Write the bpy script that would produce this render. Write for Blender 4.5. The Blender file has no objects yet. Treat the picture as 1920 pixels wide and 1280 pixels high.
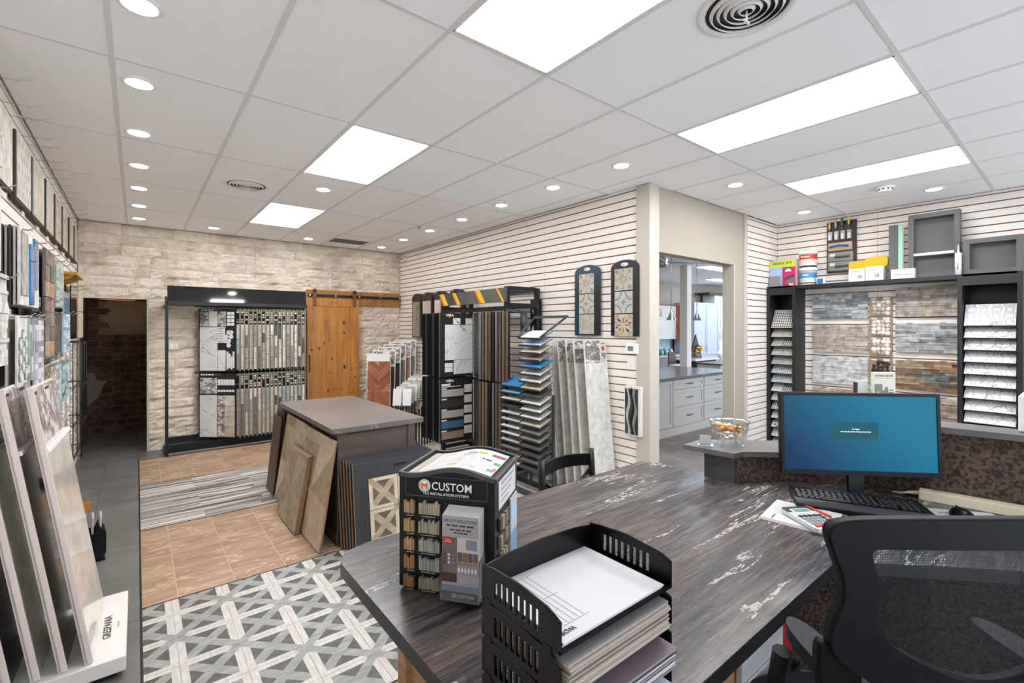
import bpy, bmesh, math, random
from mathutils import Matrix, Vector, noise
R = random.Random(7)
SC = bpy.context.scene
COL = SC.collection
PI = math.pi

# ---------------- camera, world, exposure ----------------
cam = bpy.data.cameras.new('camera')
cam.sensor_width = 36.0
cam.lens = 36.0 * 875 / 1920
cam.shift_y = -25 / 1920
cam.clip_start = 0.02
co = bpy.data.objects.new('camera', cam)
co.location = (0, 0, 1.66)
co.rotation_euler = (PI / 2, 0, -math.radians(38.8))
COL.objects.link(co)
SC.camera = co
SC.view_settings.view_transform = 'Standard'
SC.view_settings.look = 'None'
SC.view_settings.gamma = 1
SC.view_settings.use_curve_mapping = False
SC.view_settings.exposure = 0.45
PANEL_E = 20.0
SPOT_E = 42.0
w = bpy.data.worlds.new('World')
SC.world = w
w.use_nodes = True
w.node_tree.nodes['Background'].inputs[0].default_value = (0.80, 0.88, 1.0, 1)
w.node_tree.nodes['Background'].inputs[1].default_value = 3.4

# ---------------- helpers ----------------
def lin(h):
    if isinstance(h, (tuple, list)): return tuple(h)[:3]
    h = h.lstrip('#')
    if len(h) == 3: h = ''.join(c * 2 for c in h)
    o = []
    for i in (0, 2, 4):
        v = int(h[i:i + 2], 16) / 255
        o.append(v / 12.92 if v <= .04045 else ((v + .055) / 1.055) ** 2.4)
    return tuple(o)

MATS = {}
def mat(name, col='#808080', rough=.5, metal=0, col2=None, scale=6, stretch=(1, 1, 1), lo=.4, hi=.6, detail=5, dist=0,
        bump=0, bscale=None, rnd=0, vein=None, vscale=2.0, vw=.012, vdist=1.5, emit=None, estr=1, trans=0, ior=1.45,
        coat=0, vcol=False, coords='pos', alpha=None, spec=.5, rot=0, bdist=.01):
    m = bpy.data.materials.new(name); m.use_nodes = True
    nt = m.node_tree; N = nt.nodes; L = nt.links
    b = N['Principled BSDF']
    b.inputs['Roughness'].default_value = rough
    b.inputs['Metallic'].default_value = metal
    b.inputs['Specular IOR Level'].default_value = spec
    if coat: b.inputs['Coat Weight'].default_value = coat; b.inputs['Coat Roughness'].default_value = .06
    if trans: b.inputs['Transmission Weight'].default_value = trans; b.inputs['IOR'].default_value = ior
    if alpha is not None: b.inputs['Alpha'].default_value = alpha
    c = lin(col)
    b.inputs['Base Color'].default_value = (*c, 1)
    if emit:
        b.inputs['Emission Color'].default_value = (*lin(emit), 1)
        b.inputs['Emission Strength'].default_value = estr
    out = None
    def vec():
        if coords == 'pos': s = N.new('ShaderNodeNewGeometry').outputs['Position']
        else: s = N.new('ShaderNodeTexCoord').outputs['Object' if coords == 'obj' else 'Generated']
        mp = N.new('ShaderNodeMapping'); L.new(s, mp.inputs[0]); mp.inputs['Scale'].default_value = stretch
        mp.inputs['Rotation'].default_value = (0, 0, rot)
        if rnd:
            oi = N.new('ShaderNodeObjectInfo'); mu = N.new('ShaderNodeMath'); mu.operation = 'MULTIPLY'; mu.inputs[1].default_value = 37
            L.new(oi.outputs['Random'], mu.inputs[0]); L.new(mu.outputs[0], mp.inputs['Location'])
        return mp.outputs[0]
    if vcol:
        a = N.new('ShaderNodeAttribute'); a.attribute_name = 'Col'; out = a.outputs['Color']
    if col2 is not None:
        v = vec()
        n = N.new('ShaderNodeTexNoise'); n.inputs['Scale'].default_value = scale; n.inputs['Detail'].default_value = detail
        n.inputs['Distortion'].default_value = dist; L.new(v, n.inputs['Vector'])
        r = N.new('ShaderNodeMapRange'); r.inputs[1].default_value = lo; r.inputs[2].default_value = hi
        L.new(n.outputs['Fac'], r.inputs[0])
        mx = N.new('ShaderNodeMix'); mx.data_type = 'RGBA'
        if vcol:
            mx.blend_type = 'MULTIPLY'; L.new(out, mx.inputs[6]); mx.inputs[7].default_value = (*lin(col2), 1)
        else:
            mx.inputs[6].default_value = (*c, 1); mx.inputs[7].default_value = (*lin(col2), 1)
        L.new(r.outputs[0], mx.inputs[0]); out = mx.outputs[2]
    if vein:
        v = vec()
        n = N.new('ShaderNodeTexNoise'); n.inputs['Scale'].default_value = vscale; n.inputs['Detail'].default_value = 4
        n.inputs['Distortion'].default_value = vdist; L.new(v, n.inputs['Vector'])
        s = N.new('ShaderNodeMath'); s.operation = 'SUBTRACT'; s.inputs[1].default_value = .5; L.new(n.outputs['Fac'], s.inputs[0])
        ab = N.new('ShaderNodeMath'); ab.operation = 'ABSOLUTE'; L.new(s.outputs[0], ab.inputs[0])
        r = N.new('ShaderNodeMapRange'); r.inputs[1].default_value = 0; r.inputs[2].default_value = vw; r.inputs[3].default_value = 1; r.inputs[4].default_value = 0
        L.new(ab.outputs[0], r.inputs[0])
        mx = N.new('ShaderNodeMix'); mx.data_type = 'RGBA'
        if out: L.new(out, mx.inputs[6])
        else: mx.inputs[6].default_value = (*c, 1)
        mx.inputs[7].default_value = (*lin(vein), 1); L.new(r.outputs[0], mx.inputs[0]); out = mx.outputs[2]
    if rnd:
        oi = N.new('ShaderNodeObjectInfo')
        r = N.new('ShaderNodeMapRange'); r.inputs[3].default_value = 1 - rnd; r.inputs[4].default_value = 1 + rnd
        L.new(oi.outputs['Random'], r.inputs[0])
        h = N.new('ShaderNodeHueSaturation'); L.new(r.outputs[0], h.inputs['Value'])
        if out: L.new(out, h.inputs['Color'])
        else: h.inputs['Color'].default_value = (*c, 1)
        out = h.outputs[0]
    if out: L.new(out, b.inputs['Base Color'])
    if bump:
        v = vec()
        n = N.new('ShaderNodeTexNoise'); n.inputs['Scale'].default_value = bscale or scale * 3; n.inputs['Detail'].default_value = 6; L.new(v, n.inputs['Vector'])
        bp = N.new('ShaderNodeBump'); bp.inputs['Strength'].default_value = bump; bp.inputs['Distance'].default_value = bdist
        L.new(n.outputs['Fac'], bp.inputs['Height']); L.new(bp.outputs[0], b.inputs['Normal'])
    MATS[name] = m
    return m

class G:
    def __init__(s): s.bm = bmesh.new(); s.cl = s.bm.loops.layers.float_color.new('Col')
    def _f(s, vs, mi=0, c=None, smooth=False):
        try: f = s.bm.faces.new(vs)
        except ValueError: return None
        f.material_index = mi; f.smooth = smooth
        if c is not None:
            c = lin(c)
            for l in f.loops: l[s.cl] = (*c, 1)
        return f
    def box(s, x0, y0, z0, x1, y1, z1, mi=0, c=None, M=None, bev=0):
        if x0 > x1: x0, x1 = x1, x0
        if y0 > y1: y0, y1 = y1, y0
        if z0 > z1: z0, z1 = z1, z0
        P = [(x0, y0, z0), (x1, y0, z0), (x1, y1, z0), (x0, y1, z0), (x0, y0, z1), (x1, y0, z1), (x1, y1, z1), (x0, y1, z1)]
        V = [s.bm.verts.new(M @ Vector(p) if M else p) for p in P]
        F = [s._f([V[i] for i in q], mi, c) for q in ((0, 3, 2, 1), (4, 5, 6, 7), (0, 1, 5, 4), (1, 2, 6, 5), (2, 3, 7, 6), (3, 0, 4, 7))]
        if bev:
            E = list({e for f in F for e in f.edges})
            r = bmesh.ops.bevel(s.bm, geom=E, offset=bev, segments=1, affect='EDGES')
            for f in r['faces']:
                f.material_index = mi
                if c is not None:
                    for l in f.loops: l[s.cl] = (*lin(c), 1)
        return s
    def prism(s, pts, z0, z1, mi=0, c=None, M=None, smooth=False):
        a = sum(pts[i][0] * pts[(i + 1) % len(pts)][1] - pts[(i + 1) % len(pts)][0] * pts[i][1] for i in range(len(pts)))
        if a < 0: pts = pts[::-1]
        T = (lambda p: M @ Vector(p)) if M else (lambda p: p)
        lo = [s.bm.verts.new(T((x, y, z0))) for x, y in pts]; hi = [s.bm.verts.new(T((x, y, z1))) for x, y in pts]
        s._f(lo[::-1], mi, c); s._f(hi, mi, c)
        n = len(pts)
        for i in range(n): s._f([lo[i], lo[(i + 1) % n], hi[(i + 1) % n], hi[i]], mi, c, smooth)
        return s
    def ring(s, outer, inner, z0, z1, mi=0, c=None, M=None, smooth=True):
        T = (lambda p: M @ Vector(p)) if M else (lambda p: p)
        n = len(outer)
        A = [[s.bm.verts.new(T((p[0], p[1], z))) for p in q] for z in (z0, z1) for q in (outer, inner)]
        for i in range(n):
            j = (i + 1) % n
            s._f([A[2][i], A[2][j], A[3][j], A[3][i]], mi, c); s._f([A[0][j], A[0][i], A[1][i], A[1][j]], mi, c)
            s._f([A[0][i], A[0][j], A[2][j], A[2][i]], mi, c, smooth); s._f([A[1][j], A[1][i], A[3][i], A[3][j]], mi, c, smooth)
        return s
    def cyl(s, p0, p1, r0, r1=None, seg=16, mi=0, c=None, smooth=True, caps=True):
        r1 = r0 if r1 is None else r1
        p0 = Vector(p0); p1 = Vector(p1); d = (p1 - p0)
        q = d.to_track_quat('Z', 'Y')
        A = []
        for p, r in ((p0, r0), (p1, r1)):
            A.append([s.bm.verts.new(p + q @ Vector((r * math.cos(2 * PI * i / seg), r * math.sin(2 * PI * i / seg), 0))) for i in range(seg)])
        for i in range(seg): s._f([A[0][i], A[0][(i + 1) % seg], A[1][(i + 1) % seg], A[1][i]], mi, c, smooth)
        if caps: s._f(A[0][::-1], mi, c); s._f(A[1], mi, c)
        return s
    def lathe(s, prof, seg=24, o=(0, 0, 0), mi=0, c=None, smooth=True, sx=1, sy=1):
        rows = []
        for r, z in prof:
            if r < 1e-6: rows.append([s.bm.verts.new((o[0], o[1], o[2] + z))] * seg)
            else: rows.append([s.bm.verts.new((o[0] + sx * r * math.cos(2 * PI * i / seg), o[1] + sy * r * math.sin(2 * PI * i / seg), o[2] + z)) for i in range(seg)])
        for a, b in zip(rows, rows[1:]):
            for i in range(seg):
                j = (i + 1) % seg
                vs = []
                for v in (a[i], a[j], b[j], b[i]):
                    if v not in vs: vs.append(v)
                if len(vs) > 2: s._f(vs, mi, c, smooth)
        return s
    def tube(s, pts, r, seg=8, mi=0, c=None, rr=None):
        P = [Vector(p) for p in pts]; rings = []
        for i, p in enumerate(P):
            d = (P[min(i + 1, len(P) - 1)] - P[max(i - 1, 0)]).normalized()
            q = d.to_track_quat('Z', 'Y'); ra = rr[i] if rr else r
            rings.append([s.bm.verts.new(p + q @ Vector((ra * math.cos(2 * PI * k / seg), ra * math.sin(2 * PI * k / seg), 0))) for k in range(seg)])
        for a, b in zip(rings, rings[1:]):
            # align ring start to reduce twist
            o = min(range(seg), key=lambda k: (a[0].co - b[k].co).length)
            b2 = b[o:] + b[:o]; b[:] = b2
            for k in range(seg): s._f([a[k], a[(k + 1) % seg], b[(k + 1) % seg], b[k]], mi, c, True)
        s._f(rings[0][::-1], mi, c); s._f(rings[-1], mi, c)
        return s
    def quad(s, a, b, c_, d, mi=0, c=None):
        s._f([s.bm.verts.new(p) for p in (a, b, c_, d)], mi, c); return s
    def mesh(s, name, mats):
        me = bpy.data.meshes.new(name)
        bmesh.ops.recalc_face_normals(s.bm, faces=s.bm.faces[:]) if not getattr(s, 'keep', False) else None
        s.bm.to_mesh(me); s.bm.free()
        for m in (mats if isinstance(mats, (list, tuple)) else [mats]): me.materials.append(MATS[m] if isinstance(m, str) else m)
        return me
    def obj(s, name, mats, parent=None, **k):
        return put(name, s.mesh(name, mats), parent, **k)

def put(name, me, parent=None, loc=None, rot=None, kind=None, label=None, scale=None, m=None):
    o = bpy.data.objects.new(name, me); COL.objects.link(o)
    if parent: o.parent = parent
    if loc: o.location = loc
    if rot: o.rotation_euler = rot
    if scale: o.scale = scale
    if kind: o['kind'] = kind
    if label: o['label'] = label
    if m:
        mm = MATS[m] if isinstance(m, str) else m
        o.material_slots[0].link = 'OBJECT'; o.material_slots[0].material = mm
    return o

def tag(o, label, cat, group=None):
    o['label'] = label; o['category'] = cat
    if group: o['group'] = group
    return o

def fr(o, right, up):
    r = Vector(right).normalized(); u = Vector(up); u = (u - r * u.dot(r)).normalized(); n = r.cross(u)
    M = Matrix((r, u, n)).transposed().to_4x4(); M.translation = Vector(o)
    return M

def thing(name, label, cat, loc=(0, 0, 0), rz=0, group=None, M=None):
    o = bpy.data.objects.new(name, None); o.empty_display_size = .05; COL.objects.link(o)
    if M is not None: o.matrix_world = M
    else: o.location = loc; o.rotation_euler = (0, 0, rz)
    return tag(o, label, cat, group)

def dup(root, M=None, loc=None, rz=None, label=None, group=None):
    def rec(o, par):
        c = o.copy(); COL.objects.link(c)
        if par: c.parent = par
        for ch in o.children: rec(ch, c)
        return c
    r = rec(root, None)
    if M is not None: r.matrix_world = M
    if loc is not None: r.location = loc
    if rz is not None: r.rotation_euler = (0, 0, rz)
    if label: r['label'] = label
    if group: r['group'] = group
    return r

TXT = {}
def text(body, size, m, parent, loc, rot=None, bold=0, align='CENTER', sx=1, ex=.0004, name='lettering', label=None, spacing=1):
    cu = bpy.data.curves.new('t', 'FONT'); cu.body = body; cu.size = size; cu.extrude = ex; cu.offset = bold
    cu.align_x = align; cu.align_y = 'CENTER'; cu.resolution_u = 2; cu.space_character = spacing
    ob = bpy.data.objects.new('t', cu); COL.objects.link(ob)
    me = bpy.data.meshes.new_from_object(ob.evaluated_get(bpy.context.evaluated_depsgraph_get()))
    bpy.data.objects.remove(ob); bpy.data.curves.remove(cu)
    me.materials.clear(); me.materials.append(MATS[m])
    return put(name, me, parent, loc=loc, rot=rot, scale=(sx, 1, 1), label=label)

def struct(name, o):
    o.name = name; o['kind'] = 'structure'; return o

ORD = ['first', 'second', 'third', 'fourth', 'fifth', 'sixth', 'seventh', 'eighth', 'ninth', 'tenth', 'eleventh', 'twelfth', 'thirteenth',
       'fourteenth', 'fifteenth', 'sixteenth', 'seventeenth', 'eighteenth', 'nineteenth', 'twentieth']

# ---------------- materials ----------------
mat('white_paint', '#ece6dc', .55)
mat('trim_paint', '#bdb7ab', .4)
mat('cream_wall', '#a8a092', .7)
mat('ceiling_tile', '#fafbfc', .9, bump=.05, bscale=250)
mat('ceiling_grid', '#e0dfdd', .6)
mat('slat', '#eee7df', .5)
mat('groove', '#7a5433', .9)
mat('stone_wall', '#ddd0bf', .85, col2='#b3a28d', scale=4, lo=.45, hi=.75, detail=8, bump=1.0, bscale=11, bdist=.035, rnd=.05)
mat('mortar', '#8f8272', .9)
mat('brick', '#5f4638', .85, col2='#3f2c24', scale=9, bump=.5, bscale=40, rnd=.25)
mat('brick_mortar', '#85705f', .9)
mat('plaster', '#8e8174', .9)
mat('grey_tile', '#716e6b', .38, col2='#625f5d', scale=3, rnd=.05, bump=.05, bscale=30)
mat('grout_dark', '#55524f', .9)
mat('tan_tile', '#ab8f75', .42, col2='#8f7056', scale=2.6, stretch=(1.0, 4.5, 1), dist=.5, lo=.32, hi=.66, detail=10, vein='#c6ae92', vscale=2.2, vw=.022, vdist=.35, rnd=.06, rot=.5)
mat('grout_tan', '#bda88c', .9)
mat('strip_light', '#c5beb6', .5, col2='#514b48', scale=3, stretch=(.4, 16, 1), lo=.43, hi=.56, rnd=.22)
mat('grout_grey', '#c1bcb4', .9)
mat('pat_grey', '#979792', .5, col2='#82837d', scale=9, stretch=(1, 5, 1), rnd=.05)
mat('pat_white', '#c4c1ba', .5, col2='#b6b2aa', scale=12, stretch=(5, 1, 1))
mat('pat_dark', '#55524c', .5, col2='#45423d', scale=30)
mat('pale_tile', '#b9b4aa', .4, col2='#aaa59b', scale=3, rnd=.04)
mat('wood_floor', '#8d8078', .45, col2='#6f645e', scale=3, stretch=(12, 1, 1), rnd=.12, bump=.05)
mat('black_metal', '#1c1c1e', .4, metal=.3)
mat('black_board', '#191a1d', .5)
mat('black_plastic', '#0a0a0c', .3, spec=.3)
mat('gloss_black', '#0b0c0e', .06, coat=1)
mat('dark_grey_metal', '#46484a', .45, metal=.3)
mat('chrome', '#c8c8c8', .2, metal=1)
mat('steel', '#9a9a98', .35, metal=.9)
mat('wood_honey', '#b9803f', .5, col2='#96602a', scale=2.2, stretch=(6, 6, .6), lo=.35, hi=.7, dist=.8, rnd=.16, bump=.1)
mat('wood_mark', '#5a3517', .6)
mat('vc', '#808080', .45, vcol=True)
mat('vc_n', '#808080', .5, vcol=True, col2='#d5d0ca', scale=14, lo=.35, hi=.75)
mat('vc_rough', '#808080', .85, vcol=True, col2='#b5aca2', scale=18, lo=.35, hi=.75, bump=.5, bscale=45)
mat('vc_gloss', '#808080', .12, vcol=True, col2='#c8c0b8', scale=6, lo=.3, hi=.8, coat=.5)
mat('white_marble', '#e6e6e5', .25, col2='#dcdcda', scale=2, vein='#8c8c8e', vscale=1.7, vw=.008, vdist=2)
mat('white_tile', '#e2e0dc', .3)
mat('greystone', '#c7c8c3', .5, col2='#b2b4ae', scale=6, detail=8, rnd=.06)
mat('white_board', '#dedbd6', .45)
mat('print_photo', '#8f8882', .4, col2='#e6e1da', scale=13, lo=.46, hi=.54, detail=2, stretch=(1, 1, 1.4), vein='#35302c', vscale=16, vw=.05)
mat('print_photo_pink', '#a28f8d', .3, col2='#e2d9d8', scale=12, lo=.42, hi=.6, detail=2, vein='#5d4c4c', vscale=9, vw=.04)
mat('dark_edge', '#3b2f2a', .7)
mat('wood_edge', '#8e6d4f', .7)
mat('laminate', '#595352', .26, col2='#343136', scale=6.5, stretch=(.55, 7, 1), lo=.36, hi=.64, detail=15, dist=.15, spec=.5, rot=.10)
mat('counter_edge', '#232224', .3)
mat('solid_grey', '#6a6665', .35, col2='#615d5c', scale=5)
mat('cork', '#5d4b3c', .85, col2='#2c211b', scale=65, lo=.42, hi=.6, detail=3, bump=.6, bscale=90)
mat('block_dark', '#3b3a3a', .5, col2='#4a4847', scale=6)
mat('cabinet_brown', '#584b43', .45, col2='#4d4139', scale=3, stretch=(1, 1, 8))
mat('island_top', '#6e6863', .33, col2='#66605c', scale=3, vein='#8d857e', vscale=.9, vw=.004, vdist=1.2)
mat('beige_wood', '#a8967e', .5, col2='#8f7d66', scale=4, stretch=(1, 3, 1), rnd=.08)
mat('glass_panel', '#dfe6e6', .02, trans=1, ior=1.45)
m = mat('window_glass', '#ffffff', .02); nt = m.node_tree   # clear architectural pane: mostly see-through with a faint reflection
tr = nt.nodes.new('ShaderNodeBsdfTransparent'); gl = nt.nodes.new('ShaderNodeBsdfGlossy'); gl.inputs['Roughness'].default_value = .02; mi_ = nt.nodes.new('ShaderNodeMixShader'); mi_.inputs[0].default_value = .06
nt.links.new(tr.outputs[0], mi_.inputs[1]); nt.links.new(gl.outputs[0], mi_.inputs[2]); nt.links.new(mi_.outputs[0], nt.nodes['Material Output'].inputs['Surface'])
mat('screen', '#02050a', .15)
mat('paper', '#c2c1c0', .6)
mat('paper_edge', '#c9bfb0', .8, col2='#a89c8c', scale=400, stretch=(.01, .01, 1), detail=1)
mat('ink', '#3a3a3c', .6)
mat('ink_light', '#a5a5a8', .6)
mat('white_ink', '#f3f3f1', .5)
mat('grey_ink', '#9c9c9c', .5)
mat('cream_plastic', '#d8cfb4', .4)
mat('red_ink', '#c02428', .5)
mat('orange_ink', '#e27a25', .5)
mat('yellow', '#efb61d', .7, bump=.2, bscale=200)
mat('yellow_paint', '#c08a20', .45)
mat('niche_grey', '#626362', .8, bump=.1, bscale=120)
mat('mint', '#9fd0b8', .7)
mat('white_plastic', '#ecebe8', .35)
mat('cab_white', '#d2cfc8', .4)
mat('cab_blue_white', '#b4c0c9', .4)
mat('cab_brown', '#8c4f2c', .4, col2='#7d4526', scale=4, stretch=(8, 8, 1))
mat('dark_charcoal', '#2f3033', .5)
mat('chair_fabric', '#17181c', .8)
mat('chair_plastic', '#08080a', .55, spec=.18)
m = mat('glass_bowl', '#ffffff', .05); nt = m.node_tree   # thin cut glass: clear with bright facet glints
tr = nt.nodes.new('ShaderNodeBsdfTransparent'); gl = nt.nodes.new('ShaderNodeBsdfGlossy'); gl.inputs['Roughness'].default_value = .08; mi_ = nt.nodes.new('ShaderNodeMixShader')
lw = nt.nodes.new('ShaderNodeLayerWeight'); lw.inputs[0].default_value = .55; nt.links.new(lw.outputs['Facing'], mi_.inputs[0])
nt.links.new(tr.outputs[0], mi_.inputs[1]); nt.links.new(gl.outputs[0], mi_.inputs[2]); nt.links.new(mi_.outputs[0], nt.nodes['Material Output'].inputs['Surface'])
mat('candy_y', '#e8a63a', .4, rnd=.2)
mat('candy_w', '#efe6d8', .4)
mat('green_handle', '#1f6b52', .5)
mat('wood_handle', '#d9b072', .5)
mat('blue_handle', '#2c62b0', .4)
mat('pull_bronze', '#3a3230', .35, metal=.6)
mat('agate', '#494949', .2, col2='#c9c8c2', scale=7, stretch=(1, 5, .8), lo=.45, hi=.56, detail=2, dist=1.2, coat=.6)
mat('blue_glass', '#2c75a8', .15, rnd=.15)
mat('panel_light', '#ffffff', .5, emit='#fafbff', estr=PANEL_E)
mat('panel_light_dim', '#ffffff', .5, emit='#fafbff', estr=9.0)
mat('panel_light_mid', '#ffffff', .5, emit='#fafbff', estr=17.0)
mat('spot_light', '#ffffff', .5, emit='#fffaf2', estr=SPOT_E)
mat('amber', '#d98b1e', .3)
mat('vc_emit', '#000000', .2)
# monitor screen: emissive image of a blue gradient
m = mat('monitor_on', '#03060a', .4, spec=.15)
nt = m.node_tree; b = nt.nodes['Principled BSDF']
tc = nt.nodes.new('ShaderNodeTexCoord'); sp = nt.nodes.new('ShaderNodeSeparateXYZ'); nt.links.new(tc.outputs['Generated'], sp.inputs[0])
ad = nt.nodes.new('ShaderNodeMath'); ad.operation = 'ADD'; nt.links.new(sp.outputs[0], ad.inputs[0])
mu = nt.nodes.new('ShaderNodeMath'); mu.operation = 'MULTIPLY'; mu.inputs[1].default_value = .45; nt.links.new(sp.outputs[1], mu.inputs[0]); nt.links.new(mu.outputs[0], ad.inputs[1])
cr = nt.nodes.new('ShaderNodeValToRGB'); nt.links.new(ad.outputs[0], cr.inputs[0])
cr.color_ramp.elements[0].color = (*lin('#0c3a66'), 1); cr.color_ramp.elements[0].position = .15
cr.color_ramp.elements[1].color = (*lin('#0880a2'), 1); cr.color_ramp.elements[1].position = 1
nt.links.new(cr.outputs[0], b.inputs['Emission Color']); b.inputs['Emission Strength'].default_value = .60
mat('monitor_box', '#03060a', .4, spec=.15, emit='#0b5a66', estr=.7)
mat('monitor_text', '#ffffff', .5, emit='#d8eef4', estr=.9)
# mesh fabric: a woven sheet with real gaps between the threads
m = mat('mesh_fabric', '#14171c', .7)
nt = m.node_tree; N = nt.nodes; L = nt.links
tc = N.new('ShaderNodeTexCoord'); vo = N.new('ShaderNodeTexVoronoi'); vo.voronoi_dimensions = '2D'; vo.inputs['Scale'].default_value = 330; vo.inputs['Randomness'].default_value = 0
L.new(tc.outputs['Object'], vo.inputs['Vector'])
r = N.new('ShaderNodeMapRange'); r.inputs[1].default_value = .38; r.inputs[2].default_value = .46; L.new(vo.outputs['Distance'], r.inputs[0])
L.new(r.outputs[0], N['Principled BSDF'].inputs['Alpha'])
# laminate: fine dark and pale streaks, brown drifts and thin crackled white veins
m = MATS['laminate']; nt = m.node_tree; N = nt.nodes; L = nt.links; b = N['Principled BSDF']
src = b.inputs['Base Color'].links[0].from_socket
ge = N.new('ShaderNodeNewGeometry')
def lnoise(stretch, scale, rot=.12, detail=10, rough=.6, dist=0):
    mp = N.new('ShaderNodeMapping'); mp.inputs['Scale'].default_value = stretch; mp.inputs['Rotation'].default_value = (0, 0, rot); L.new(ge.outputs['Position'], mp.inputs[0])
    n = N.new('ShaderNodeTexNoise'); n.inputs['Scale'].default_value = scale; n.inputs['Detail'].default_value = detail; n.inputs['Roughness'].default_value = rough; n.inputs['Distortion'].default_value = dist
    L.new(mp.outputs[0], n.inputs['Vector']); return n.outputs['Fac']
def lrange(s_, a, b_, c=0, d=1):
    r = N.new('ShaderNodeMapRange'); r.inputs[1].default_value = a; r.inputs[2].default_value = b_; r.inputs[3].default_value = c; r.inputs[4].default_value = d; L.new(s_, r.inputs[0]); return r.outputs[0]
def lmath(op, a, b_):
    n = N.new('ShaderNodeMath'); n.operation = op
    for i, q in enumerate((a, b_)):
        if q is None: continue
        if isinstance(q, float): n.inputs[i].default_value = q
        else: L.new(q, n.inputs[i])
    return n.outputs[0]
def lmix(f, a, col):
    n = N.new('ShaderNodeMix'); n.data_type = 'RGBA'; L.new(f, n.inputs[0]); L.new(a, n.inputs[6]); n.inputs[7].default_value = (*lin(col), 1); return n.outputs[2]
o1 = lmix(lrange(lnoise((.7, 4, 1), 2.0), .47, .76), src, '#746459')
o1 = lmix(lrange(lnoise((.6, 4, 1), 1.7, rough=.65), .56, .80), o1, '#858382')
o1 = lmix(lrange(lnoise((1.0, 14, 1), 7.0, detail=14, rough=.75), .47, .62, 0, .85), o1, '#2a2729')
o1 = lmix(lrange(lnoise((1.0, 16, 1), 9.0, detail=14, rough=.75, rot=.10), .56, .70, 0, .5), o1, '#a39b93')
band = lrange(lmath('ABSOLUTE', lmath('SUBTRACT', lnoise((.6, 5.5, 1), 1.1, rot=.14, detail=6, rough=.6), .5), None), .007, .012, 1, 0)
mask = lrange(lnoise((1.5, 3, 1), 1.2), .50, .53)
brk = lrange(lnoise((1, 1, 1), 60.0, detail=3), .42, .50)
o1 = lmix(lmath('MULTIPLY', lmath('MULTIPLY', band, mask), brk), o1, '#aaa7a2')
L.new(o1, b.inputs['Base Color'])

def scrib(par, x, y, w_, h_, z, m='ink', seed=1, name='print'):
    # small print too fine to read in the photograph: a row of word-length strokes
    r = random.Random(seed + int(x * 1000)); g = G(); a = x
    while a < x + w_:
        l = min(r.uniform(.10, .28) * w_, x + w_ - a)
        if l > .0005: g.box(a, y, z, a + l, y + h_, z + .0003)
        a += l + .05 * w_
    return g.obj(name, m, par)
# ---------------- floor ----------------
CZ = 3.03
floor = struct('floor', G().box(-.75, -3.1, -.15, 3.78, 10.2, -.012).obj('floor', 'grey_tile'))
G().box(3.78, -3.1, -.15, 18.2, 8.2, -.012).obj('wood_bed', 'wood_floor', floor)
G().box(3.77, -3.1, -.012, 18.2, 2.0, -.001).box(8.6, 2.0, -.012, 18.2, 8.2, -.001).box(3.9, 4.2, -.012, 8.6, 8.2, -.001).obj('plank_field', 'wood_floor', floor, kind='stuff')
G().box(-.7, 0, -.012, .015, 10.1, -.002).box(.015, 7.52, -.012, 3.78, 8.1, -.002).obj('grout_bed', 'grout_dark', floor)
G().box(.025, .6, -.012, 2.3, 2.05, -.002).box(.025, 3.53, -.012, 2.3, 4.88, -.002).box(.025, 6.3, -.012, 2.3, 7.51, -.002).obj('grout_bed', 'grout_tan', floor)
G().box(.025, 2.06, -.012, 2.3, 3.52, -.002).box(.025, 4.89, -.012, 2.3, 6.29, -.002).box(2.3, .6, -.012, 3.77, 7.52, -.002).obj('grout_bed', 'grout_grey', floor)
G().box(.015, .6, -.012, .025, 7.52, .001).box(.025, 3.52, -.012, 2.3, 3.53, .001).box(.025, 4.88, -.012, 2.3, 4.89, .001).box(.025, 6.29, -.012, 2.3, 6.30, .001).box(.025, 7.51, -.012, 2.3, 7.52, .001).box(.025, 2.05, -.012, 2.3, 2.06, .001).obj('edge_strip', 'black_metal', floor)
TC = {}
def tile(x0, y0, x1, y1, m, g=.0015, z=0.0, nm='tile', par=None):
    k = (round(x1 - x0, 3), round(y1 - y0, 3), m)
    if k not in TC:
        TC[k] = G().box(g, g, -.010, x1 - x0 - g, y1 - y0 - g, 0, bev=.001).mesh('tile', m)
    return put(nm, TC[k], par or floor, loc=(x0, y0, z))
def field(x0, x1, y0, y1, xs, ys, m, stag=0):
    # xs, ys: sorted joint coordinates, clipped to the rectangle
    for a, b in zip(xs, xs[1:]):
        a, b = max(a, x0), min(b, x1)
        if b - a < .02: continue
        for c, d in zip(ys, ys[1:]):
            c, d = max(c, y0), min(d, y1)
            if d - c < .02: continue
            tile(a, c, b, d, m, g=.003 if m == 'tan_tile' else .0015)
ar = lambda a, s, n: [a + s * i for i in range(n)]
field(-.70, .015, .6, 8.0, [-.9, -.595, -.290, .015], ar(.355, .61, 14), 'grey_tile')
field(.015, 3.77, 7.52, 8.0, ar(.015, .61, 8), [7.52, 8.0], 'grey_tile')
field(-.70, .5, 8.0, 10.0, ar(-.9, .305, 6), ar(8.0, .61, 5), 'grey_tile')
field(.025, 2.3, 3.53, 4.88, ar(-.108, .308, 10), [3.53, 4.205, 4.88], 'tan_tile')
field(.025, 2.3, .6, 2.05, ar(-.108, .308, 10), [.1, .73, 1.39, 2.05], 'tan_tile')
for i, a in enumerate(ar(-.095, .306, 9)):
    a0, b0 = max(a, .025), min(a + .306, 2.3)
    ys = [6.3, 6.62, 7.24, 7.51] if i % 2 else [6.3, 6.93, 7.51]
    for c, d in zip(ys, ys[1:]): tile(a0, c, b0, d, 'tan_tile', g=.003)
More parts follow.
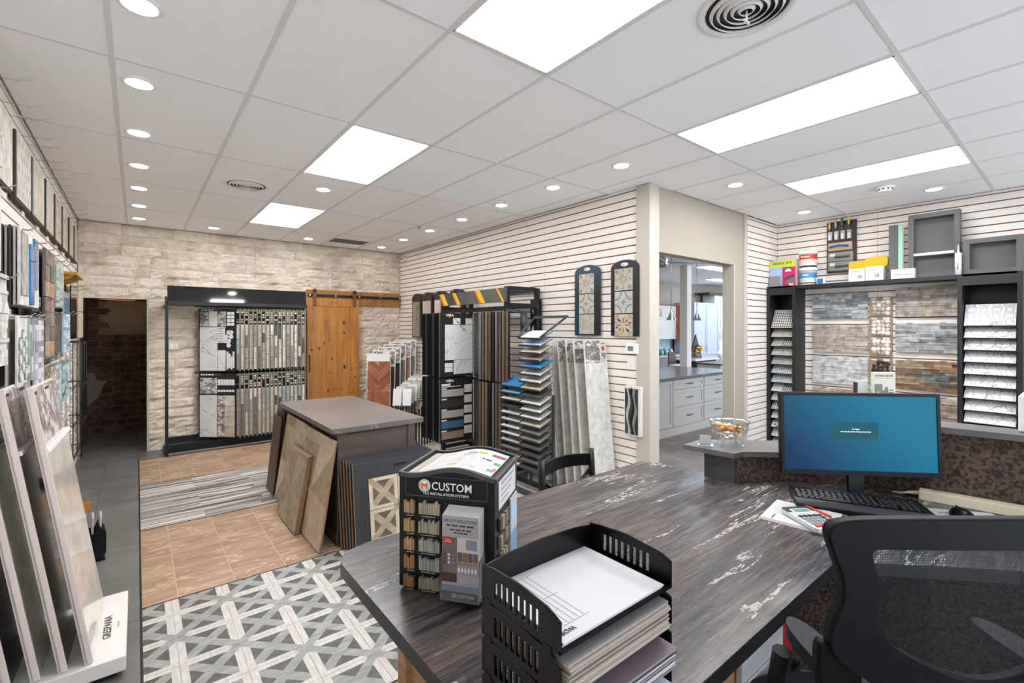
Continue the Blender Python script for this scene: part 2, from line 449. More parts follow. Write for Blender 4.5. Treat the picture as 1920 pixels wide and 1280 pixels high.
# linear stone strips
y = 4.89; k = 0
while y < 6.285:
    hgt = [.05, .09, .07, .045, .08][k % 5]; hgt = min(hgt, 6.29 - y)
    x = .025
    while x < 2.29:
        ln = R.choice([.45, .62, .78, .95]); x1 = min(x + ln, 2.3)
        if 2.3 - x1 < .2: x1 = 2.3
        tile(x, y, x1, y + hgt, 'strip_light', nm='strip_tile'); x = x1
    y += hgt; k += 1
# printed star pattern tile: white half-bars on the edges, grey cross, dark triangles (same glazed tile)
def pattern_tile(S, mats, x0=0, y0=0, x1=None, y1=None, nm='pattern_tile', t=.010, flip=False):
    g = G(); x1 = S if x1 is None else x1; y1 = S if y1 is None else y1; e = .0012
    g.box(e, e, -t, S - e, S - e, 0, 0)
    polys = []
    for r in range(4):
        q = .105 if r % 2 == 0 else .13
        bar = [(.13, 0), (1, 0), (1, q), (.13 + q, q)] if r % 2 == 0 else [(0, 0), (.87, 0), (.87 - q, q), (0, q)]
        e_ = .145 + q; tri = [(e_, q), (1 - e_, q), (.5, .5 - .145)]
        for pl, mi in ((bar, 1), (tri, 2)):
            pp = []
            for (a, b) in pl:
                for _ in range(r): a, b = 1 - b, a
                if flip: a = 1 - a
                pp.append((e + a * (S - 2 * e), e + b * (S - 2 * e)))
            polys.append((pp, mi))
    for k_, (pp, mi) in enumerate(polys): g.prism(pp, -.001, .0003 + .00006 * k_, mi)
    bmesh.ops.recalc_face_normals(g.bm, faces=g.bm.faces[:])
    for co_, no in (((x0, 0, 0), (-1, 0, 0)), ((x1, 0, 0), (1, 0, 0)), ((0, y0, 0), (0, -1, 0)), ((0, y1, 0), (0, 1, 0))):
        bmesh.ops.bisect_plane(g.bm, geom=g.bm.verts[:] + g.bm.edges[:] + g.bm.faces[:], plane_co=co_, plane_no=no, clear_outer=True)
    g.keep = True
    return g.mesh(nm, mats)
PT = {}
for i in range(-1, 9):
    for j in range(-1, 6):
        ax = .164 + .26 * i; ay = 3.335 - .26 * j; fl = (i + j) % 2 == 0
        x0, x1 = max(0, .025 - ax), min(.26, 2.3 - ax); y0, y1 = max(0, 2.06 - ay), min(.26, 3.52 - ay)
        if x1 - x0 < .02 or y1 - y0 < .02: continue
        kk = (round(x0, 3), round(x1, 3), round(y0, 3), round(y1, 3), fl)
        if kk not in PT: PT[kk] = pattern_tile(.26, ['pat_grey', 'pat_white', 'pat_dark'], x0, y0, x1, y1, flip=fl)
        put('pattern_tile', PT[kk], floor, loc=(ax, ay, 0))
field(2.3, 3.77, .6, 7.52, ar(2.3, .49, 5), ar(.5, .6, 13), 'pale_tile')
for i in range(13):
    y = 2.0 + .17 * i
    x = 3.78 + (i * .47) % 1.2 - 1.2
    while x < 8.6:
        a, b = max(x, 3.79), min(x + 1.2, 8.6)
        if b - a > .05 and y < 4.2: tile(a, y, b, min(y + .17, 4.2), 'wood_floor', g=.0008, nm='floor_plank', z=0)
        x += 1.2

# ---------------- ceiling ----------------
ceil = struct('ceiling', G().box(-.75, -3.1, CZ + .02, 6.8, 2.7, CZ + .12).box(-.75, 2.7, CZ + .02, 3.9, 8.1, CZ + .12).obj('ceiling', 'ceiling_tile'))
XL = [1.12 + .61 * i for i in range(-3, 11)]; YL = [.61 + 1.245 * j for j in range(-3, 8)]
LIGHTS = {(3, 5), (3, 7), (3, 3), (6, 3), (9, 3)}
CT = {}
def ctile(x0, y0, x1, y1):
    k = (round(x1 - x0, 3), round(y1 - y0, 3))
    if k not in CT: CT[k] = G().box(.010, .010, 0, x1 - x0 - .010, y1 - y0 - .010, .015, bev=.002).mesh('ceiling_tile', 'ceiling_tile')
    put('ceiling_tile', CT[k], ceil, loc=(x0, y0, CZ))
for i, (a, b) in enumerate(zip(XL, XL[1:])):
    for j, (c, d) in enumerate(zip(YL, YL[1:])):
        a0, b0 = max(a, -.585), min(b, 6.67); ymax = 8.0 if a0 < 3.7 else 2.63
        c0, d0 = max(c, -3.0), min(d, ymax)
        if a0 < 3.77 < b0 and c0 >= 2.6: b0 = 3.77
        if (i, j) in LIGHTS or b0 - a0 < .03 or d0 - c0 < .03: continue
        ctile(a0, c0, b0, d0)
for x in XL:
    if -.58 < x < 6.66:
        G().box(x - .012, -3.0, CZ - .003, x + .012, 8.0 if x < 3.77 else 2.63, CZ + .018).obj('grid_bar', 'ceiling_grid', ceil)
for y in YL:
    if -3.0 < y < 8:
        G().box(-.585, y - .011, CZ - .0025, 6.67 if y < 2.6 else 3.77, y + .011, CZ + .017).obj('grid_bar', 'ceiling_grid', ceil)
LN = {(3, 5): 'square-looking lit ceiling panel between the small round vent and the middle slat wall', (3, 7): 'farthest lit ceiling panel, nearest the stone wall',
      (3, 3): 'lit ceiling panel cut by the top edge of the photo, nearest the camera', (6, 3): 'long lit ceiling panel over the desk, nearer of the two at right',
      (9, 3): 'long lit ceiling panel beside the smoke detector, farther of the two at right'}
for (i, j), lb in LN.items():
    cx, cy = (XL[i] + XL[i + 1]) / 2, (YL[j] + YL[j + 1]) / 2
    t = thing('ceiling_light', lb, 'light', (cx, cy, CZ - .004), 0)
    hx, hy = .293, .61
    g = G()
    g.box(-hx, -hy, 0, hx, -hy + .010, .012).box(-hx, hy - .010, 0, hx, hy, .012).box(-hx, -hy, 0, -hx + .010, hy, .012).box(hx - .010, -hy, 0, hx, hy, .012)
    g.obj('frame', 'white_plastic', t)
    G().box(-hx + .010, -hy + .010, .002, hx - .010, hy - .010, .008).obj('diffuser', {(3, 3): 'panel_light_dim', (6, 3): 'panel_light_mid', (9, 3): 'panel_light_mid'}.get((i, j), 'panel_light'), t)
# downlights
DL = [(.010, 2.53, 'at the top edge of the photo, nearest of the left row'), (.010, 3.34, 'second from the camera in the left row'), (.010, 4.19, 'third from the camera in the left row'),
      (.015, 5.03, 'fourth from the camera in the left row'), (.018, 5.84, 'fifth from the camera in the left row'), (.020, 6.67, 'sixth from the camera in the left row'),
      (.020, 7.45, 'farthest of the left row, by the stone wall'),
      (1.435, 4.76, 'beside the square lit panel in the middle of the ceiling'), (.82, 7.52, 'over the display rack header, left one along the stone wall'),
      (2.043, 7.51, 'over the display rack, middle one along the stone wall'), (3.22, 7.53, 'in the far corner between stone wall and slat wall'),
      (3.215, 6.68, 'second from the far corner along the slat wall'), (3.206, 5.83, 'third from the far corner along the slat wall'),
      (3.19, 4.975, 'fourth from the far corner along the slat wall'), (3.16, 4.12, 'third from the doorway end along the slat wall'),
      (3.157, 3.29, 'second from the doorway end along the slat wall'), (3.18, 2.486, 'nearest the corner of the slat wall and doorway header'),
      (4.455, 2.136, 'in front of the doorway header'), (6.13, 2.128, 'in the corner above the grout boxes'), (6.114, .978, 'above the tall grey niche')]
d0 = None
for x, y, s in DL:
    lb = 'small round recessed downlight ' + s
    if d0 is None:
        d0 = thing('recessed_light', lb, 'light', (x, y, CZ - .006))
        G().lathe([(.060, .002), (.062, -.001), (.072, -.002), (.082, .002), (.082, .006)], 28).obj('trim_ring', 'white_plastic', d0)
        G().lathe([(0, 0), (.060, 0), (.060, .005), (0, .005)], 28).obj('lens', 'spot_light', d0)
    else: dup(d0, loc=(x, y, CZ - .006), label=lb)
# vents
def round_vent(x, y, r, lb):
    t = thing('ceiling_vent', lb, 'vent', (x, y, CZ - .004))
    G().lathe([(r, .006), (r, .001), (r * .97, -.002), (r * .86, -.003), (r * .82, .004)], 40).obj('flange', 'white_plastic', t)
    G().lathe([(0, .003), (r * .82, .003)], 32).obj('duct', 'black_plastic', t)
    for k in range(5):
        q = r * (.74 - .14 * k)
        G().lathe([(q, .001), (q - .010, -.012), (q - .013, -.011), (q - .004, .002)], 32).obj('ring', 'white_plastic', t)
    G().cyl((0, 0, -.004), (0, 0, -.05), .004, seg=8).box(-.022, -.004, -.056, .022, .004, -.048).obj('knob', 'white_plastic', t)
round_vent(2.04, .93, .20, 'large round ceiling air diffuser near the top edge of the photo')
round_vent(.82, 5.08, .20, 'small-looking round ceiling air diffuser left of the square lit panels')
t = thing('ceiling_vent', 'rectangular slatted ceiling grille near the far corner', 'vent', (2.62, 7.37, CZ - .004))
G().box(-.30, -.20, 0, .30, -.17, .006).box(-.30, .17, 0, .30, .20, .006).box(-.30, -.2, 0, -.27, .2, .006).box(.27, -.2, 0, .30, .2, .006).obj('frame', 'white_plastic', t)
G().box(-.27, -.17, .002, .27, .17, .0035).obj('backing', 'dark_grey_metal', t)
for k in range(6): G().box(-.255 + .087 * k, -.165, -.003, -.215 + .087 * k, .165, .001).obj('slat', 'dark_grey_metal', t)
t = thing('smoke_detector', 'white round smoke detector on the ceiling above the right shelves', 'smoke detector', (5.655, 1.26, CZ))
G().lathe([(0, 0), (.075, 0), (.078, -.012), (.062, -.018), (.058, -.042), (.03, -.05), (0, -.05)], 28).obj('housing', 'white_plastic', t)
for k in range(10):
    a = 2 * PI * k / 10
    G().box(.0605, -.008, -.036, .0625, .008, -.022, M=Matrix.Rotation(a, 4, 'Z')).obj('slot', 'dark_grey_metal', t)
t = thing('sprinkler_head', 'tiny chrome sprinkler head between two downlights near the slat wall', 'sprinkler', (2.976, 5.70, CZ - .004))
G().lathe([(0, .004), (.03, .003), (.03, 0), (.008, -.004), (.006, -.02), (.016, -.022), (0, -.024)], 16).obj('head', 'steel', t)
put('deflector', G().lathe([(0, -.028), (.014, -.028), (.014, -.030), (0, -.030)], 12).mesh('deflector', 'steel'), t)

# ---------------- walls ----------------
def slatwall(name, M, length, ztop, zbot, seams=()):
    o = struct(name, G().box(0, zbot, -.11, length, CZ + .02, 0).obj(name, 'groove')); o.matrix_world = M
    cuts = [0] + list(seams) + [length]
    z = 3.0 - .0762 * math.floor((3.0 - zbot) / .0762)
    for a, b in zip(cuts, cuts[1:]):
        me = G().box(.001, .0055, 0, b - a - .001, .0707, .012, bev=.0015).mesh('slat', 'slat')
        k = 0
        while True:
            top = 3.0 - .0762 * k
            if top - .0762 < zbot: break
            put('slat', me, o, loc=(a, top - .0762, 0)); k += 1
        G().box(a + .001, 3.0045, 0, b - .001, 3.028, .012).obj('slat', 'slat', o)
        lastz = 3.0 - .0762 * k
        if lastz - zbot > .01: G().box(a + .001, zbot + .001, 0, b - .001, lastz - .004, .012).obj('slat', 'slat', o)
    return o
wl = slatwall('wall_left', fr((-.597, .0, 0), (0, 1, 0), (0, 0, 1)), 8.0, 3.0, 0, (2.85, 5.29))
struct('wall_left_near', G().box(-.70, -3.0, 0, -.585, 0, 3.05).obj('w', 'white_paint'))
wm = slatwall('wall_middle', fr((3.782, 8.0, 0), (0, -1, 0), (0, 0, 1)), 5.37, 3.0, 0, (1.5, 3.93))
ws = slatwall('wall_side', fr((5.72, 2.652, 0), (1, 0, 0), (0, 0, 1)), .95, 3.0, 0)
wr = slatwall('wall_right', fr((6.682, 2.64, 0), (0, -1, 0), (0, 0, 1)), 4.2, 3.0, 0, (1.085, 3.52))
struct('wall_right_near', G().box(6.67, -3.0, 0, 6.79, -1.56, 3.05).obj('w', 'white_paint'))
# header wall with the doorway to the next showroom
struct('wall_header', G().box(3.90, 2.63, 2.40, 5.44, 2.75, 3.05).box(5.44, 2.63, 0, 5.69, 2.75, 3.05).obj('wall_header', 'cream_wall'))
struct('trim_1', G().box(3.752, 2.600, 0, 3.905, 2.760, 3.028, bev=.006).obj('trim_1', 'trim_paint'))
struct('trim_2', G().box(5.675, 2.602, 0, 5.735, 2.66, 3.028, bev=.006).obj('trim_2', 'trim_paint'))
struct('trim_3', G().box(5.43, 2.618, 0, 5.455, 2.76, 2.40, bev=.003).obj('trim_3', 'trim_paint'))
struct('wall_middle_rear', G().box(3.892, 2.75, 0, 3.90, 8.1, 3.05).obj('w', 'cream_wall'))
struct('wall_side_rear', G().box(5.69, 2.762, 0, 6.8, 2.77, 3.05).obj('w', 'cream_wall'))
# wall behind the camera with a wide shop window and day outside
struct('wall_rear', G().box(-.7, -3.1, 0, 6.8, -3.0, .25).box(-.7, -3.1, 2.85, 6.8, -3.0, 3.05).box(-.7, -3.1, .25, -.4, -3.0, 2.85).box(6.5, -3.1, .25, 6.8, -3.0, 2.85).obj('w', 'cream_wall'))
wi = struct('window_1', G().box(-.4, -3.08, .25, 6.5, -3.02, .31).box(-.4, -3.08, 2.79, 6.5, -3.02, 2.85).obj('w', 'dark_grey_metal'))
for k in range(4):
    x = -.4 + 2.28 * k; G().box(x, -3.08, .31, x + .06, -3.02, 2.79).obj('mullion', 'dark_grey_metal', wi)
    if k < 3: G().box(x + .06, -3.054, .31, x + 2.28, -3.048, 2.79).obj('pane', 'window_glass', wi)
# stone wall at the back
wb = struct('wall_back', G().box(-.7, 8.0, 2.05, .125, 8.12, 3.05).box(.125, 8.0, 0, 3.9, 8.12, 3.05).box(-.7, 8.0, 0, -.565, 8.12, 2.05).obj('wall_back', 'mortar'))
def stone_mesh(L_, H_, seed):
    rr = random.Random(seed); g = G(); nx, nz = max(4, int(L_ / .055)), 4
    V = {}
    for side in (0, 1):
        for i in range(nx + 1):
            for j in range(nz + 1):
                x = L_ * i / nx; z = H_ * j / nz
                edge = i in (0, nx) or j in (0, nz)
                d = 0 if side == 0 else ((.010 if edge else .022) + rr.uniform(-.007, .013) + (.010 * math.sin(x * 9 + seed) if not edge else 0))
                if side and not edge: x += rr.uniform(-.012, .012); z += rr.uniform(-.008, .008)
                V[side, i, j] = g.bm.verts.new((x, -max(.004, d) if side else 0, z))
    for i in range(nx):
        for j in range(nz):
            g._f([V[1, i, j], V[1, i + 1, j], V[1, i + 1, j + 1], V[1, i, j + 1]])
    for i in range(nx):
        for j in (0, nz): g._f([V[0, i, j], V[0, i + 1, j], V[1, i + 1, j], V[1, i, j]])
    for j in range(nz):
        for i in (0, nx): g._f([V[0, i, j], V[0, i, j + 1], V[1, i, j + 1], V[1, i, j]])
    return g.mesh('stone', 'stone_wall')
CH = .1375; SL = [.28, .42, .55, .72]
SM = {(a, s): stone_mesh(a - .003, CH - .003, s * 7 + i) for i, a in enumerate(SL) for s in range(5)}
n = 0; rr = random.Random(3)
for k in range(23):
    z = k * CH; hh = min(CH, CZ - z)
    if hh < .02: break
    x = -.575 if z > 2.0 else .128
    x -= 0
    first = True
    while x < 3.765:
        a = rr.choice(SL[1:] if not first else SL); first = False
        x1 = min(x + a, 3.768)
        if 3.768 - x1 < .12: x1 = 3.768
        s = rr.randrange(5)
        # drawn-shared mesh; scaled only slightly to close the course
        put('stone', SM[a, s], wb, loc=(x, 7.999, z), scale=((x1 - x) / a, 1, hh / CH)); n += 1
        x = x1
z = 2.05
G().box(.105, 7.965, 0, .127, 8.12, 2.06, bev=.003).box(-.575, 7.965, 2.045, .127, 8.12, 2.065).obj('door_edge', 'trim_paint', wb)
# brick passage behind the doorway
wp = struct('wall_passage', G().box(-.8, 9.8, 0, .9, 9.9, 2.5).obj('wall_passage', 'brick_mortar'))
struct('wall_passage_side', G().box(-.70, 8.12, 0, -.60, 9.8, 2.5).box(.75, 8.12, 0, .85, 9.8, 2.5).obj('w', 'brick'))
struct('ceiling_passage', G().box(-.7, 8.12, 2.3, .85, 9.9, 2.4).obj('w', 'plaster'))
BM = [G().box(0, -.008, 0, .318, 0, .096, bev=.003).mesh('brick', 'brick'), G().box(0, -.011, 0, .155, 0, .096, bev=.003).mesh('brick', 'brick')]
for k in range(21):
    x = -.62 - (.165 if k % 2 else 0)
    while x < .5:
        inpatch = (-.44 < x + .16 < .20 and 1.52 < k * .104 < 2.0)
        if not inpatch: put('brick', BM[0], wp, loc=(x, 9.80, k * .104 + .004))
        x += .326
def patch(pts, par, y=9.80, d=.014): G().prism(pts, 0, d, M=Matrix(((1, 0, 0, 0), (0, 0, -1, y), (0, 1, 0, 0), (0, 0, 0, 1)))).obj('plaster_patch', 'plaster', par)
patch([(-.36, 2.10), (.12, 2.10), (.26, 1.98), (.08, 1.86), (.10, 1.62), (-.30, 1.60), (-.36, 1.74), (-.42, 1.80), (-.32, 1.94), (-.40, 2.0)], wp)
patch([(-.62, .98), (-.52, .95), (-.48, .84), (-.36, .82), (-.42, .74), (-.46, .58), (-.60, .44), (-.66, .44)], wp)
t = thing('wire_pendant', 'gold wire basket ceiling lamp seen at the top of the brick passage', 'lamp', (-.22, 8.9, 2.28))
g = G()
for k in range(12):
    a = 2 * PI * k / 12
    g.tube([(.04 * math.cos(a), .04 * math.sin(a), 0), (.17 * math.cos(a), .17 * math.sin(a), -.10), (.21 * math.cos(a), .21 * math.sin(a), -.20)], .003, 5)
for rr_, zz in ((.17, -.10), (.21, -.20)):
    g.tube([(rr_ * math.cos(2 * PI * k / 24), rr_ * math.sin(2 * PI * k / 24), zz) for k in range(25)], .004, 5)
g.obj('cage', 'amber', t)
G().lathe([(0, -.04), (.03, -.05), (.035, -.08), (0, -.11)], 12).obj('bulb', mat('bulb_warm', '#fff', .4, emit='#ffe0b5', estr=70), t)
# small fixtures on the stone wall / slat wall
t = thing('switch_plate', 'cream switch plate on the stone wall inside the black display frame', 'switch', M=fr((.40, 7.955, 1.42), (1, 0, 0), (0, 0, 1)))
G().box(-.058, -.058, -.006, .058, .058, .006, bev=.003).obj('plate', 'cream_plastic', t)
for k in (-1, 1): G().box(k * .026 - .016, -.032, .006, k * .026 + .016, .032, .010, bev=.002).obj('rocker', 'white_plastic', t)
t = thing('motion_sensor', 'small cream motion sensor high in the far corner of the slat wall', 'sensor', M=fr((3.770, 7.75, 2.90), (0, -1, 0), (0, 0, 1)))
G().box(-.035, -.055, 0, .035, .055, .022, bev=.004).obj('housing', 'cream_plastic', t)
G().lathe([(0, .035), (.02, .03), (.026, .022)], 14).obj('lens', 'white_plastic', t)
VX = (.779, -.627, 0)   # horizontal direction square to the line of sight
mat('beige_edge', '#8f8878', .5)
# ---------------- back display: black frame with two tiers of swinging sample boards ----------------
t = thing('display_rack', 'tall black metal display frame with glossy header against the stone wall', 'display rack', (.283, 7.48, 0))
G().box(0, 0, 0, .035, .035, 2.07).obj('post', 'black_metal', t)
G().box(1.76, .38, 0, 1.80, .42, 2.07).obj('post', 'black_metal', t)
G().box(.0, .035, .02, .035, .50, .055).box(0, .035, 1.93, .035, .5, 1.965).obj('side_rail', 'black_metal', t)
G().box(.035, .005, .02, 1.80, .03, .035).obj('foot_rail', 'steel', t)
G().box(.035, .20, 0, 1.80, .49, .10).obj('plinth', 'black_metal', t)
for a in ((.035, .45, .10, 1.8, .485, .16), (.35, .36, 1.955, 1.80, .41, 1.985), (.35, .36, .10, 1.8, .41, .13), (.35, .36, 1.028, 1.8, .41, 1.052)): G().box(*a).obj('hinge_rail', 'black_metal', t)
g = G(); g.prism([(.02, 2.012), (.045, 2.215), (.06, 2.215), (.035, 2.012)], .025, 1.725, M=Matrix(((0, 0, 1, 0), (1, 0, 0, 0), (0, 1, 0, 0), (0, 0, 0, 1))))
g.obj('header_panel', 'gloss_black', t)
G().box(.025, .0, 1.965, 1.74, .45, 2.012).obj('canopy', 'black_metal', t)
COLS = ['#e6e3dd', '#ddd8cf', '#cfc8bd', '#a9a49d', '#efece8', '#8a8580', '#d8d0c4', '#c4b9aa', '#6a6562', '#e3e0da', '#b9c6cc', '#cdb49e']
def wing(kk, tier, first):
    zb, zt = ((1.055, 1.935), (.125, 1.03))[tier]
    w_, h_ = .545, zt - zb
    M = fr((.68 + .054 * kk, 7.85, zb), (.40, -.37, 0), (0, 0, 1))
    nm = 'leftmost, facing the aisle' if first else ORD[kk] + ' from the left'
    t = thing('sample_board', 'swinging sample board in the %s tier of the back rack, %s' % (('upper', 'lower')[tier], nm), 'sample board', M=M,
              group='swinging boards in the back display rack')
    G().box(0, 0, -.006, w_, h_, .004).obj('board', 'black_board', t)
    G().box(w_ - .012, 0, -.007, w_, h_, .012).obj('edge_strip', 'beige_edge' if not first else 'black_metal', t)
    if first:
        if tier == 0:
            L_ = [(.02, .01, .275, .62, 'white_marble'), (.28, .31, .395, .62, 'vc'), (.285, .01, .395, .295, 'white_marble'), ]
            for a, b, c, d, m_ in L_[:1] + L_[2:]: G().box(a, b, .004, c, d, .012, bev=.001).obj('tile', m_, t)
            G().box(.28, .40, .004, .385, .62, .010, c='#e2e0dd').obj('tile', 'vc', t)
            for q in range(6): scrib(t, .29, .595 - .035 * q, .07, .008, .0102, 'ink')
            for q in range(3): G().box(.02 + .13 * q - .0 * q, .63, .004, .02 + .13 * q + .122, .84, .007).obj('photo', ['print_photo', 'white_tile', 'print_photo'][q], t)
            for (a, b) in [(.44, .545), (.475, .485), (.405, .485), (.44, .425), (.44, .365), (.475, .545), (.405, .425)]:
                G().prism([(a + .034 * math.cos(PI / 3 * i), b + .034 * math.sin(PI / 3 * i)) for i in range(6)], .004, .010).obj('hexagon_tile', 'white_tile', t)
            for q in range(4):
                G().box(.41 + .03 * q, .03 + .02 * (q % 2), .004, .434 + .03 * q, .28 - .03 * (q % 3), .010).obj('tile', 'white_marble', t)
            for q in range(8): G().box(.42 + .055 * (q % 2), .64 + .05 * (q // 2), .004, .465 + .055 * (q % 2), .68 + .05 * (q // 2), .010).obj('tile', 'white_tile', t)
        else:
            G().box(.02, .015, .004, .27, .60, .012, bev=.001).obj('tile', 'white_marble', t)
            for q in range(4):
                G().box(.28, .455 - .145 * q, .004, .38, .595 - .145 * q, .008).obj('photo', 'print_photo', t)
                G().box(.382, .455 - .145 * q, .004, .53, .595 - .145 * q, .010, c=['#dcd6cd', '#cfc4b6', '#d2c6b8', '#cdbfae'][q]).obj('tile', 'vc_n', t)
            G().box(.02, .62, .004, .27, .84, .007).obj('photo', 'print_photo', t)
            for q in range(6):
                G().box(.285 + .041 * q, .74, .004, .32 + .041 * q, .82, .010).obj('tile', 'white_tile', t)
                G().box(.285 + .041 * q, .645, .004, .315 + .041 * q, .675, .010).obj('tile', 'white_tile', t)
        scrib(t, .03, h_ - .03, .20, .018, .0042, 'white_ink')
        g = G(); g.ring([(.28 + .04 * math.cos(2 * PI * i / 20), h_ - .018 + .013 * math.sin(2 * PI * i / 20)) for i in range(20)], [(.28 + .035 * math.cos(2 * PI * i / 20), h_ - .018 + .010 * math.sin(2 * PI * i / 20)) for i in range(20)], .004, .006)
        g.obj('handle_hole', 'steel', t)
    else:
        g = G(); z = .02; r = random.Random(kk * 3 + tier)
        base = r.choice(COLS[:10]); n = r.choice([2, 3, 4, 5])
        top = h_ - .24
        hs = [top / n] * n
        for q in range(n):
            c = base if r.random() < .5 else r.choice(COLS)
            g.box(w_ - .12, z + .003, .004, w_ - .018, z + hs[q] - .004, .012, c=c); z += hs[q]
        for q in range(5):
            for s in (0, 1):
                if r.random() < .75: g.box(w_ - .115 + .05 * s, top + .04 + .034 * q, .004, w_ - .073 + .05 * s, top + .064 + .034 * q, .011, c=r.choice(COLS))
        g.box(w_ - .12, h_ - .035, .004, w_ - .02, h_ - .012, .006, c='#7e9a6a')
        g.obj('sample_tiles', 'vc_n', t)
    return t
for tier in (0, 1):
    for kk in range(18): wing(kk, tier, kk == 0)

# ---------------- barn door ----------------
t = thing('door_track', 'honey wood header board with black sliding door rail on the stone wall', 'door track', (2.125, 7.93, 2.05))
G().box(0, 0, 0, 1.62, .035, .235, bev=.003).obj('header_board', 'wood_honey', t)
G().box(.02, -.028, .125, 1.62, -.020, .165).obj('rail', 'black_metal', t)
for x in (.05, .46, .86, 1.24, 1.60): G().cyl((x, -.034, .145), (x, .002, .145), .014, seg=10).obj('bolt', 'chrome', t)
t = thing('barn_door', 'honey coloured plank barn door hanging in front of the stone wall', 'door', (2.125, 7.878, .03))
G().box(0, 0, 0, .165, .036, 2.115, bev=.003).obj('stile', 'wood_honey', t)
G().box(.70, 0, 0, .845, .036, 2.115, bev=.003).obj('stile', 'wood_honey', t)
G().box(.165, 0, 1.99, .70, .036, 2.115, bev=.003).obj('rail', 'wood_honey', t)
G().box(.165, 0, 0, .70, .036, .14, bev=.003).obj('rail', 'wood_honey', t)
xs = [.165, .235, .365, .475, .70]
for a, b in zip(xs, xs[1:]): G().box(a + .001, .010, .14, b - .001, .030, 1.99, bev=.002).obj('plank', 'wood_honey', t)
g = G(); r = random.Random(4)
for cx, cz, n, vert in [(.42, 2.05, 7, 1), (.30, 1.70, 6, 0), (.36, 1.55, 9, 0), (.10, 1.62, 4, 1), (.08, 1.95, 3, 1), (.50, .62, 7, 1), (.42, .45, 5, 0), (.78, .95, 6, 1), (.76, .55, 3, 1), (.05, .20, 5, 0)]:
    yy = -.0006 if (cx < .16 or cx > .7 or cz > 2) else .0094
    for i in range(n):
        if vert: g.box(cx - .012 * n + .024 * i, yy, cz - .03 + r.uniform(-.01, .01), cx - .012 * n + .024 * i + .005, yy + .001, cz + .03 + r.uniform(-.02, .02))
        else: g.box(cx - .03 + r.uniform(-.01, .01), yy, cz - .014 * n + .028 * i, cx + .03, yy + .001, cz - .014 * n + .028 * i + .006)
for cx, cz, q in [(.59, 1.72, .028), (.59, 1.55, .018), (.60, .98, .03), (.19, 1.30, .02), (.27, 1.38, .018), (.39, 1.12, .018), (.35, .90, .014), (.07, 1.28, .02), (.33, .60, .018), (.78, .80, .016), (.07, .35, .02)]:
    yy = -.0004 if (cx < .16 or cx > .7) else .0096
    g.prism([(cx + q * .7 * math.cos(i * PI / 4) * (1 + .25 * (i % 2)), cz + q * 1.3 * math.sin(i * PI / 4)) for i in range(8)], 0, .001, M=Matrix(((1, 0, 0, 0), (0, 0, 1, yy), (0, 1, 0, 0), (0, 0, 0, 1))))
g.obj('burnt_marks', 'wood_mark', t)
for x in (.115, .765):
    h = G().box(x - .028, -.012, 1.985, x + .028, -.001, 2.235, bev=.003).cyl((x, -.015, 2.235), (x, .0, 2.235), .034, seg=20).obj('hanger', mat('rust_metal%d' % (x > .5), '#7d4526', .6, metal=.2), t)
    for z in (2.02, 2.09, 2.16): G().cyl((x, -.018, z), (x, -.012, z), .007, seg=8).obj('bolt', 'steel', h)
    G().cyl((x, -.030, 2.235), (x, -.016, 2.235), .02, seg=14).obj('wheel', 'black_metal', h)
G().tube([(.03, -.002, .92), (.03, -.045, .94), (.03, -.045, 1.18), (.03, -.002, 1.20)], .008).obj('handle', 'black_metal', t)

# ---------------- corner: tall wood-look boards leaning, small tile rack ----------------
def boardM(P, right, lean):
    r = Vector(right).normalized(); n = Vector((0, 0, 1)).cross(r)   # pointing away from viewer
    n = -r.cross(Vector((0, 0, 1)))
    return fr(P, r, Vector((0, 0, 1)) + n * lean)
ZT = [1.257, 1.31, 1.36, 1.40, 1.437, 1.46]
fc = ['#8a5f42', '#3f3733', '#332f38', '#7e776e', '#a4886a', '#8d8378']
for i in range(5, -1, -1):
    px_, py_ = 3.10 + .105 * i - .29, 7.02 + .03 * i + .23
    t = thing('flooring_sample', 'tall wood-look sample board leaning in the far corner, %s' % ('directly behind the herringbone board' if i == 0 else ORD[i] + ' board behind it' if i < 5 else 'rearmost against the slat wall'), 'sample board',
              M=boardM((px_ - .02, py_ - .10, .02), VX, .08), group='tall boards leaning in the far corner')
    hh = ZT[i] - .02
    G().box(0, 0, -.012, .37, hh, 0).obj('backing', 'white_board', t)
    nb = 3 if i % 2 else 2
    for q in range(nb): G().box(.008, .01 + q * (hh - .27) / nb, 0, .358, .007 + (q + 1) * (hh - .27) / nb, .004, c=fc[i]).obj('tile', 'vc_n', t)
    G().box(.015, hh - .23, 0, .355, hh - .02, .002).obj('photo', 'print_photo' if i else 'white_board', t)
t = thing('herringbone_board', 'orange-brown herringbone wood sample board in front of the tall corner boards', 'sample board', M=boardM((2.79, 7.10, .02), VX, .06))
G().box(0, 0, -.016, .365, 1.125, 0).obj('backing', 'white_board', t)
r = random.Random(8)
wc = ['#a5673c', '#8f5533', '#b87c4c', '#9c6140', '#c08a58', '#86502f']
def clip_poly(P, x0, y0, x1, y1):
    for ax, lim, sg in ((0, x0, 1), (0, x1, -1), (1, y0, 1), (1, y1, -1)):
        out = []
        for a, b in zip(P, P[1:] + P[:1]):
            ia, ib = sg * (a[ax] - lim) >= 0, sg * (b[ax] - lim) >= 0
            if ia: out.append(a)
            if ia != ib:
                k = (lim - a[ax]) / (b[ax] - a[ax]); out.append((a[0] + k * (b[0] - a[0]), a[1] + k * (b[1] - a[1])))
        P = out
        if len(P) < 3: return None
    return P
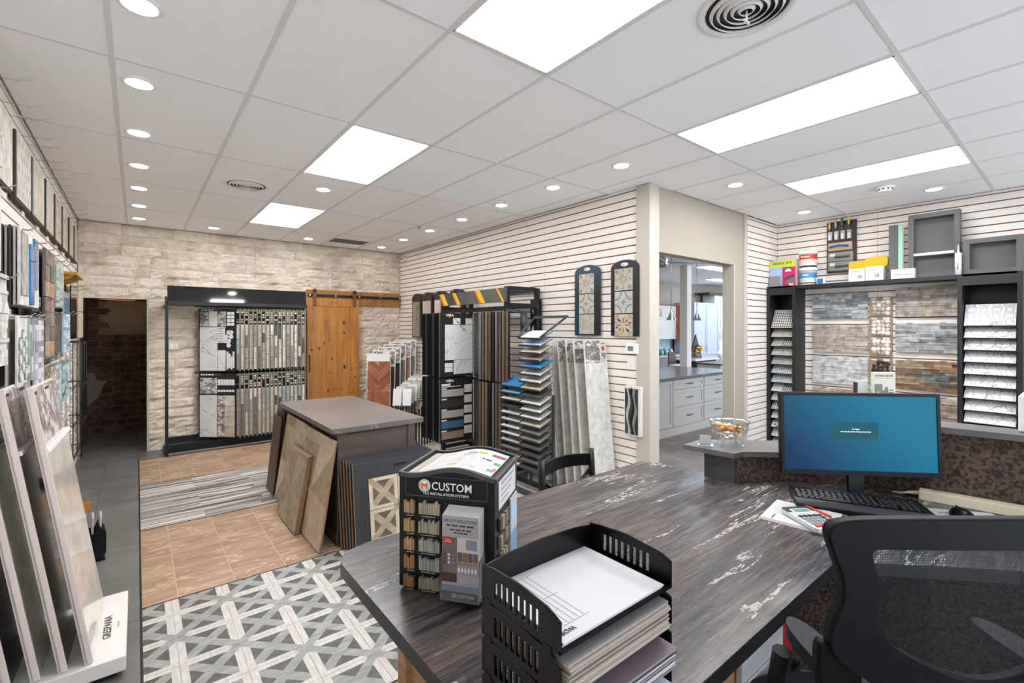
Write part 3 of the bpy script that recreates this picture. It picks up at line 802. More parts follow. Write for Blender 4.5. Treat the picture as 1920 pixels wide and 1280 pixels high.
for q in range(7):
    yy = .50 + q * .11
    for s in (0, 1):
        if s == 0: P = [(0, yy + .18), (.182, yy), (.182, yy + .105), (0, yy + .285)]
        else: P = [(.185, yy), (.365, yy + .18), (.365, yy + .285), (.185, yy + .105)]
        P = clip_poly(P, .005, .66, .36, 1.12)
        if P: G().prism(P, 0, .004, c=r.choice(wc)).obj('plank', 'vc_n', t)
for q in range(6): G().box(.005 + q * .0592, .01, 0, .062 + q * .0592, .655, .004, c=r.choice(wc)).obj('plank', 'vc_n', t)

t = thing('tile_step_rack', 'low black stepped rack holding small grey and white tile samples', 'display rack', (2.78, 6.08, 0))
g = G()
for k in range(8):
    g.box(.059 * k, -.02 + .029 * k, 0, .059 * k + .012, 0 + .029 * k, .50 + .024 * k)
    g.box(.059 * k + .24, -.20 + .029 * k, 0, .059 * k + .252, -.18 + .029 * k, .50 + .024 * k)
g.obj('side_panel', 'black_metal', t)
for k in range(8):
    G().box(0, -.02, 0, .285, .035, .006, M=Matrix.Translation((.059 * k, .029 * k, .55 + .024 * k)) @ Matrix.Rotation(math.radians(-38.8), 4, 'Z')).obj('step', 'black_metal', t)
cs = ['#dcdad8', '#cfccc8', '#b9b5ae', '#d5d2cd', '#a7a29a', '#e4e3e1', '#c2bdb5', '#aaa59c']
for col in (0, 1):
    for k in range(8):
        P = (2.777 + .059 * k + .108 * col, 6.106 + .029 * k - .087 * col, .58 + .024 * k)
        o = tag(G().box(0, 0, 0, .118, .235, .008, c=cs[(k + 3 * col) % 8] if k else ('#dddcda', '#e9e9ea')[col], bev=.001).obj('tile_sample', 'vc'),
                'small pale tile sample on the stepped rack, %s in the %s row' % ('front one' if k == 0 else ORD[k] + ' from the front', ('left', 'right')[col]), 'tile sample', 'small tile samples on the stepped rack')
        o.matrix_world = boardM(P, VX, .22)

# ---------------- four narrow sample boards hanging on the slat wall ----------------
def arch(w_, h_, n=8, r=.06):
    P = [(0, 0), (w_, 0)]
    P += [(w_, h_ - r * 1.3)]
    for i in range(1, n): a = PI / 2 * i / n; P.append((w_ - w_ * .5 * (1 - math.cos(a)) , h_ - r * 1.3 + r * 1.3 * math.sin(a)))
    P.append((w_ / 2, h_))
    for i in range(n - 1, 0, -1): a = PI / 2 * i / n; P.append((w_ * .5 * (1 - math.cos(a)), h_ - r * 1.3 + r * 1.3 * math.sin(a)))
    P.append((0, h_ - r * 1.3))
    return P
for k, (y0, y1) in enumerate([(7.28, 6.97), (6.92, 6.60), (6.53, 6.20), (6.06, 5.72)]):
    t = thing('hanging_board', 'narrow hanging plank-tile board on the slat wall, %s' % ['leftmost by the corner', 'second from the corner', 'third from the corner', 'half hidden behind the striped header'][k], 'sample board',
              M=fr((3.70, y0, 1.50), (0, -1, 0), (0, 0, 1)))
    w_ = y0 - y1
    for q in range(4): G().prism(arch(w_, .74), -.030 + .018 * q, -.018 + .018 * q).obj('board', 'dark_edge', t)
    G().box(.03, .02, .036, w_ * .52, .60, .042, c=['#a19787', '#cbc1b6', '#d6cec3', '#ded9d0'][k]).obj('tile', 'vc_n', t)
    G().box(w_ * .52 + .004, .02, .036, w_ - .03, .60, .042, c=['#8d8577', '#c3b8ad', '#cfc6ba', '#d8d3ca'][k]).obj('tile', 'vc_n', t)
    G().tube([(w_ / 2, .70, -.03), (w_ / 2, .70, .08), (w_ / 2, .715, .09)], .004).obj('hook', 'chrome', t)
    G().prism([(w_ / 2 + .035 * math.cos(2 * PI * i / 16), .70 + .013 * math.sin(2 * PI * i / 16)) for i in range(16)], .036, .0368).obj('slot', 'black_plastic', t)

# ---------------- swinging-panel rack with yellow striped header ----------------
t = thing('panel_rack', 'black panel rack with yellow-striped header in front of the slat wall', 'display rack', (3.22, 4.10, 0))
for x, y in ((0, 0), (.45, 0), (0, 1.40), (.45, 1.40)): G().box(x, y, 0, x + .05, y + .05, 2.13).obj('post', 'black_metal', t)
for z in (.03, 1.90, 2.09):
    G().box(.05, 0, z, .45, .05, z + .045).box(.05, 1.40, z, .45, 1.45, z + .045).box(.45, .05, z, .50, 1.40, z + .045).obj('rail', 'black_metal', t)
for a in ((0, .05, 1.86, .05, 1.40, 1.90), (0, .05, .25, .05, 1.40, .29), (0, .05, 1.03, .03, 1.40, 1.06)): G().box(*a).obj('hinge_rail', 'black_metal', t)
G().tube([(.30, .02, 1.80), (.28, 0, 1.84), (.0, .0, 1.86)], .018).cyl((.25, 0, 1.83), (.25, .0, 1.62), .04, seg=14).obj('rear_bar', 'dark_grey_metal', t)
h = G().box(-.02, -.02, 1.955, -.008, 1.40, 2.115).obj('header_panel', mat('header_grey', '#3c3b3b', .35, col2='#5c5a58', scale=3), t)
for a, b in ((.02, .05), (.38, .16), (.92, .12), (1.22, .16)):
    G().prism([(a, 1.957), (a + b * .55, 1.957), (a + b * .55 + .12, 2.113), (a + .12, 2.113)], 0, .001, M=Matrix(((0, 0, 1, -.0215), (1, 0, 0, 0), (0, 1, 0, 0), (0, 0, 0, 1)))).obj('stripe', 'yellow', h)
    G().prism([(a + b * .62, 1.957), (a + b * .75, 1.957), (a + b * .75 + .12, 2.113), (a + b * .62 + .12, 2.113)], 0, .001, M=Matrix(((0, 0, 1, -.0215), (1, 0, 0, 0), (0, 1, 0, 0), (0, 0, 0, 1)))).obj('stripe', 'amber', h)
def panel(M, lb, seed, full=False, tier=0, wd=.47):
    t = thing('swing_panel', lb, 'sample board', M=M, group='swinging panels in the striped-header rack')
    h_ = .76
    G().box(0, 0, -.007, wd, h_, .007).obj('board', 'black_board', t)
    G().box(0, 0, -.011, .008, h_, .011).obj('edge_strip', ['steel', 'wood_edge', 'beige_edge', 'wood_edge', 'black_metal'][seed % 5] if wd < .45 else ['steel', 'black_metal'][seed % 2], t)
    G().box(wd - .006, 0, -.009, wd, h_, .009).obj('edge_strip', ['wood_edge', 'dark_edge', 'wood_edge'][seed % 3], t)
    if full and tier == 0:
        for bx in [(.075, .20, .465, .62), (.195, .03, .465, .196), (.19, .625, .29, .70), (.365, .625, .465, .70)]:
            G().box(bx[0], bx[1], .007, bx[2], bx[3], .013, bev=.001).obj('tile', 'white_marble', t)
        for q in range(4): G().box(.075 + .055 * (q % 2), .06 + .055 * (q // 2), .007, .126 + .055 * (q % 2), .111 + .055 * (q // 2), .012).obj('tile', 'white_tile', t)
    elif full:
        for q, c in enumerate(['#aaa39c', '#37322f', '#a79e97', '#3f5d77', '#8c7767']):
            G().box(.03, .545 - .125 * q, .007, .335, .63 - .125 * q, .012, c=c, bev=.001).obj('tile', 'vc_gloss' if 0 else 'vc', t)
            G().box(.03, .635 - .125 * q, .007, .10, .65 - .125 * q, .009, c='#d9d7d4').obj('tag', 'vc', t)
        G().box(.03, .66, .007, .30, .668, .009).box(.03, .675, .007, .15, .70, .009).obj('tag', 'white_board', t)
        for q in range(5): G().box(.345, .56 - .125 * q + .02, .007, .455, .655 - .125 * q + .02, .012, c='#dcdbd8', bev=.001).obj('tile', 'vc_n', t)
        g = G(); r = random.Random(2)
        for q in range(2, 5):
            for s in range(4): g.prism([(.35 + .025 * s, .585 - .125 * q), (.353 + .025 * s, .585 - .125 * q), (.375 + .02 * s, .67 - .125 * q), (.372 + .02 * s, .67 - .125 * q)], .012, .0125)
        g.obj('pattern_lines', 'ink_light', t)
    else:
        g = G(); r = random.Random(seed)
        for q in range(3): g.box(.05, .02 + .24 * q, .007, .44, .24 + .24 * q, .012, c=r.choice(COLS))
        g.obj('sample_tiles', 'vc_n', t)
    if full:
        text('CEPA', .036, 'white_ink', t, (.145, h_ - .028, .0074), bold=.0012, sx=1.25)
        g = G(); k = .034
        g.ring([(.145 + k * math.cos(PI / 2 * i), h_ - .028 + k * .95 * math.sin(PI / 2 * i)) for i in range(4)], [(.145 + (k - .005) * math.cos(PI / 2 * i), h_ - .028 + (k - .005) * .95 * math.sin(PI / 2 * i)) for i in range(4)], .007, .0078, smooth=False)
        g.obj('emblem', 'amber', t)
        q = [(.34 + .042 * math.cos(2 * PI * i / 20), h_ - .028 + .016 * math.sin(2 * PI * i / 20)) for i in range(20)]
        G().ring(q, [(.34 + (x - .34) * .8, h_ - .028 + (y - h_ + .028) * .6) for x, y in q], .007, .011).obj('handle_ring', 'dark_grey_metal', t)
        G().prism([(.34 + (x - .34) * .8, h_ - .028 + (y - h_ + .028) * .6) for x, y in q], .007, .0075).obj('handle_slot', 'black_plastic', t)
    return t
for tier, zb in ((0, 1.08), (1, .30)):
    tn = ('upper', 'lower')[tier]
    panel(fr((2.76, 4.80, zb), (1, 0, 0), (0, 0, 1)), 'black swing panel with %s, %s tier of the striped-header rack' % (('large white marbled tile', 'grey, black and blue plank tiles')[tier], tn), 0, True, tier)
    for k in range(5):
        panel(fr((2.77 , 4.88 + .085 * k, zb), (1, 0, 0), (0, 0, 1)), 'edge-on swing panel behind the front one, %s of the %s tier' % (ORD[k], tn), k + 1, wd=.46)
    for k in range(9):
        hx, hy = 3.21, 4.72 - .055 * k
        a = math.radians(244 + 0.6 * k); dx, dy = math.cos(a) * .42, math.sin(a) * .42
        panel(fr((hx + dx, hy + dy, zb), (-dx, -dy, 0), (0, 0, 1)), 'swing panel folded towards the camera, %s from the marbled one in the %s tier' % (ORD[k], tn), k + tier, wd=.42)
# round black tile-sample disc strip behind the rack
t = thing('sample_strip', 'black hanging strip with round white mosaic samples behind the panel rack', 'sample board', M=fr((3.74, 4.28, 1.05), (0, -1, 0), (0, 0, 1)))
G().box(0, 0, 0, .19, .95, .012).obj('board', 'black_board', t)
for q in range(4): G().lathe([(0, .012), (.062, .012), (.064, .016), (.05, .018), (0, .018)], 20, (.095, .12 + .235 * q, 0)).obj('sample_disc', 'pale_tile' if q % 2 else 'white_tile', t)

# ---------------- stair rack of tile samples ----------------
t = thing('stair_rack', 'dark grey metal stair rack full of tilted tile samples by the slat wall', 'display rack', (3.0, 3.30, 0))
for y in (0, .335, .66):
    top = 1.60 if y < .6 else 1.12
    if y == 0: top = 1.0
    for x in (.175,): G().box(x, y, .05, x + .022, y + .022, top - (.03 if x < 0 else 0)).obj('upright', 'dark_grey_metal', t)
for y0, y1 in ((.005, -.06), (.34, .42)): G().tube([(.0, y0, 1.57), (.30, y1, 1.775)], .012, 6).obj('easel_arm', 'dark_grey_metal', t)
G().box(.0, .0, 0, .40, .03, .05).box(.0, .65, 0, .40, .68, .05).box(.0, .03, 0, .03, .65, .05).box(.24, .03, 0, .27, .65, .05).obj('base', 'dark_grey_metal', t)
G().box(.285, -.065, 1.762, .31, .425, 1.787).obj('top_bar', 'dark_grey_metal', t)
g = G()
NR, NL = 19, 12
def shelfM(col, k, zt):
    z = zt - .072 * k
    sag = .10 * max(0, (k - 6) / 12)
    return Matrix.Translation((3.02 - sag * 0 , (3.33, 3.65)[col], z - .05)) @ Matrix.Rotation(math.radians(-23), 4, 'Y')
tc = {0: ['#f1efec', '#b7cfe2', '#cfc3b4', '#9a8f88', '#3f8fc4', '#c9c8c6', '#dcdad4', '#c8b6a4', '#4c4743', '#dedcd7', '#d7d5d0', '#d9d5ce', '#c6bba9', '#77726c', '#8a867f', '#5c5a57', '#4a4745', '#6b655e', '#4f4d4a'],
      1: ['#2e78b6', '#6ba6c4', '#cbc8c4', '#3a3a3a', '#d2cfc9', '#c7c5c1', '#d3dcde', '#d5d2cc', '#b9b5ad', '#7c786f', '#bdb59f', '#d4cdbc']}
for col, n_, zt in ((0, NR, 1.60), (1, NL, 1.10)):
    for k in range(n_):
        M = shelfM(col, k, zt)
        s = put('shelf', G().box(-.005, 0, 0, .19, .31, .006).box(-.005, 0, 0, .0, .31, .02).mesh('shelf', 'dark_grey_metal'), t)
        s.matrix_world = M; s.matrix_parent_inverse = Matrix.Translation((-3.0, -3.30, 0))
        c = tc[col][k % len(tc[col])]
        o = tag(G().box(.004, .006, .0065, .185, .300, .015, c=c, bev=.001).obj('tile_sample', 'vc'), '%s tile sample on the stair rack, %s from the top of the %s column' % (
            'blue glass' if c in ('#3f8fc4', '#2e78b6', '#6ba6c4') else 'dark' if c in ('#4c4743', '#3a3a3a', '#5c5a57', '#4a4745', '#4f4d4a') else 'pale', ORD[k], ('right', 'left')[col]), 'tile sample', 'tile samples on the stair rack')
        o.matrix_world = M

# ---------------- six white boards standing by the slat wall ----------------
Ys = [3.80, 3.63, 3.50, 3.38, 3.27, 3.13]
for i, y in enumerate(Ys):
    t = thing('white_tile_board', 'tall white tile board by the slat wall, %s' % (['leftmost with small grey squares', 'second from left with a grey band', 'third from left with a photo on top', 'fourth from left with a photo on top', 'fifth from left with a photo on top', 'rightmost, with a grey kitchen photo'][i]), 'sample board',
              M=fr((3.42, y - .14, .03), (1, 0, 0), (0, .093, 1)))
    w_, hh = .325, 1.515
    G().box(0, 0, -.014, w_, hh, 0).obj('backing', 'white_board', t)
    if i == 5: ys = [0, .40, .62, .80, .94, 1.10, 1.27]
    elif i == 0: ys = [0, .3, .6, .9, 1.2, 1.5]
    else: ys = [0, .45, .85, 1.27] if i % 2 else [0, .62, .95, 1.27]
    for a, b in zip(ys, ys[1:]):
        cc = {0: '#f2f0ea', 1: '#efede7', 2: '#f1efe9', 3: '#f2f0ea', 4: '#edebe4', 5: '#dcddd8'}[i]
        if i == 1 and a > .5 and b < 1: cc = '#a3a29b'
        G().box(.010, a + .01, 0, w_ - .006, b + .008, .006, c=cc).obj('tile', 'vc_n', t)
    if i == 0:
        g = G()
        for a in (.06, .17):
            for q in range(15): g.box(a, .05 + .10 * q, .006, a + .035, .085 + .10 * q, .0075)
        g.obj('inset_squares', 'niche_grey', t)
    if i >= 2:
        G().box(.010, 1.285, 0, .225 if i == 5 else w_ - .01, hh - .005, .003).obj('photo', 'print_photo', t)
    if i == 5:
        G().box(.235, 1.285, 0, .318, hh - .005, .002).obj('leaflet', 'paper', t)
        G().box(.255, 1.41, .002, .295, 1.45, .003).obj('swatch', 'red_ink', t); G().box(.243, 1.30, .002, .31, 1.385, .003).obj('swatch', 'print_photo', t)
        scrib(t, .25, 1.475, .05, .010, .0022, 'ink')
# two arched boards with mosaic tiles
mats_t = [('#c9c2b4', '#8d877c'), ('#c4bfb3', '#77786f'), ('#c0bbae', '#a29d92'), ('#bcb6a9', '#8c867b'), ('#b9bab5', '#6f7680'), ('#c2b7a4', '#8a5a48')]
def deco(par, x, y, s, cols, style):
    o = G().box(x, y, .008, x + s, y + s, .015, c=cols[0], bev=.001).obj('tile', 'vc_n', par)
    g = G(); cx, cy = x + s / 2, y + s / 2
    def petal(a, r0, r1, w_, c=cols[1]):
        d = (math.cos(a), math.sin(a)); n_ = (-d[1], d[0])
        P = [(cx + d[0] * r0, cy + d[1] * r0), (cx + d[0] * (r0 + r1) / 2 + n_[0] * w_, cy + d[1] * (r0 + r1) / 2 + n_[1] * w_), (cx + d[0] * r1, cy + d[1] * r1), (cx + d[0] * (r0 + r1) / 2 - n_[0] * w_, cy + d[1] * (r0 + r1) / 2 - n_[1] * w_)]
        P = clip_poly(P, x + .003, y + .003, x + s - .003, y + s - .003)
        if P: g.prism(P, .0152, .0156, c=c)
    def arc(ax, ay, r, w_, a0, a1, c=cols[1]):
        n_ = 14
        for i in range(n_):
            t0 = a0 + (a1 - a0) * i / n_; t1 = a0 + (a1 - a0) * (i + 1) / n_
            P = [(ax + r * math.cos(t0), ay + r * math.sin(t0)), (ax + r * math.cos(t1), ay + r * math.sin(t1)), (ax + (r - w_) * math.cos(t1), ay + (r - w_) * math.sin(t1)), (ax + (r - w_) * math.cos(t0), ay + (r - w_) * math.sin(t0))]
            P = clip_poly(P, x + .003, y + .003, x + s - .003, y + s - .003)
            if P: g.prism(P, .0152, .0156, c=c)
    if style % 3 == 0:
        for k in range(8): petal(k * PI / 4, .012, .05, .009)
        for k in range(4): petal(PI / 4 + k * PI / 2, .075, .14, .022); petal(k * PI / 2, .07, .10, .012)
        arc(cx, cy, .062, .004, 0, 2 * PI)
    elif style % 3 == 1:
        for sx_ in (0, 1):
            for sy_ in (0, 1): arc(x + s * sx_, y + s * sy_, s * .42, .012, 0, 2 * PI)
        for k in range(4): petal(k * PI / 2, .0, .03, .008)
    else:
        for k in range(4): petal(k * PI / 2, .01, .085, .008); petal(PI / 4 + k * PI / 2, .03, .09, .010)
        for sx_ in (0, 1):
            for sy_ in (0, 1): arc(x + s * sx_, y + s * sy_, .05, .006, 0, 2 * PI)
        for q in range(6):
            arc(x + s * (q % 2), y + s * (q // 2) / 2, .03, .004, 0, 2 * PI, c='#35507e' if style == 5 else '#6f7f95')
            if style == 5: petal(q * PI / 3 + .3, .055, .10, .012, c=('#9b3d34', '#c79a3e', '#35507e')[q % 3])
    g.obj('glaze_pattern', 'vc', par)
for k, (y0, w_, s, zt, x0) in enumerate([(3.552, .362, .206, .655, .072), (3.052, .338, .215, .665, .052)]):
    t = thing('arched_board', ('left' if k == 0 else 'right') + ' arched black board of three ornate tiles' + (', all plain grey patterns' if k == 0 else ', lowest tile with coloured scrolls'), 'sample board', M=fr((3.745, y0, 1.582), (0, -1, 0), (0, 0, 1)))
    G().prism(arch(w_, .75), 0, .008).obj('board', mat('board_fade%d' % k, '#1f1c1b', .28, col2='#16425c', scale=1.3, lo=.40, hi=.62, detail=1), t)
    for q in range(3): deco(t, x0, zt - s - q * (s + .010), s, mats_t[q + 3 * k], q + 3 * k)
    G().tube([(w_ / 2, .70, -.01), (w_ / 2, .70, .04), (w_ / 2, .715, .05)], .004).obj('hook', 'chrome', t)
    q = [(w_ / 2 + .045 * math.cos(2 * PI * i / 20), .705 + .018 * math.sin(2 * PI * i / 20)) for i in range(20)]
    G().prism(q, .008, .0085).obj('slot', 'white_board', t)
t = thing('thermostat', 'white thermostat with grey screen on the slat wall', 'thermostat', M=fr((3.768, 2.878, 1.41), (0, -1, 0), (0, 0, 1)))
G().box(0, 0, 0, .15, .10, .028, bev=.006).obj('housing', 'white_plastic', t); G().box(.03, .028, .028, .095, .075, .029).obj('display', mat('lcd', '#6f7f78', .3), t)
t = thing('light_switch', 'white triple light switch below the thermostat', 'switch', M=fr((3.768, 2.872, 1.255), (0, -1, 0), (0, 0, 1)))
G().box(0, 0, 0, .162, .115, .005, bev=.002).obj('plate', 'white_plastic', t)
for k in range(3): G().box(.022 + .042 * k, .03, .005, .050 + .042 * k, .085, .010, bev=.002).obj('rocker', 'white_plastic', t)
t = thing('agate_panel', 'white box sample panel with grey banded agate face, low on the slat wall', 'sample board', M=fr((3.768, 2.872, .625), (0, -1, 0), (0, 0, 1)))
G().box(0, 0, 0, .195, .475, .05, bev=.003).obj('box', 'white_board', t)
r = random.Random(5)
pts = [[.012 + (.15) * i / 6 + (.014 * math.sin(j * .8 + i * .6) if 0 < i < 6 else 0) for j in range(13)] for i in range(7)]
for i, c in enumerate(['#34363a', '#c9c9c5', '#4b4d50', '#2b2d30', '#8f9090', '#3c3f43']):
    P = [(pts[i][j], .012 + .44 * j / 12) for j in range(13)] + [(pts[i + 1][j], .012 + .44 * j / 12) for j in range(12, -1, -1)]
    G().prism(P, .05, .053, c=c).obj('band', 'vc_gloss', t)
G().cyl((.09, .462, .05), (.09, .462, .054), .006, seg=10).obj('screw', 'steel', t)
# ---------------- island cabinet ----------------
t = thing('island_cabinet', 'dark brown island cabinet with grey stone top in the middle of the tile floor', 'cabinet', (1.14, 3.57, 0))
G().box(.06, .05, .0, .69, 1.60, .86).obj('body', 'cabinet_brown', t)
G().box(.045, .035, 0, .70, 1.615, .10, bev=.004).obj('plinth', 'cabinet_brown', t)
for x in (.05, .63): G().box(x, .03, .10, x + .07, .06, .86, bev=.003).obj('corner_post', 'cabinet_brown', t)
G().box(.12, .040, .60, .63, .052, .84, bev=.002).obj('apron', 'cabinet_brown', t)
G().prism([(0, .02), (.02, 0), (.76, 0), (.77, .01), (.755, 1.66), (.74, 1.67), (.02, 1.67), (0, 1.65)], .862, .900).obj('top', 'island_top', t)
def flat_board(name, lb, cat, P, right, lean, w_, hh, th, m, group=None):
    t = thing(name, lb, cat, M=boardM(P, right, lean), group=group)
    G().box(0, 0, -th, w_, hh, 0, bev=.002).obj('backing', 'wood_edge', t)
    return t
def wood_fan(t, w_, hh, seed, cols, z=0):
    r = random.Random(seed)
    n = 2; s = w_
    y = 0
    while y < hh - .01:
        y1 = min(y + s, hh)
        P0 = [(0, y), (w_, y), (w_, y + s), (0, y + s)]
        c = (w_ * .45, y + s * .5)
        e = [(0, y), (w_ * .5, y), (w_, y), (w_, y + s * .45), (w_, y + s), (w_ * .55, y + s), (0, y + s), (0, y + s * .55)]
        for i in range(8):
            P = clip_poly([c, e[i], e[(i + 1) % 8]], .002, .002, w_ - .002, y1 - .002)
            if P: G().prism(P, z, z + .003, c=cols[(i + seed) % len(cols)]).obj('veneer_piece', 'vc_n', t)
        y = y1
fcols = ['#c8b79c', '#b09c80', '#d3c3aa', '#a5927a', '#bfab8f', '#cfbfa6']
for P, w_, hh, lb, sd in [((1.055, 5.03, .006), .72, .815, 'far large fan-veneer wood board leaning on the island side', 1), ((1.040, 4.275, .006), .72, .815, 'near large fan-veneer wood board leaning on the island side', 4)]:
    t = flat_board('veneer_board', lb, 'sample board', P, (0, -1, 0), .15, w_, hh, .016, 'beige_wood')
    wood_fan(t, w_, hh, sd, fcols)
for k in range(3):
    t = flat_board('veneer_board', ('front' if k == 2 else 'middle' if k else 'rear') + ' one of three small stacked wood boards leaning before the large ones', 'sample board', (1.008 - .014 * k, 4.575, .006), (0, -1, 0), .175, .575, .615, .012, 'beige_wood')
    if k == 2: wood_fan(t, .575, .615, 2, ['#b3a48c', '#a99a82', '#b8a991', '#a5967e'])
    else: G().box(.002, .002, 0, .573, .613, .002).obj('veneer', 'beige_wood', t)
for k in range(3):
    o = tag(G().box(0, 0, 0, .30, .86 - .05 * k, .012, c=['#7a6a5e', '#4c2d28', '#5d4a40'][k]).obj('plank_sample', 'vc_n'), 'narrow dark plank sample leaning at the far corner of the island, %s' % ['nearest the island', 'middle', 'outermost'][k], 'sample board', 'dark planks at the far island corner')
    o.matrix_world = boardM((1.12 - .03 * k, 5.42 - .02 * k, .005), (0, -1, 0), .10)
# folder stack leaning on the island front
for k in range(6):
    t = thing('sample_folder', ('front grey sample folder with cut handle and star-pattern tiles' if k == 0 else 'grey sample folder with brown edges, %s behind the front one' % ORD[k - 1]) + ', leaning on the island', 'sample board',
              M=boardM((1.262 - .013 * k, 3.400 + .026 * k, .004), (1, 0, 0), .14), group=None if k == 0 else 'folders leaning on the island')
    G().box(0, 0, -.010, .70, .635 + .008 * k, 0, bev=.002).obj('cover', 'dark_charcoal', t)
    G().box(-.0015, 0, -.011, .003, .635 + .008 * k, .0005).obj('edge', 'wood_edge', t)
    if k == 0:
        q = [(.385 + .065 * math.copysign(abs(math.cos(2 * PI * i / 20)) ** .5, math.cos(2 * PI * i / 20)), .575 + .013 * math.sin(2 * PI * i / 20)) for i in range(20)]
        G().prism(q, 0, .001).obj('handle_slot', 'black_plastic', t)
        mat('pat_b1', '#b8a78d', .5, col2='#a8967b', scale=8, stretch=(1, 1, 5)); mat('pat_b2', '#d6c9b4', .5, col2='#c9bba4', scale=8); mat('pat_b3', '#6d5f50', .5, col2='#5f5244', scale=12)
        me = pattern_tile(.235, ['pat_b1', 'pat_b2', 'pat_b3'], t=.004)
        me2 = pattern_tile(.235, ['pat_b1', 'pat_b2', 'pat_b3'], x1=.12, t=.004, flip=True); me3 = pattern_tile(.235, ['pat_b1', 'pat_b2', 'pat_b3'], t=.004, flip=True); me4 = pattern_tile(.235, ['pat_b1', 'pat_b2', 'pat_b3'], x1=.12, t=.004)
        for j in range(2): put('star_tile', (me, me3)[j], t, loc=(.115, .035 + .237 * j, .006)); put('star_tile', (me2, me4)[j], t, loc=(.352, .035 + .237 * j, .006))

mat('niche_light', '#a8a39b', .4)
# ---------------- left wall ----------------
WX = -.585
# top row of framed tile boards on hooks
tops = [(2.72, 3.17, '#cfcac2'), (3.24, 3.66, '#d2cdc5'), (3.93, 4.39, '#cfc9c0'), (4.48, 4.95, '#c6beb1'), (5.08, 5.46, '#c4bbad'), (5.60, 5.98, '#bdb3a6'), (6.12, 6.48, '#c0b8ac'), (6.70, 7.02, '#bcb2a4'), (7.20, 7.50, '#b8ad9f')]
tops[1] = (3.36, 3.80, '#d2cdc5')
for i, (y0, y1, c) in enumerate(tops):
    if i == 0: continue
    t = thing('framed_tile_board', 'framed tile board in the row under the ceiling, %s' % (['', 'nearest the camera with large grey swirls', 'second with small grey diamonds', 'third plain cream', 'fourth with faint streaks', 'fifth with vine lines', 'sixth with net lines', 'seventh plain', 'last by the stone wall'][i]), 'sample board',
              M=fr((WX + .012, y0, 2.415), (0, 1, 0), (0, 0, 1)))
    w_ = y1 - y0
    G().box(0, 0, 0, w_, .405, .022).obj('frame', 'dark_edge', t)
    G().box(.014, .012, .022, w_ - .004, .40, .030, c=c, bev=.002).obj('tile', 'vc_n', t)
    if i in (1, 5, 6):
        g = G(); r = random.Random(i)
        for q in range(9 if i == 1 else 16):
            cx, cy, R_ = r.uniform(.05, w_ - .05), r.uniform(.05, .36), r.uniform(.03, .09) if i == 1 else r.uniform(.015, .05)
            n_ = 16; a0 = r.uniform(0, 6)
            for s in range(n_):
                t0, t1 = a0 + s * 4.6 / n_, a0 + (s + 1) * 4.6 / n_
                P = clip_poly([(cx + R_ * math.cos(t0), cy + R_ * math.sin(t0)), (cx + R_ * math.cos(t1), cy + R_ * math.sin(t1)), (cx + (R_ - .004) * math.cos(t1), cy + (R_ - .004) * math.sin(t1)), (cx + (R_ - .004) * math.cos(t0), cy + (R_ - .004) * math.sin(t0))], .016, .014, w_ - .006, .398)
                if P: g.prism(P, .030, .0306, c='#a39f9a' if i == 1 else '#7d756b')
        g.obj('glaze_pattern', 'vc', t)
    if i == 2:
        for a in range(4):
            for b_ in range(5):
                cx, cy = .06 + .10 * a + .05 * (b_ % 2), .05 + .075 * b_
                if cx < w_ - .04: G().prism([(cx - .022, cy), (cx, cy - .022), (cx + .022, cy), (cx, cy + .022)], .030, .0308).obj('diamond', 'ink_light', t)
    for yy in (.10 * w_, .9 * w_):
        t2 = tag(G().tube([(yy, .43, -.01), (yy, .435, .10), (yy, .455, .16)], .0016, 5).tube([(yy - .02, .43, .10), (yy + .02, .43, .10)], .0016, 5).obj('wall_hook', 'niche_light'),
                 ('near' if yy < .2 * w_ else 'far') + ' thin wire hook over the ' + ORD[i - 1] + ' framed tile board from the camera, under the ceiling', 'hook', 'wire hooks under the ceiling on the left wall')
        t2.matrix_world = fr((WX + .012, y0, 2.415 + .06), (0, 1, 0), (0, 0, 1))
# lower stacks: (name, y0, y1, z0, z1, depth of stack, boards, colours, decoration, label)
SN = [0]
def stack(y0, y1, z0, z1, n, cols, lb, grp, deco_=None, x_out=.135, m='vc_n', th=.009, hook=True):
    last = None; short = ' '.join(lb.split(',')[0].split()[:11])
    for k in range(n):
        x = WX + .012 + .02 + (x_out - .035) * k / max(1, n - 1)
        r = random.Random(int(y0 * 100) + k)
        front = k == n - 1
        t = thing('tile_board', (lb if front else ORD[n - 2 - k] + ' board behind the ' + short), 'sample board', M=fr((x, y0 + r.uniform(-.006, .006) * (not front), z0 + r.uniform(-.004, .004)), (0, 1, 0), (0, 0, 1)), group=None if front else grp)
        G().box(0, 0, 0, y1 - y0, z1 - z0, th, c=cols[k % len(cols)], bev=.001).obj('board', m, t)
        last = t
        if front and deco_: deco_(t, y1 - y0, z1 - z0, th)
    if hook:
        for yy in (y0 + .05, y1 - .05):
            o = tag(G().tube([(0, 0, 0), (0, .0, x_out + .02), (0, .02, x_out + .05)], .003, 6).tube([(-.03, .0, x_out + .03), (.03, .0, x_out + .03)], .002, 5).obj('wall_hook', 'steel'), ('near' if yy == y0 + .05 else 'far') + ' wire hook holding the ' + short, 'hook', 'wire hooks carrying tile boards on the left wall')
            o.matrix_world = fr((WX + .012, yy, z1 - .012), (0, 1, 0), (0, 0, 1))
    return last
def d_blue(t, w_, h_, z):
    G().box(.02, .05, z, .20, h_ - .02, z + .006, c='#b9b4ac').obj('marble_strip', 'vc_rough', t)
    for a, b, c_, d in [(.25, .01, .36, .24), (.25, .245, .36, .33), (.37, .10, .49, .25), (.37, .255, .49, h_ - .01)]:
        G().box(a, b, z, c_, d, z + .008, bev=.001).obj('glass_tile', 'blue_glass', t)
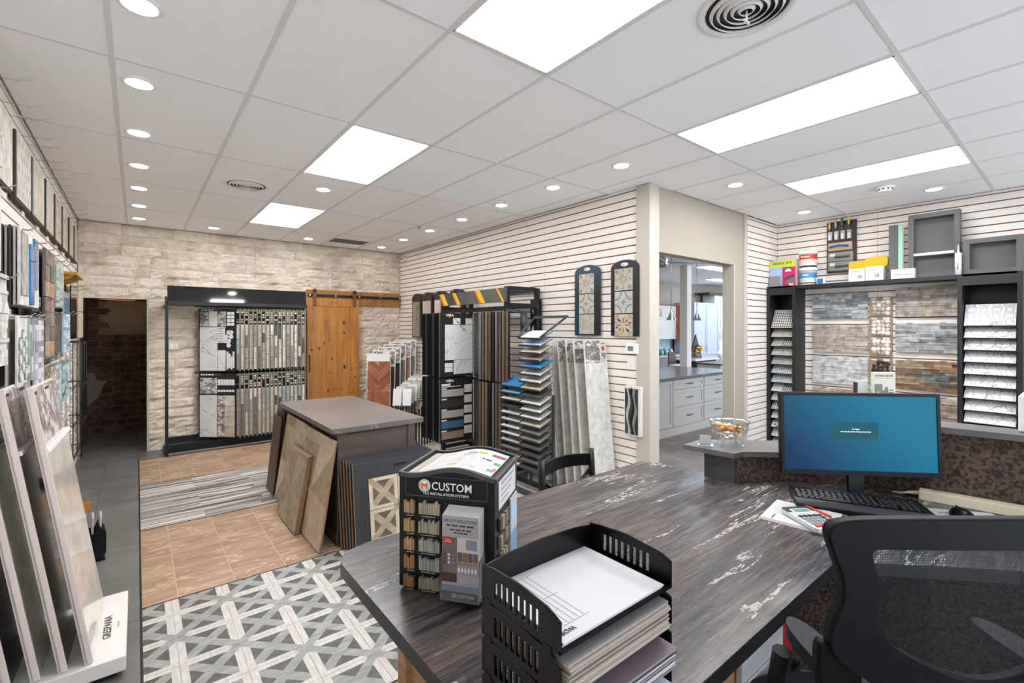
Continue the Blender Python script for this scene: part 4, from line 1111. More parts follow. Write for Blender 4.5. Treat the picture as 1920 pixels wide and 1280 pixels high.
def d_hex(t, w_, h_, z):
    for a in range(3):
        for b in range(5):
            cx, cy = .045 + .072 * a, .06 + .075 * b + .037 * (a % 2)
            if cx > w_ - .02 or cy > h_ - .09: continue
            G().prism([(cx + .040 * math.cos(PI / 3 * i), cy + .040 * math.sin(PI / 3 * i)) for i in range(6)], z, z + .005, c='#8a928c').prism([(cx + .027 * math.cos(PI / 3 * i), cy + .027 * math.sin(PI / 3 * i)) for i in range(6)], z + .005, z + .007, c='#dddcd8').obj('hexagon_tile', 'vc', t)
def d_ribs(t, w_, h_, z):
    r = random.Random(3); y = .0
    while y < h_ - .01:
        s = r.choice([.018, .026, .034]); x = 0
        while x < w_ - .01:
            l = w_ - x; e = r.uniform(.006, .018)
            G().box(x, y, z, x + l - .001, min(y + s - .001, h_), z + e, c='#e0dedb').obj('stone_strip', 'vc_rough', t); x += l
        y += s
def d_slate(t, w_, h_, z):
    cc = ['#8d7a6d', '#a98a72', '#c28f6c', '#7a7872', '#9a8778', '#b6a08b']; r = random.Random(12)
    n = max(2, int(h_ / .09))
    for q in range(n):
        for s in range(2): G().box(.01 + s * w_ * .5, q * h_ / n + .003, z, -.003 + (s + 1) * w_ * .5, (q + 1) * h_ / n, z + r.uniform(.005, .010), c=r.choice(cc), bev=.001).obj('slate_tile', 'vc_rough', t)
def d_mosaic(cols, nx, ny, gap=.003):
    def f(t, w_, h_, z):
        r = random.Random(nx * ny); g = G()
        for a in range(nx):
            for b in range(ny): g.box(.006 + (w_ - .012) * a / nx, .006 + (h_ - .012) * b / ny, z, .006 + (w_ - .012) * (a + 1) / nx - gap, .006 + (h_ - .012) * (b + 1) / ny - gap, z + .004, c=r.choice(cols))
        g.obj('mosaic_tiles', 'vc', t, kind='stuff')
    return f
stack(2.62, 3.14, 1.49, 1.90, 2, ['#d9d7d4'], 'white ribbed ledger stone board at the left photo edge', 'boards behind the ribbed ledger board', d_ribs, x_out=.10, th=.012)
stack(2.70, 3.10, 1.92, 2.30, 3, ['#b9bcc6', '#a9a49c', '#dad8d8'], 'pale bluish board above the ribbed ledger stone board', 'boards above the ribbed ledger board', x_out=.10)
stack(3.27, 3.84, 1.775, 2.16, 8, ['#5c4f45', '#a39583', '#8c7f70', '#4a4643', '#b9b0a4', '#3c3a39', '#c9c4bb', '#e9e7e3'], 'white board with blue glass tiles and a marble strip', 'boards behind the blue glass tile board', d_blue)
stack(4.04, 4.43, 1.86, 2.16, 4, ['#4a413a', '#5c5148', '#3a342f', '#6f6257'], 'slate tile board right of the blue glass tile board', 'boards behind the upper slate board', d_slate)
stack(4.04, 4.43, 1.48, 1.85, 2, ['#55504a'], 'lower slate board hanging under the first slate board', 'boards behind the lower slate board', d_slate)
stack(4.60, 4.99, 1.81, 2.15, 6, ['#8a9088', '#b9bfb6', '#6f746e', '#9aa89c', '#d3d6cf', '#a9b5aa'], 'grey-green mosaic board between slate boards and yellow bracket', 'boards behind the grey-green mosaic board', d_mosaic(['#9fb0a4', '#b9c4b8', '#8b998e', '#cfd4c9'], 8, 14))
stack(5.05, 5.45, 1.79, 1.95, 2, ['#8fc2ea'], 'light blue board under the yellow bracket', 'board behind the light blue board', None, m='vc_gloss')
stack(3.22, 3.46, 1.375, 1.725, 4, ['#b9a99d', '#8a7c70', '#cfc7bd', '#eceae6'], 'white board with grey hexagon tiles, lower row', 'boards behind the hexagon board', d_hex)
stack(3.47, 3.63, 1.375, 1.725, 2, ['#cfd3cf'], 'narrow grey-green board right of the hexagon board', 'board behind the narrow grey-green board', d_mosaic(['#9fb0a4', '#d5d9d6', '#7f8f88'], 3, 8))
stack(3.70, 4.0, 1.33, 1.72, 6, ['#8d7f60', '#6b5f47', '#a99c86', '#d9cfc3', '#e3dedb', '#d5d3da'], 'pale lilac board among brown-edged boards, lower row', 'boards behind the pale lilac board', d_mosaic(['#b9b7c6', '#dcdad8', '#8f8ea0'], 3, 12))
stack(4.44, 4.80, 1.48, 1.775, 4, ['#5b4f46', '#8a7c6c', '#a99a88', '#7a6c60'], 'dark woven mosaic board in the middle row', 'boards behind the dark woven mosaic board', d_mosaic(['#4c423b', '#8a7d70', '#6d6157', '#2f2a27'], 14, 22))
stack(5.0, 5.44, 1.465, 1.785, 3, ['#a9bccb', '#c9d6df'], 'pale blue striped board under the light blue board', 'boards behind the pale blue striped board', d_mosaic(['#c5d5e2', '#9db6c9', '#dfe7ec', '#7a99b3'], 3, 14))
stack(4.06, 4.30, 1.10, 1.43, 3, ['#b9a892'], 'brown woven mosaic strip at left of the bottom row', 'boards behind the brown woven strip', d_mosaic(['#8c7b66', '#b5a590', '#6a5c4c'], 8, 16))
stack(4.34, 4.55, 1.10, 1.43, 2, ['#d5cfc4'], 'cream mosaic strip second in the bottom row', 'board behind the cream mosaic strip', d_mosaic(['#d9d3c8', '#b3ab9c', '#8f877a'], 6, 16))
stack(4.60, 4.86, 1.10, 1.43, 2, ['#c7cfca'], 'pale green mosaic strip third in the bottom row', 'board behind the pale green strip', d_mosaic(['#b9c5bd', '#d9dedb', '#93a29a'], 4, 12))
stack(4.93, 5.28, 1.09, 1.41, 2, ['#7fa0ab'], 'blue-green mosaic board at the right end of the bottom row', 'board behind the blue-green mosaic', d_mosaic(['#6f97a3', '#a8c3c9', '#4d7480', '#c5d5d6'], 9, 9))
stack(5.56, 6.05, 1.56, 2.03, 4, ['#26282b'], 'tall black plank board right of the yellow bracket', 'boards behind the tall black board', None, m='vc_gloss')
stack(6.15, 6.66, 1.56, 2.08, 3, ['#b5a88e', '#cfc4ad'], 'tall tan two-tile board next to the passage doorway', 'boards behind the tall tan board', lambda t, w_, h_, z: [G().box(.01, .01 + q * h_ / 2, z, w_ - .01, (q + 1) * h_ / 2 - .004, z + .004, c='#c5bba3').obj('tile', 'vc_n', t) for q in (0, 1)])
t = thing('shelf_bracket', 'mustard yellow wooden shelf bracket sticking out of the left wall', 'bracket', (WX, 5.12, 2.0))
MB_ = Matrix(((1, 0, 0, 0), (0, 0, 1, 0), (0, 1, 0, 0), (0, 0, 0, 1)))
G().prism([(.0, .0), (.03, -.01), (.07, .0), (.10, .03), (.13, .045), (.17, .06), (.19, .085), (.0, .085)], .0, .03, M=MB_).obj('bracket', 'yellow_paint', t)
G().prism([(.0, .0), (.03, -.01), (.07, .0), (.10, .03), (.13, .045), (.17, .06), (.19, .085), (.0, .085)], .45, .48, M=MB_).obj('bracket', 'yellow_paint', t)
G().box(0, -.04, .085, .215, .52, .11, bev=.004).obj('shelf', 'yellow_paint', t)
# wire racks with pebble strips
def chips_rack(y0, y1, z0, z1, lb, seed):
    t = thing('wire_rack', lb, 'rack', M=fr((WX + .012, y0, z0), (0, 1, 0), (0, 0, 1)))
    w_, h_ = y1 - y0, z1 - z0; g = G()
    for zz in (h_, h_ * .62, h_ * .3, .02):
        g.tube([(0, zz, 0), (0, zz, .16), (w_, zz, .16), (w_, zz, 0)], .004, 5)
        g.tube([(0, zz - .02, .16), (w_, zz - .02, .16)], .003, 5)
    for a in (0, .5, 1): g.tube([(w_ * a, 0, .16), (w_ * a, h_, .16)], .004, 5)
    g.obj('wire_frame', 'black_metal', t)
    r = random.Random(seed)
    for lv, (a, b) in enumerate([(.64, .97), (.33, .6), (.03, .28)]):
        n = max(3, int(w_ / .10))
        for k in range(n):
            g = G(); cx = w_ * (k + .5) / n; zz = h_ * a
            g.box(cx - .035, zz, .05 + .02 * (k % 3), cx + .035, h_ * b, .056 + .02 * (k % 3), c='#cfc9bf')
            y = zz + .02
            while y < h_ * b - .01:
                for s in (-1, 1):
                    g.lathe([(0, .012), (.010, .008), (.013, 0)], 6, (0, 0, 0), c=r.choice(['#e6e2da', '#cfcac0', '#b5aea2', '#f0ede8']), smooth=False) if 0 else g.box(cx + s * .018 - .014, y, .056 + .02 * (k % 3), cx + s * .018 + .014, y + .030, .068 + .02 * (k % 3) + r.uniform(0, .006), c=r.choice(['#e6e2da', '#cfcac0', '#b5aea2', '#f0ede8']), bev=.006)
                y += .036
            g.obj('pebble_strip', 'vc', t)
    return t
chips_rack(5.30, 5.98, .55, 1.54, 'black wire rack of pebble strips, nearer one on the left wall', 1)
chips_rack(6.08, 6.62, .42, 1.52, 'black wire rack of pebble strips, farther one by the passage', 2)
t = thing('yellow_tag', 'small orange-yellow tag showing behind the leaning stone boards', 'tag', M=fr((-.40, 5.62, .02), (.8, -.6, 0), (0, 0, 1)))
G().prism([(0, 0), (.08, .02), (.11, .11), (.02, .10)], 0, .012).obj('tag', 'amber', t)

# ---------------- leaning glossy boards on the white floor base ----------------
t = thing('floor_display', 'white floor display base with a printed name, bottom left', 'display', (-.575, 2.86, .03))
G().box(0, .03, 0, .535, .74, .07, bev=.003).obj('base', 'white_board', t)
G().box(.02, .06, -.03, .50, .70, .0).obj('foot', 'black_metal', t)
text('GRESPANIA', .044, 'ink', t, (.458, .36, .0705), rot=(0, 0, PI / 2), bold=.001, sx=1.05)
text('CERAMICA', .014, 'grey_ink', t, (.500, .36, .0705), rot=(0, 0, PI / 2))
bc = [('#e0d9cf', '#cbbfb2'), ('#73614f', '#45362d'), ('#c9c7ba', '#aeac9c'), ('#1a1c20', '#101114'), ('#b3aba0', '#8f877c')]
nm = ['rightmost, pale beige stone', 'second from right, dark brown stone', 'third from right, sage grey stone', 'fourth from right, glossy black stone', 'fifth from right, beige stone']
for i in range(5):
    xb = -.172 - .088 * i; lean = .155
    M = fr((xb, 2.915 - .02 * 0, .104), (.03, 1, 0), (-lean, 0, 1))
    t = thing('slab_board', 'tall acrylic-edged stone sample board on the white base, ' + nm[i], 'sample board', M=M)
    w_, hh = .61, 1.305
    mb = mat('slab%d' % i, bc[i][0], .09, col2=bc[i][1], scale=1.6, stretch=(4, 4, .5), lo=.35, hi=.65, dist=1.0, coat=.25, coords='obj')
    G().box(.0, 0, -.012, w_, hh, -.004).obj('backing', 'white_board', t)
    G().box(.012, .0, -.004, w_ - .004, hh - .30, .010, bev=.002).obj('slab', mb, t)
    G().box(.0, 0, -.016, .012, hh, .016, bev=.002).obj('side_trim', mat('pinkish_trim%d' % i, '#ddd0c8', .15, coat=.5), t)
    G().box(.012, hh - .30, -.004, w_, hh - .278, .024, bev=.003).obj('ledge', 'white_plastic', t)
    G().box(.02, hh - .272, -.003, .30, hh - .01, 0).obj('photo', 'print_photo_pink', t)
    G().box(.31, hh - .272, -.003, .58, hh - .01, 0).obj('photo', 'print_photo_pink', t)
    scrib(t, .05, hh - .04, .10, .014, .0005, 'ink', seed=i); scrib(t, .34, hh - .04, .10, .014, .0005, 'ink', seed=i + 4)
# small black holder with cards on the floor
t = thing('tile_holder', 'small black slotted holder with grey tile samples on the dark floor', 'sample holder', (-.325, 4.42, 0), math.radians(6))
for k in range(4):
    G().prism([(0, 0), (.13, 0), (.155, .06), (.155, .20), (.12, .25), (.10, .20), (.05, .20), (.04, .16), (0, .15)], .0, .012, M=Matrix(((1, 0, 0, 0), (0, 0, 1, .055 * k), (0, 1, 0, 0), (0, 0, 0, 1)))).obj('divider', 'black_plastic', t)
G().box(0, 0, 0, .15, .18, .015).box(.07, -.012, 0, .09, 0, .15).obj('base', 'black_plastic', t)
for k in range(3):
    o = tag(G().prism([(0, 0), (.09, 0), (.10, .02), (.10, .28), (.085, .30), (.015, .30), (0, .28)], 0, .012).obj('tile_sample', 'pale_tile'), ORD[k] + ' rounded grey tile sample from the camera in the small black holder', 'tile sample', 'tiles in the small black holder')
    o.matrix_world = boardM((-.300 + .042 * k, 4.575, .02), (.10, -.99, 0), .04)

# ---------------- right wall shelving unit ----------------
t = thing('shelf_unit', 'black display unit with two shelf towers and bridging top on the right slat wall', 'shelving unit', (6.34, .40, 0))
def tower(y0, y1, par):
    G().box(0, y0, 0, .32, y0 + .035, 2.19).box(0, y1 - .035, 0, .32, y1, 2.19).obj('side_panel', 'black_board', par)
    G().box(0, y0 + .035, 2.08, .02, y1 - .035, 2.19).obj('valance', 'black_board', par)
    G().box(.30, y0 + .035, 0, .31, y1 - .035, 2.17).obj('back_panel', 'black_plastic', par)
    G().box(0, y0 + .035, 2.17, .32, y1 - .035, 2.19).obj('top_panel', 'black_board', par)
tower(0, .44, t); tower(1.90, 2.235, t)
G().box(.02, .44, 2.15, .32, 1.90, 2.19).obj('bridge_shelf', 'black_board', t)
# tilted shelves and their tile sheets
def tilt_shelf(z, y0, y1):
    s = put('shelf', G().box(0, y0, 0, .15, y1, .006).box(-.004, y0, 0, 0, y1, .014).mesh('shelf', 'black_board'), t)
    s.location = (.025, 0, z); s.rotation_euler = (0, -math.radians(46), 0); return s
SHM = lambda z: Matrix.Translation((6.365, .40, z)) @ Matrix.Rotation(-math.radians(46), 4, 'Y')
r = random.Random(21)
left_c = [('#26262a', '#3a3a3d'), ('#b9b5a9', '#a9ad9e'), ('#6f6f6c', '#1d1d20'), ('#b5b5a9', '#b5b5a9'), ('#a5a59d', '#a3aaa1'), ('#5f7f90', '#77827e'), ('#4f8fa5', '#87918e'), ('#b3b1aa', '#26262a'), ('#b9b7b0', '#a9a7a0'), ('#4a4a4a', '#b1aea6'), ('#b9b7b0', '#b1aea6'), ('#8c8b86', '#5c5a57'), ('#bcbab3', '#3a3a3c'), ('#aaa8a2', '#aaa8a2')]
kinds = ['dots', 'plain', 'dots', 'plain', 'plain', 'dots', 'dots', 'dots', 'plain', 'dots', 'plain', 'blot', 'plain', 'plain']
for k in range(14):
    z = 1.655 - .115 * k
    tilt_shelf(z, 1.94, 2.195)
    for s in (0, 1):
        ya, yb = (2.07, 2.19) if s == 0 else (1.945, 2.065)
        if k == 0: pass
        o = thing('mosaic_sheet', '%s mosaic sheet in the left shelf tower, %s shelf from the top, %s side' % ('dark dotted' if left_c[k][s] in ('#26262a', '#3a3a3d', '#1d1d20', '#4a4a4a') else 'blue dotted' if '8f' in left_c[k][s][3:] or left_c[k][s] == '#5f7f90' else 'pale', ORD[k], ('left', 'right')[s]), 'tile sample', M=(SHM(z) if k else Matrix.Translation((6.365, .40, 1.66)) @ Matrix.Rotation(-math.radians(60), 4, 'Y')) @ Matrix.Translation((0, 0, .009)))
        dd = .135 if k else .265
        G().box(0, ya, 0, dd, yb, .004, c='#d9d6d0').obj('sheet', 'vc', o)
        g = G()
        n = 5
        for a in range(5 if k else 11):
            for b in range(n):
                cx = .014 + .0245 * a + .0; cy = ya + .012 + (yb - ya - .024) * b / (n - 1)
                if kinds[k] == 'plain': g.box(cx - .0112, cy - .0112, .004, cx + .0112, cy + .0112, .006, c=left_c[k][s])
                elif kinds[k] == 'blot':
                    if r.random() < .7: g.box(cx - .011, cy - .011, .004, cx + .011, cy + .011, .006, c=r.choice(['#4a4a48', '#8c8b86', '#c9c6c0']))
                else: g.prism([(cx + .0095 * math.cos(PI / 3 * i), cy + .0095 * math.sin(PI / 3 * i)) for i in range(6)], .004, .006, c=left_c[k][s])
        g.obj('mosaic_tiles', 'vc', o, kind='stuff')
rn = ['grey rectangle frames', 'diamond shapes', 'dark elbow lines', 'small grey dots', 'dots on diagonal lines', 'curved ogee lines', 'pale long hexagons', 'round lattice lines', 'large diamond lines']
for k in range(9):
    z = 1.675 - .118 * k
    if k: tilt_shelf(z, .035, .405)
    else: tilt_shelf(z, .035, .405)
    M = SHM(z) @ Matrix.Translation((0, 0, .010)) if k else Matrix.Translation((6.365, .40, 1.68)) @ Matrix.Rotation(-math.radians(60), 4, 'Y') @ Matrix.Translation((0, 0, .006))
    o = thing('mosaic_sheet', 'white marble mosaic sheet with %s, right shelf tower' % rn[k], 'tile sample', M=M)
    d_ = .24 if k == 0 else .148
    G().box(0, .045, 0, d_, .395, .008, bev=.001).obj('sheet', 'white_marble', o)
    g = G(); y0, y1 = .05, .39; L_ = lambda a, b, w_=.004: None
    def line(ax, ay, bx, by, w_=.003):
        dx, dy = bx - ax, by - ay; l = math.hypot(dx, dy); nx, ny = -dy / l * w_ / 2, dx / l * w_ / 2
        P = clip_poly([(ax + nx, ay + ny), (bx + nx, by + ny), (bx - nx, by - ny), (ax - nx, ay - ny)], .003, .047, d_ - .003, .393)
        if P: g.prism(P, .008, .0086)
    if k == 0:
        for a in range(4):
            for b in range(4):
                wx = .075 if (a + b) % 2 else .055; cx, cy = .035 + .07 * a, .09 + .087 * b
                for q, (hx, hy) in enumerate(((.030, wx * .5), (.020, wx * .36))):
                    line(cx - hx, cy - hy, cx - hx, cy + hy, .004); line(cx + hx, cy - hy, cx + hx, cy + hy, .004); line(cx - hx, cy - hy, cx + hx, cy - hy, .004); line(cx - hx, cy + hy, cx + hx, cy + hy, .004)
    elif k in (1, 8):
        for b in range(5 if k == 1 else 3):
            s = .085 if k == 1 else .15; cy = .05 + s * b
            line(0, cy, .148, cy + s); line(0, cy + s, .148, cy); line(0, cy, .148, cy, .002)
    elif k == 2:
        for b in range(4): cy = .08 + .10 * b; line(.01, cy - .05, .06, cy, .007); line(.06, cy, .148, cy, .007); line(.01, cy + .05, .06, cy, .007)
    elif k in (3, 4):
        for b in range(3 if k == 3 else 5):
            s = .14 if k == 3 else .08; cy = .10 + s * b
            g.prism([(.11 + .010 * math.cos(i * PI / 3), cy + .010 * math.sin(i * PI / 3)) for i in range(6)], .008, .0088); line(.11, cy, .148, cy); line(0, cy - .05, .11, cy)
            line(.0, cy + s / 2, .148, cy + s / 2, .002)
    else:
        for b in range(6 if k != 6 else 4):
            s = .06 if k != 6 else .09; cy = .06 + s * b
            for i in range(8):
                x0_, x1_ = .0185 * i, .0185 * (i + 1); f = lambda x: cy + (.022 * math.sin(x * 42 + (PI if b % 2 else 0)) if k != 6 else .0)
                line(x0_, f(x0_), x1_, f(x1_), .004)
    g.obj('grey_inlay', 'grey_ink', o)
# ledger stone panels on the wall between the towers
def ledger(y0, w_, z0, h_, cols, lb, seed, rows=8, cut=None):
    t = thing('ledger_board', lb, 'sample board', M=fr((6.655, y0, z0), (0, -1, 0), (0, 0, 1)))
    G().box(0, 0, 0, w_, h_, .010).obj('backing', 'white_board', t)
    r = random.Random(seed); rh = h_ / rows
    g = G()
    for q in range(rows):
        x = 0
        while x < w_ - .01:
            l = min(r.uniform(.06, .24), w_ - x)
            if w_ - x - l < .04: l = w_ - x
            g.box(x + .0006, q * rh + .0006, .010, x + l - .0006, (q + 1) * rh - .0006, .018 + r.uniform(0, .014), c=r.choice(cols)); x += l
    g.obj('stone_strips', 'vc_rough', t, kind='stuff')
    for x in (.12, w_ - .12): G().box(x - .025, h_ - .002, .0, x + .025, h_ + .010, .02).obj('clip', 'steel', t)
ledger(2.205, .565, 1.775, .305, ['#b9bcbf', '#8d9196', '#a7adb3', '#777b82', '#cfd0d1', '#9aa2a8'], 'grey and white ledger stone panel, top left between the shelf towers', 1, 9)
ledger(2.205, .565, 1.37, .325, ['#c9beb1', '#bcb0a2', '#d2c9bd', '#b5a899', '#c5bbb2'], 'cream beige ledger stone panel, middle left between the towers', 2, 12)
ledger(2.205, .565, .985, .325, ['#dfe0e1', '#d7d9db', '#e6e6e6'], 'white ledger stone panel, third down on the left between the towers', 3, 14)
ledger(2.205, .565, .60, .325, ['#c9b49c', '#b99c80', '#cfc4b6', '#a9917c'], 'tan ledger stone panel at the bottom left above the monitor', 4, 9)
ledger(1.385, .515, 1.785, .315, ['#c3beb6', '#b3aea4', '#cfcbc4', '#a9a296', '#c9b9a6', '#bab8b4'], 'pale grey-beige ledger stone panel, top right between the towers', 5, 11)
ledger(1.385, .515, 1.395, .315, ['#b9bbbc', '#a4a6a7', '#cfd0d0', '#c0c1c2', '#93979a'], 'cool grey rough ledger stone panel, middle right between the towers', 6, 11)
ledger(1.385, .515, .985, .32, ['#9c7a5c', '#7d756a', '#b8a184', '#8c6b50', '#b3a692', '#6f6a64', '#c08a5a', '#8a9089'], 'multicoloured rust and grey ledger stone panel, right between the towers', 7, 11)
ledger(1.385, .515, .60, .315, ['#d2c6b8', '#c0b09d', '#c9b9a8', '#b09a86'], 'cream ledger stone panel at the bottom right beside the monitor', 8, 11)
pc = [(['#d8d0c2', '#bdb3a2', '#e6dfd2', '#a79d8e'], 'mixed beige pebbles'), (['#d5c9bc', '#e2d6c9', '#c7b7a8', '#f1ece4'], 'pinkish pebbles'), (['#e9e2d4', '#cfc4b4', '#b8a793', '#f0ebe0'], 'white and tan pebbles'), (['#2a2423', '#3a3130', '#1f1b1a'], 'dark brown pebbles'), (['#8fa093', '#a8b5a8', '#c3ccc0'], 'green-grey mosaic')]
for k, (cs_, nm_) in enumerate(pc):
    z0 = [1.80, 1.572, 1.345, 1.10, .86][k]
    t = thing('pebble_board', 'square board with %s, %s in the column between the ledger panels' % (nm_, ['top', 'second', 'third', 'fourth', 'lowest'][k]), 'sample board', M=fr((6.66, 1.628, z0), (0, -1, 0), (0, 0, 1)))
    s = .213
    G().box(0, 0, 0, s, .218, .018, c='#a08a72', bev=.002).obj('board', 'vc_n', t)
    G().box(.02, .16 + .03, .018, .07, .205, .019).box(.13, .185, .018, .19, .21, .019).obj('tag', 'white_board', t)
    G().tube([(s / 2, .215, -.01), (s / 2, .222, .03), (s / 2, .235, .035)], .003, 5).obj('hook', 'steel', t)
    r = random.Random(k)
    if k < 4:
        for a in range(4):
            for b in range(4):
                if k == 3 and (a, b) in ((0, 0), (3, 0), (0, 3)): continue
                cx, cy = .045 + .042 * a + r.uniform(-.006, .006), .035 + .042 * b + r.uniform(-.005, .005); an = r.uniform(0, 3.1)
                G().lathe([(0, .009), (.016, .008), (.025, .004), (.026, 0)], 10, sx=r.uniform(.85, 1.1), sy=r.uniform(.6, .95), c=r.choice(cs_)).obj('pebble', 'vc', t, loc=(cx, cy, .018), rot=(0, 0, an))
    else: d_mosaic(cs_, 5, 7)(t, s, .2, .018)
# ---------------- things on top of the shelving unit (top at z 2.19) ----------------
ST = 2.191
def facew(x, y, z): return fr((x, y, z), (0, -1, 0), (0, 0, 1))   # local x runs right as seen from the desk
t = thing('grout_box', 'leaning colour-chart box with yellow-green top, blue and magenta fronts', 'box', M=facew(6.42, 2.635, ST))
G().box(0, 0, -.09, .31, .33, 0, bev=.002).obj('box', 'white_board', t)
G().box(0, .245, .0, .31, .33, .002, c='#c3d23c').obj('band', 'vc', t)
G().box(0, 0, 0, .155, .243, .002, c='#9fb9e2').obj('chart', 'vc', t)
G().box(.157, 0, 0, .31, .243, .002, c='#c8206c').obj('leaflet', 'vc', t)
g = G()
for i in range(9): g.box(.008 + .016 * i, .01, .002, .009 + .016 * i, .20, .0024); g.box(.006, .02 + .022 * i, .002, .15, .021 + .022 * i, .0024)
g.obj('grid_lines', 'white_ink', t)
text('ARDEX  8+9', .042, 'ink', t, (.155, .295, .0022), bold=.0008)
G().box(.20, .02, .002, .30, .10, .003, c='#7a6a6c').obj('photo', 'vc', t); G().prism([(.17, .10), (.29, .15), (.30, .12), (.18, .07)], .003, .004, c='#4b4547').obj('trowel_print', 'vc', t)
q = [(.225 + .038 * math.cos(i * PI / 8), .185 + .038 * max(0, math.sin(i * PI / 8))) for i in range(9)]
G().prism(q, .002, .003).obj('badge', 'white_ink', t)
t = thing('grey_sheet', 'small grey folded card at the left end of the shelving top', 'card', M=facew(6.39, 2.765 - .14, ST))
G().box(0, 0, 0, .13, .135, .004, c='#8d8b8b').box(0, 0, -.06, .13, .003, 0, c='#8d8b8b').obj('card', 'vc', t)
o = tag(G().box(0, 0, -.07, .07, .22, 0, c='#3d79b5').obj('blue_box', 'vc'), 'blue box half hidden behind the colour-chart box', 'box'); o.matrix_world = facew(6.56, 2.64, ST)
def bucket(x, y, z, r_, h_, bands, lb, words):
    t = thing('bucket', lb, 'bucket', (x, y, z))
    G().lathe([(0, 0), (r_ * .93, 0), (r_ * .95, h_ * .04), (r_, h_ * .86), (r_ * 1.02, h_ * .86)], 32).obj('tub', 'white_plastic', t)
    G().lathe([(r_ * 1.0, h_ * .86), (r_ * 1.09, h_ * .87), (r_ * 1.09, h_ * .97), (r_ * 1.02, h_), (0, h_ * .985)], 32).obj('lid', 'white_plastic', t)
    for z0, z1, c in bands: G().lathe([(r_ * (.953 + .047 * z0) + .0008, h_ * z0), (r_ * (.953 + .047 * z1) + .0008, h_ * z1)], 32, c=c).obj('label_band', 'vc', t)
    for bz, s, wd, mm in words:
        me = text(wd, s, mm, t, (-r_ * 1.0 - .001, 0, h_ * bz), rot=(PI / 2, 0, -PI / 2), bold=.0006)
    G().tube([(0, -r_ * 1.03, h_ * .84), (-.05, -r_ * 1.0, h_ * .55), (-r_ * .9, -.03, h_ * .40)], .002, 5).obj('handle', 'steel', t)
    return t
bucket(6.48, 2.205, ST, .092, .205, [(.42, .72, '#3f8cc6'), (.08, .14, '#2b2b2b')], 'lower white bucket with a blue label on the shelving top', [(.57, .035, 'MRP', 'white_ink')])
bucket(6.48, 2.205, ST + .204, .096, .205, [(.55, .82, '#cf2f2c'), (.49, .55, '#e8b53a'), (.05, .16, '#2b2b2b')], 'upper white bucket with red and yellow label stacked on the other', [(.68, .026, 'RedGard', 'white_ink')])
t = thing('blue_card', 'small blue and white card beside the buckets', 'card', M=facew(6.42, 2.095, ST))
G().box(0, 0, -.02, .09, .078, 0, c='#f0f0f0', bev=.001).obj('card', 'vc', t); G().box(.006, .006, 0, .068, .066, .001, c='#1f78b8').obj('print', 'vc', t)
t = thing('tile_spacer', 'tiny orange-pink plastic piece on the shelf edge by the buckets', 'spacer', (6.37, 2.33, ST), .6)
G().prism([(0, 0), (.06, .02), (.0, .05)], 0, .03, c='#e8a088').obj('wedge', 'vc', t)
for k, (y0, w_, h_) in enumerate([(1.775, .155, .155), (1.615, .165, .165)]):
    t = thing('white_box', ('left' if k == 0 else 'right') + ' open white carton holding a yellow sponge on the shelving top', 'box', M=facew(6.45, y0, ST))
    G().box(0, 0, 0, w_, h_, .003).box(0, 0, -.14, w_, h_ * .9, -.137).box(0, 0, -.137, .003, h_ * .95, 0).box(w_ - .003, 0, -.137, w_, h_ * .95, 0).box(.003, 0, -.137, w_ - .003, .003, 0).obj('carton', 'white_board', t)
    scrib(t, .02, .115, .08, .007, .0032, 'grey_ink'); scrib(t, .06, .095, .07, .005, .0032, 'grey_ink', 3)
    G().box(.085, .04, .003, .125, .075, .0035).obj('barcode', 'ink', t)
    for i in range(7): G().box(.087 + .005 * i, .042, .0035, .089 + .005 * i, .073, .0038).obj('bar', 'white_ink', t)
    sp = tag(G().prism([(a * (.165, .205)[k] * .5 * (1 if 1 else 0), b * .115 * .5) for a, b in [(math.copysign(abs(math.cos(u)) ** .45, math.cos(u)), math.copysign(abs(math.sin(u)) ** .45, math.sin(u))) for u in [2 * PI * i / 28 for i in range(28)]]], -.03, .03).obj('sponge', 'yellow'),
             ('left smaller' if k == 0 else 'right larger') + ' yellow sponge sticking out of a white carton', 'sponge')
    sp.matrix_world = fr((6.50, y0 - w_ / 2 + (.0, -.01)[k], ST + h_ + (.045, .065)[k] - .012), (0, -1, 0), (-.15, 0, 1))
# trowel board
t = thing('tool_board', 'black board with trowels and floats high on the right slat wall', 'tool board', M=facew(6.655, 2.055, 2.335))
G().box(0, 0, 0, .305, .62, .012).obj('board', mat('brown_black', '#2a2422', .5), t)
hc = ['wood_handle', 'wood_handle', 'green_handle', 'wood_handle']
for k in range(4):
    x = .035 + .066 * k
    s = G().prism([(x - .022, .40), (x + .022, .40), (x + .022, .505), (x - .022, .505)], .014, .017).obj('blade', 'steel', t)
    G().box(x - .018, .405, .017, x + .010, .47, .018).obj('label', 'white_board', s)
    g = G(); zz = .55 + .02 * (k % 2 + k // 2)
    g.tube([(x, .505, .016), (x, .525, .03), (x, .54, .035)], .004, 6)
    g.obj('shank', 'steel', t)
    G().lathe([(0, 0), (.010, .004), (.013, .03), (.011, .07), (.014, .09), (0, .10)], 12).obj('handle', hc[k], t, loc=(x, .53 + .01 * k, .035), rot=(-PI / 2 + .1, 0, 0))
G().box(.015, .265, .012, .265, .365, .020, c='#c98445').box(.022, .272, .020, .258, .358, .026, c='#b9a898').obj('float_pad', 'vc', t)
G().tube([(.04, .31, .03), (.05, .315, .055), (.13, .325, .06), (.215, .315, .055), (.225, .31, .03)], .011, 8).obj('float_handle', 'blue_handle', t)
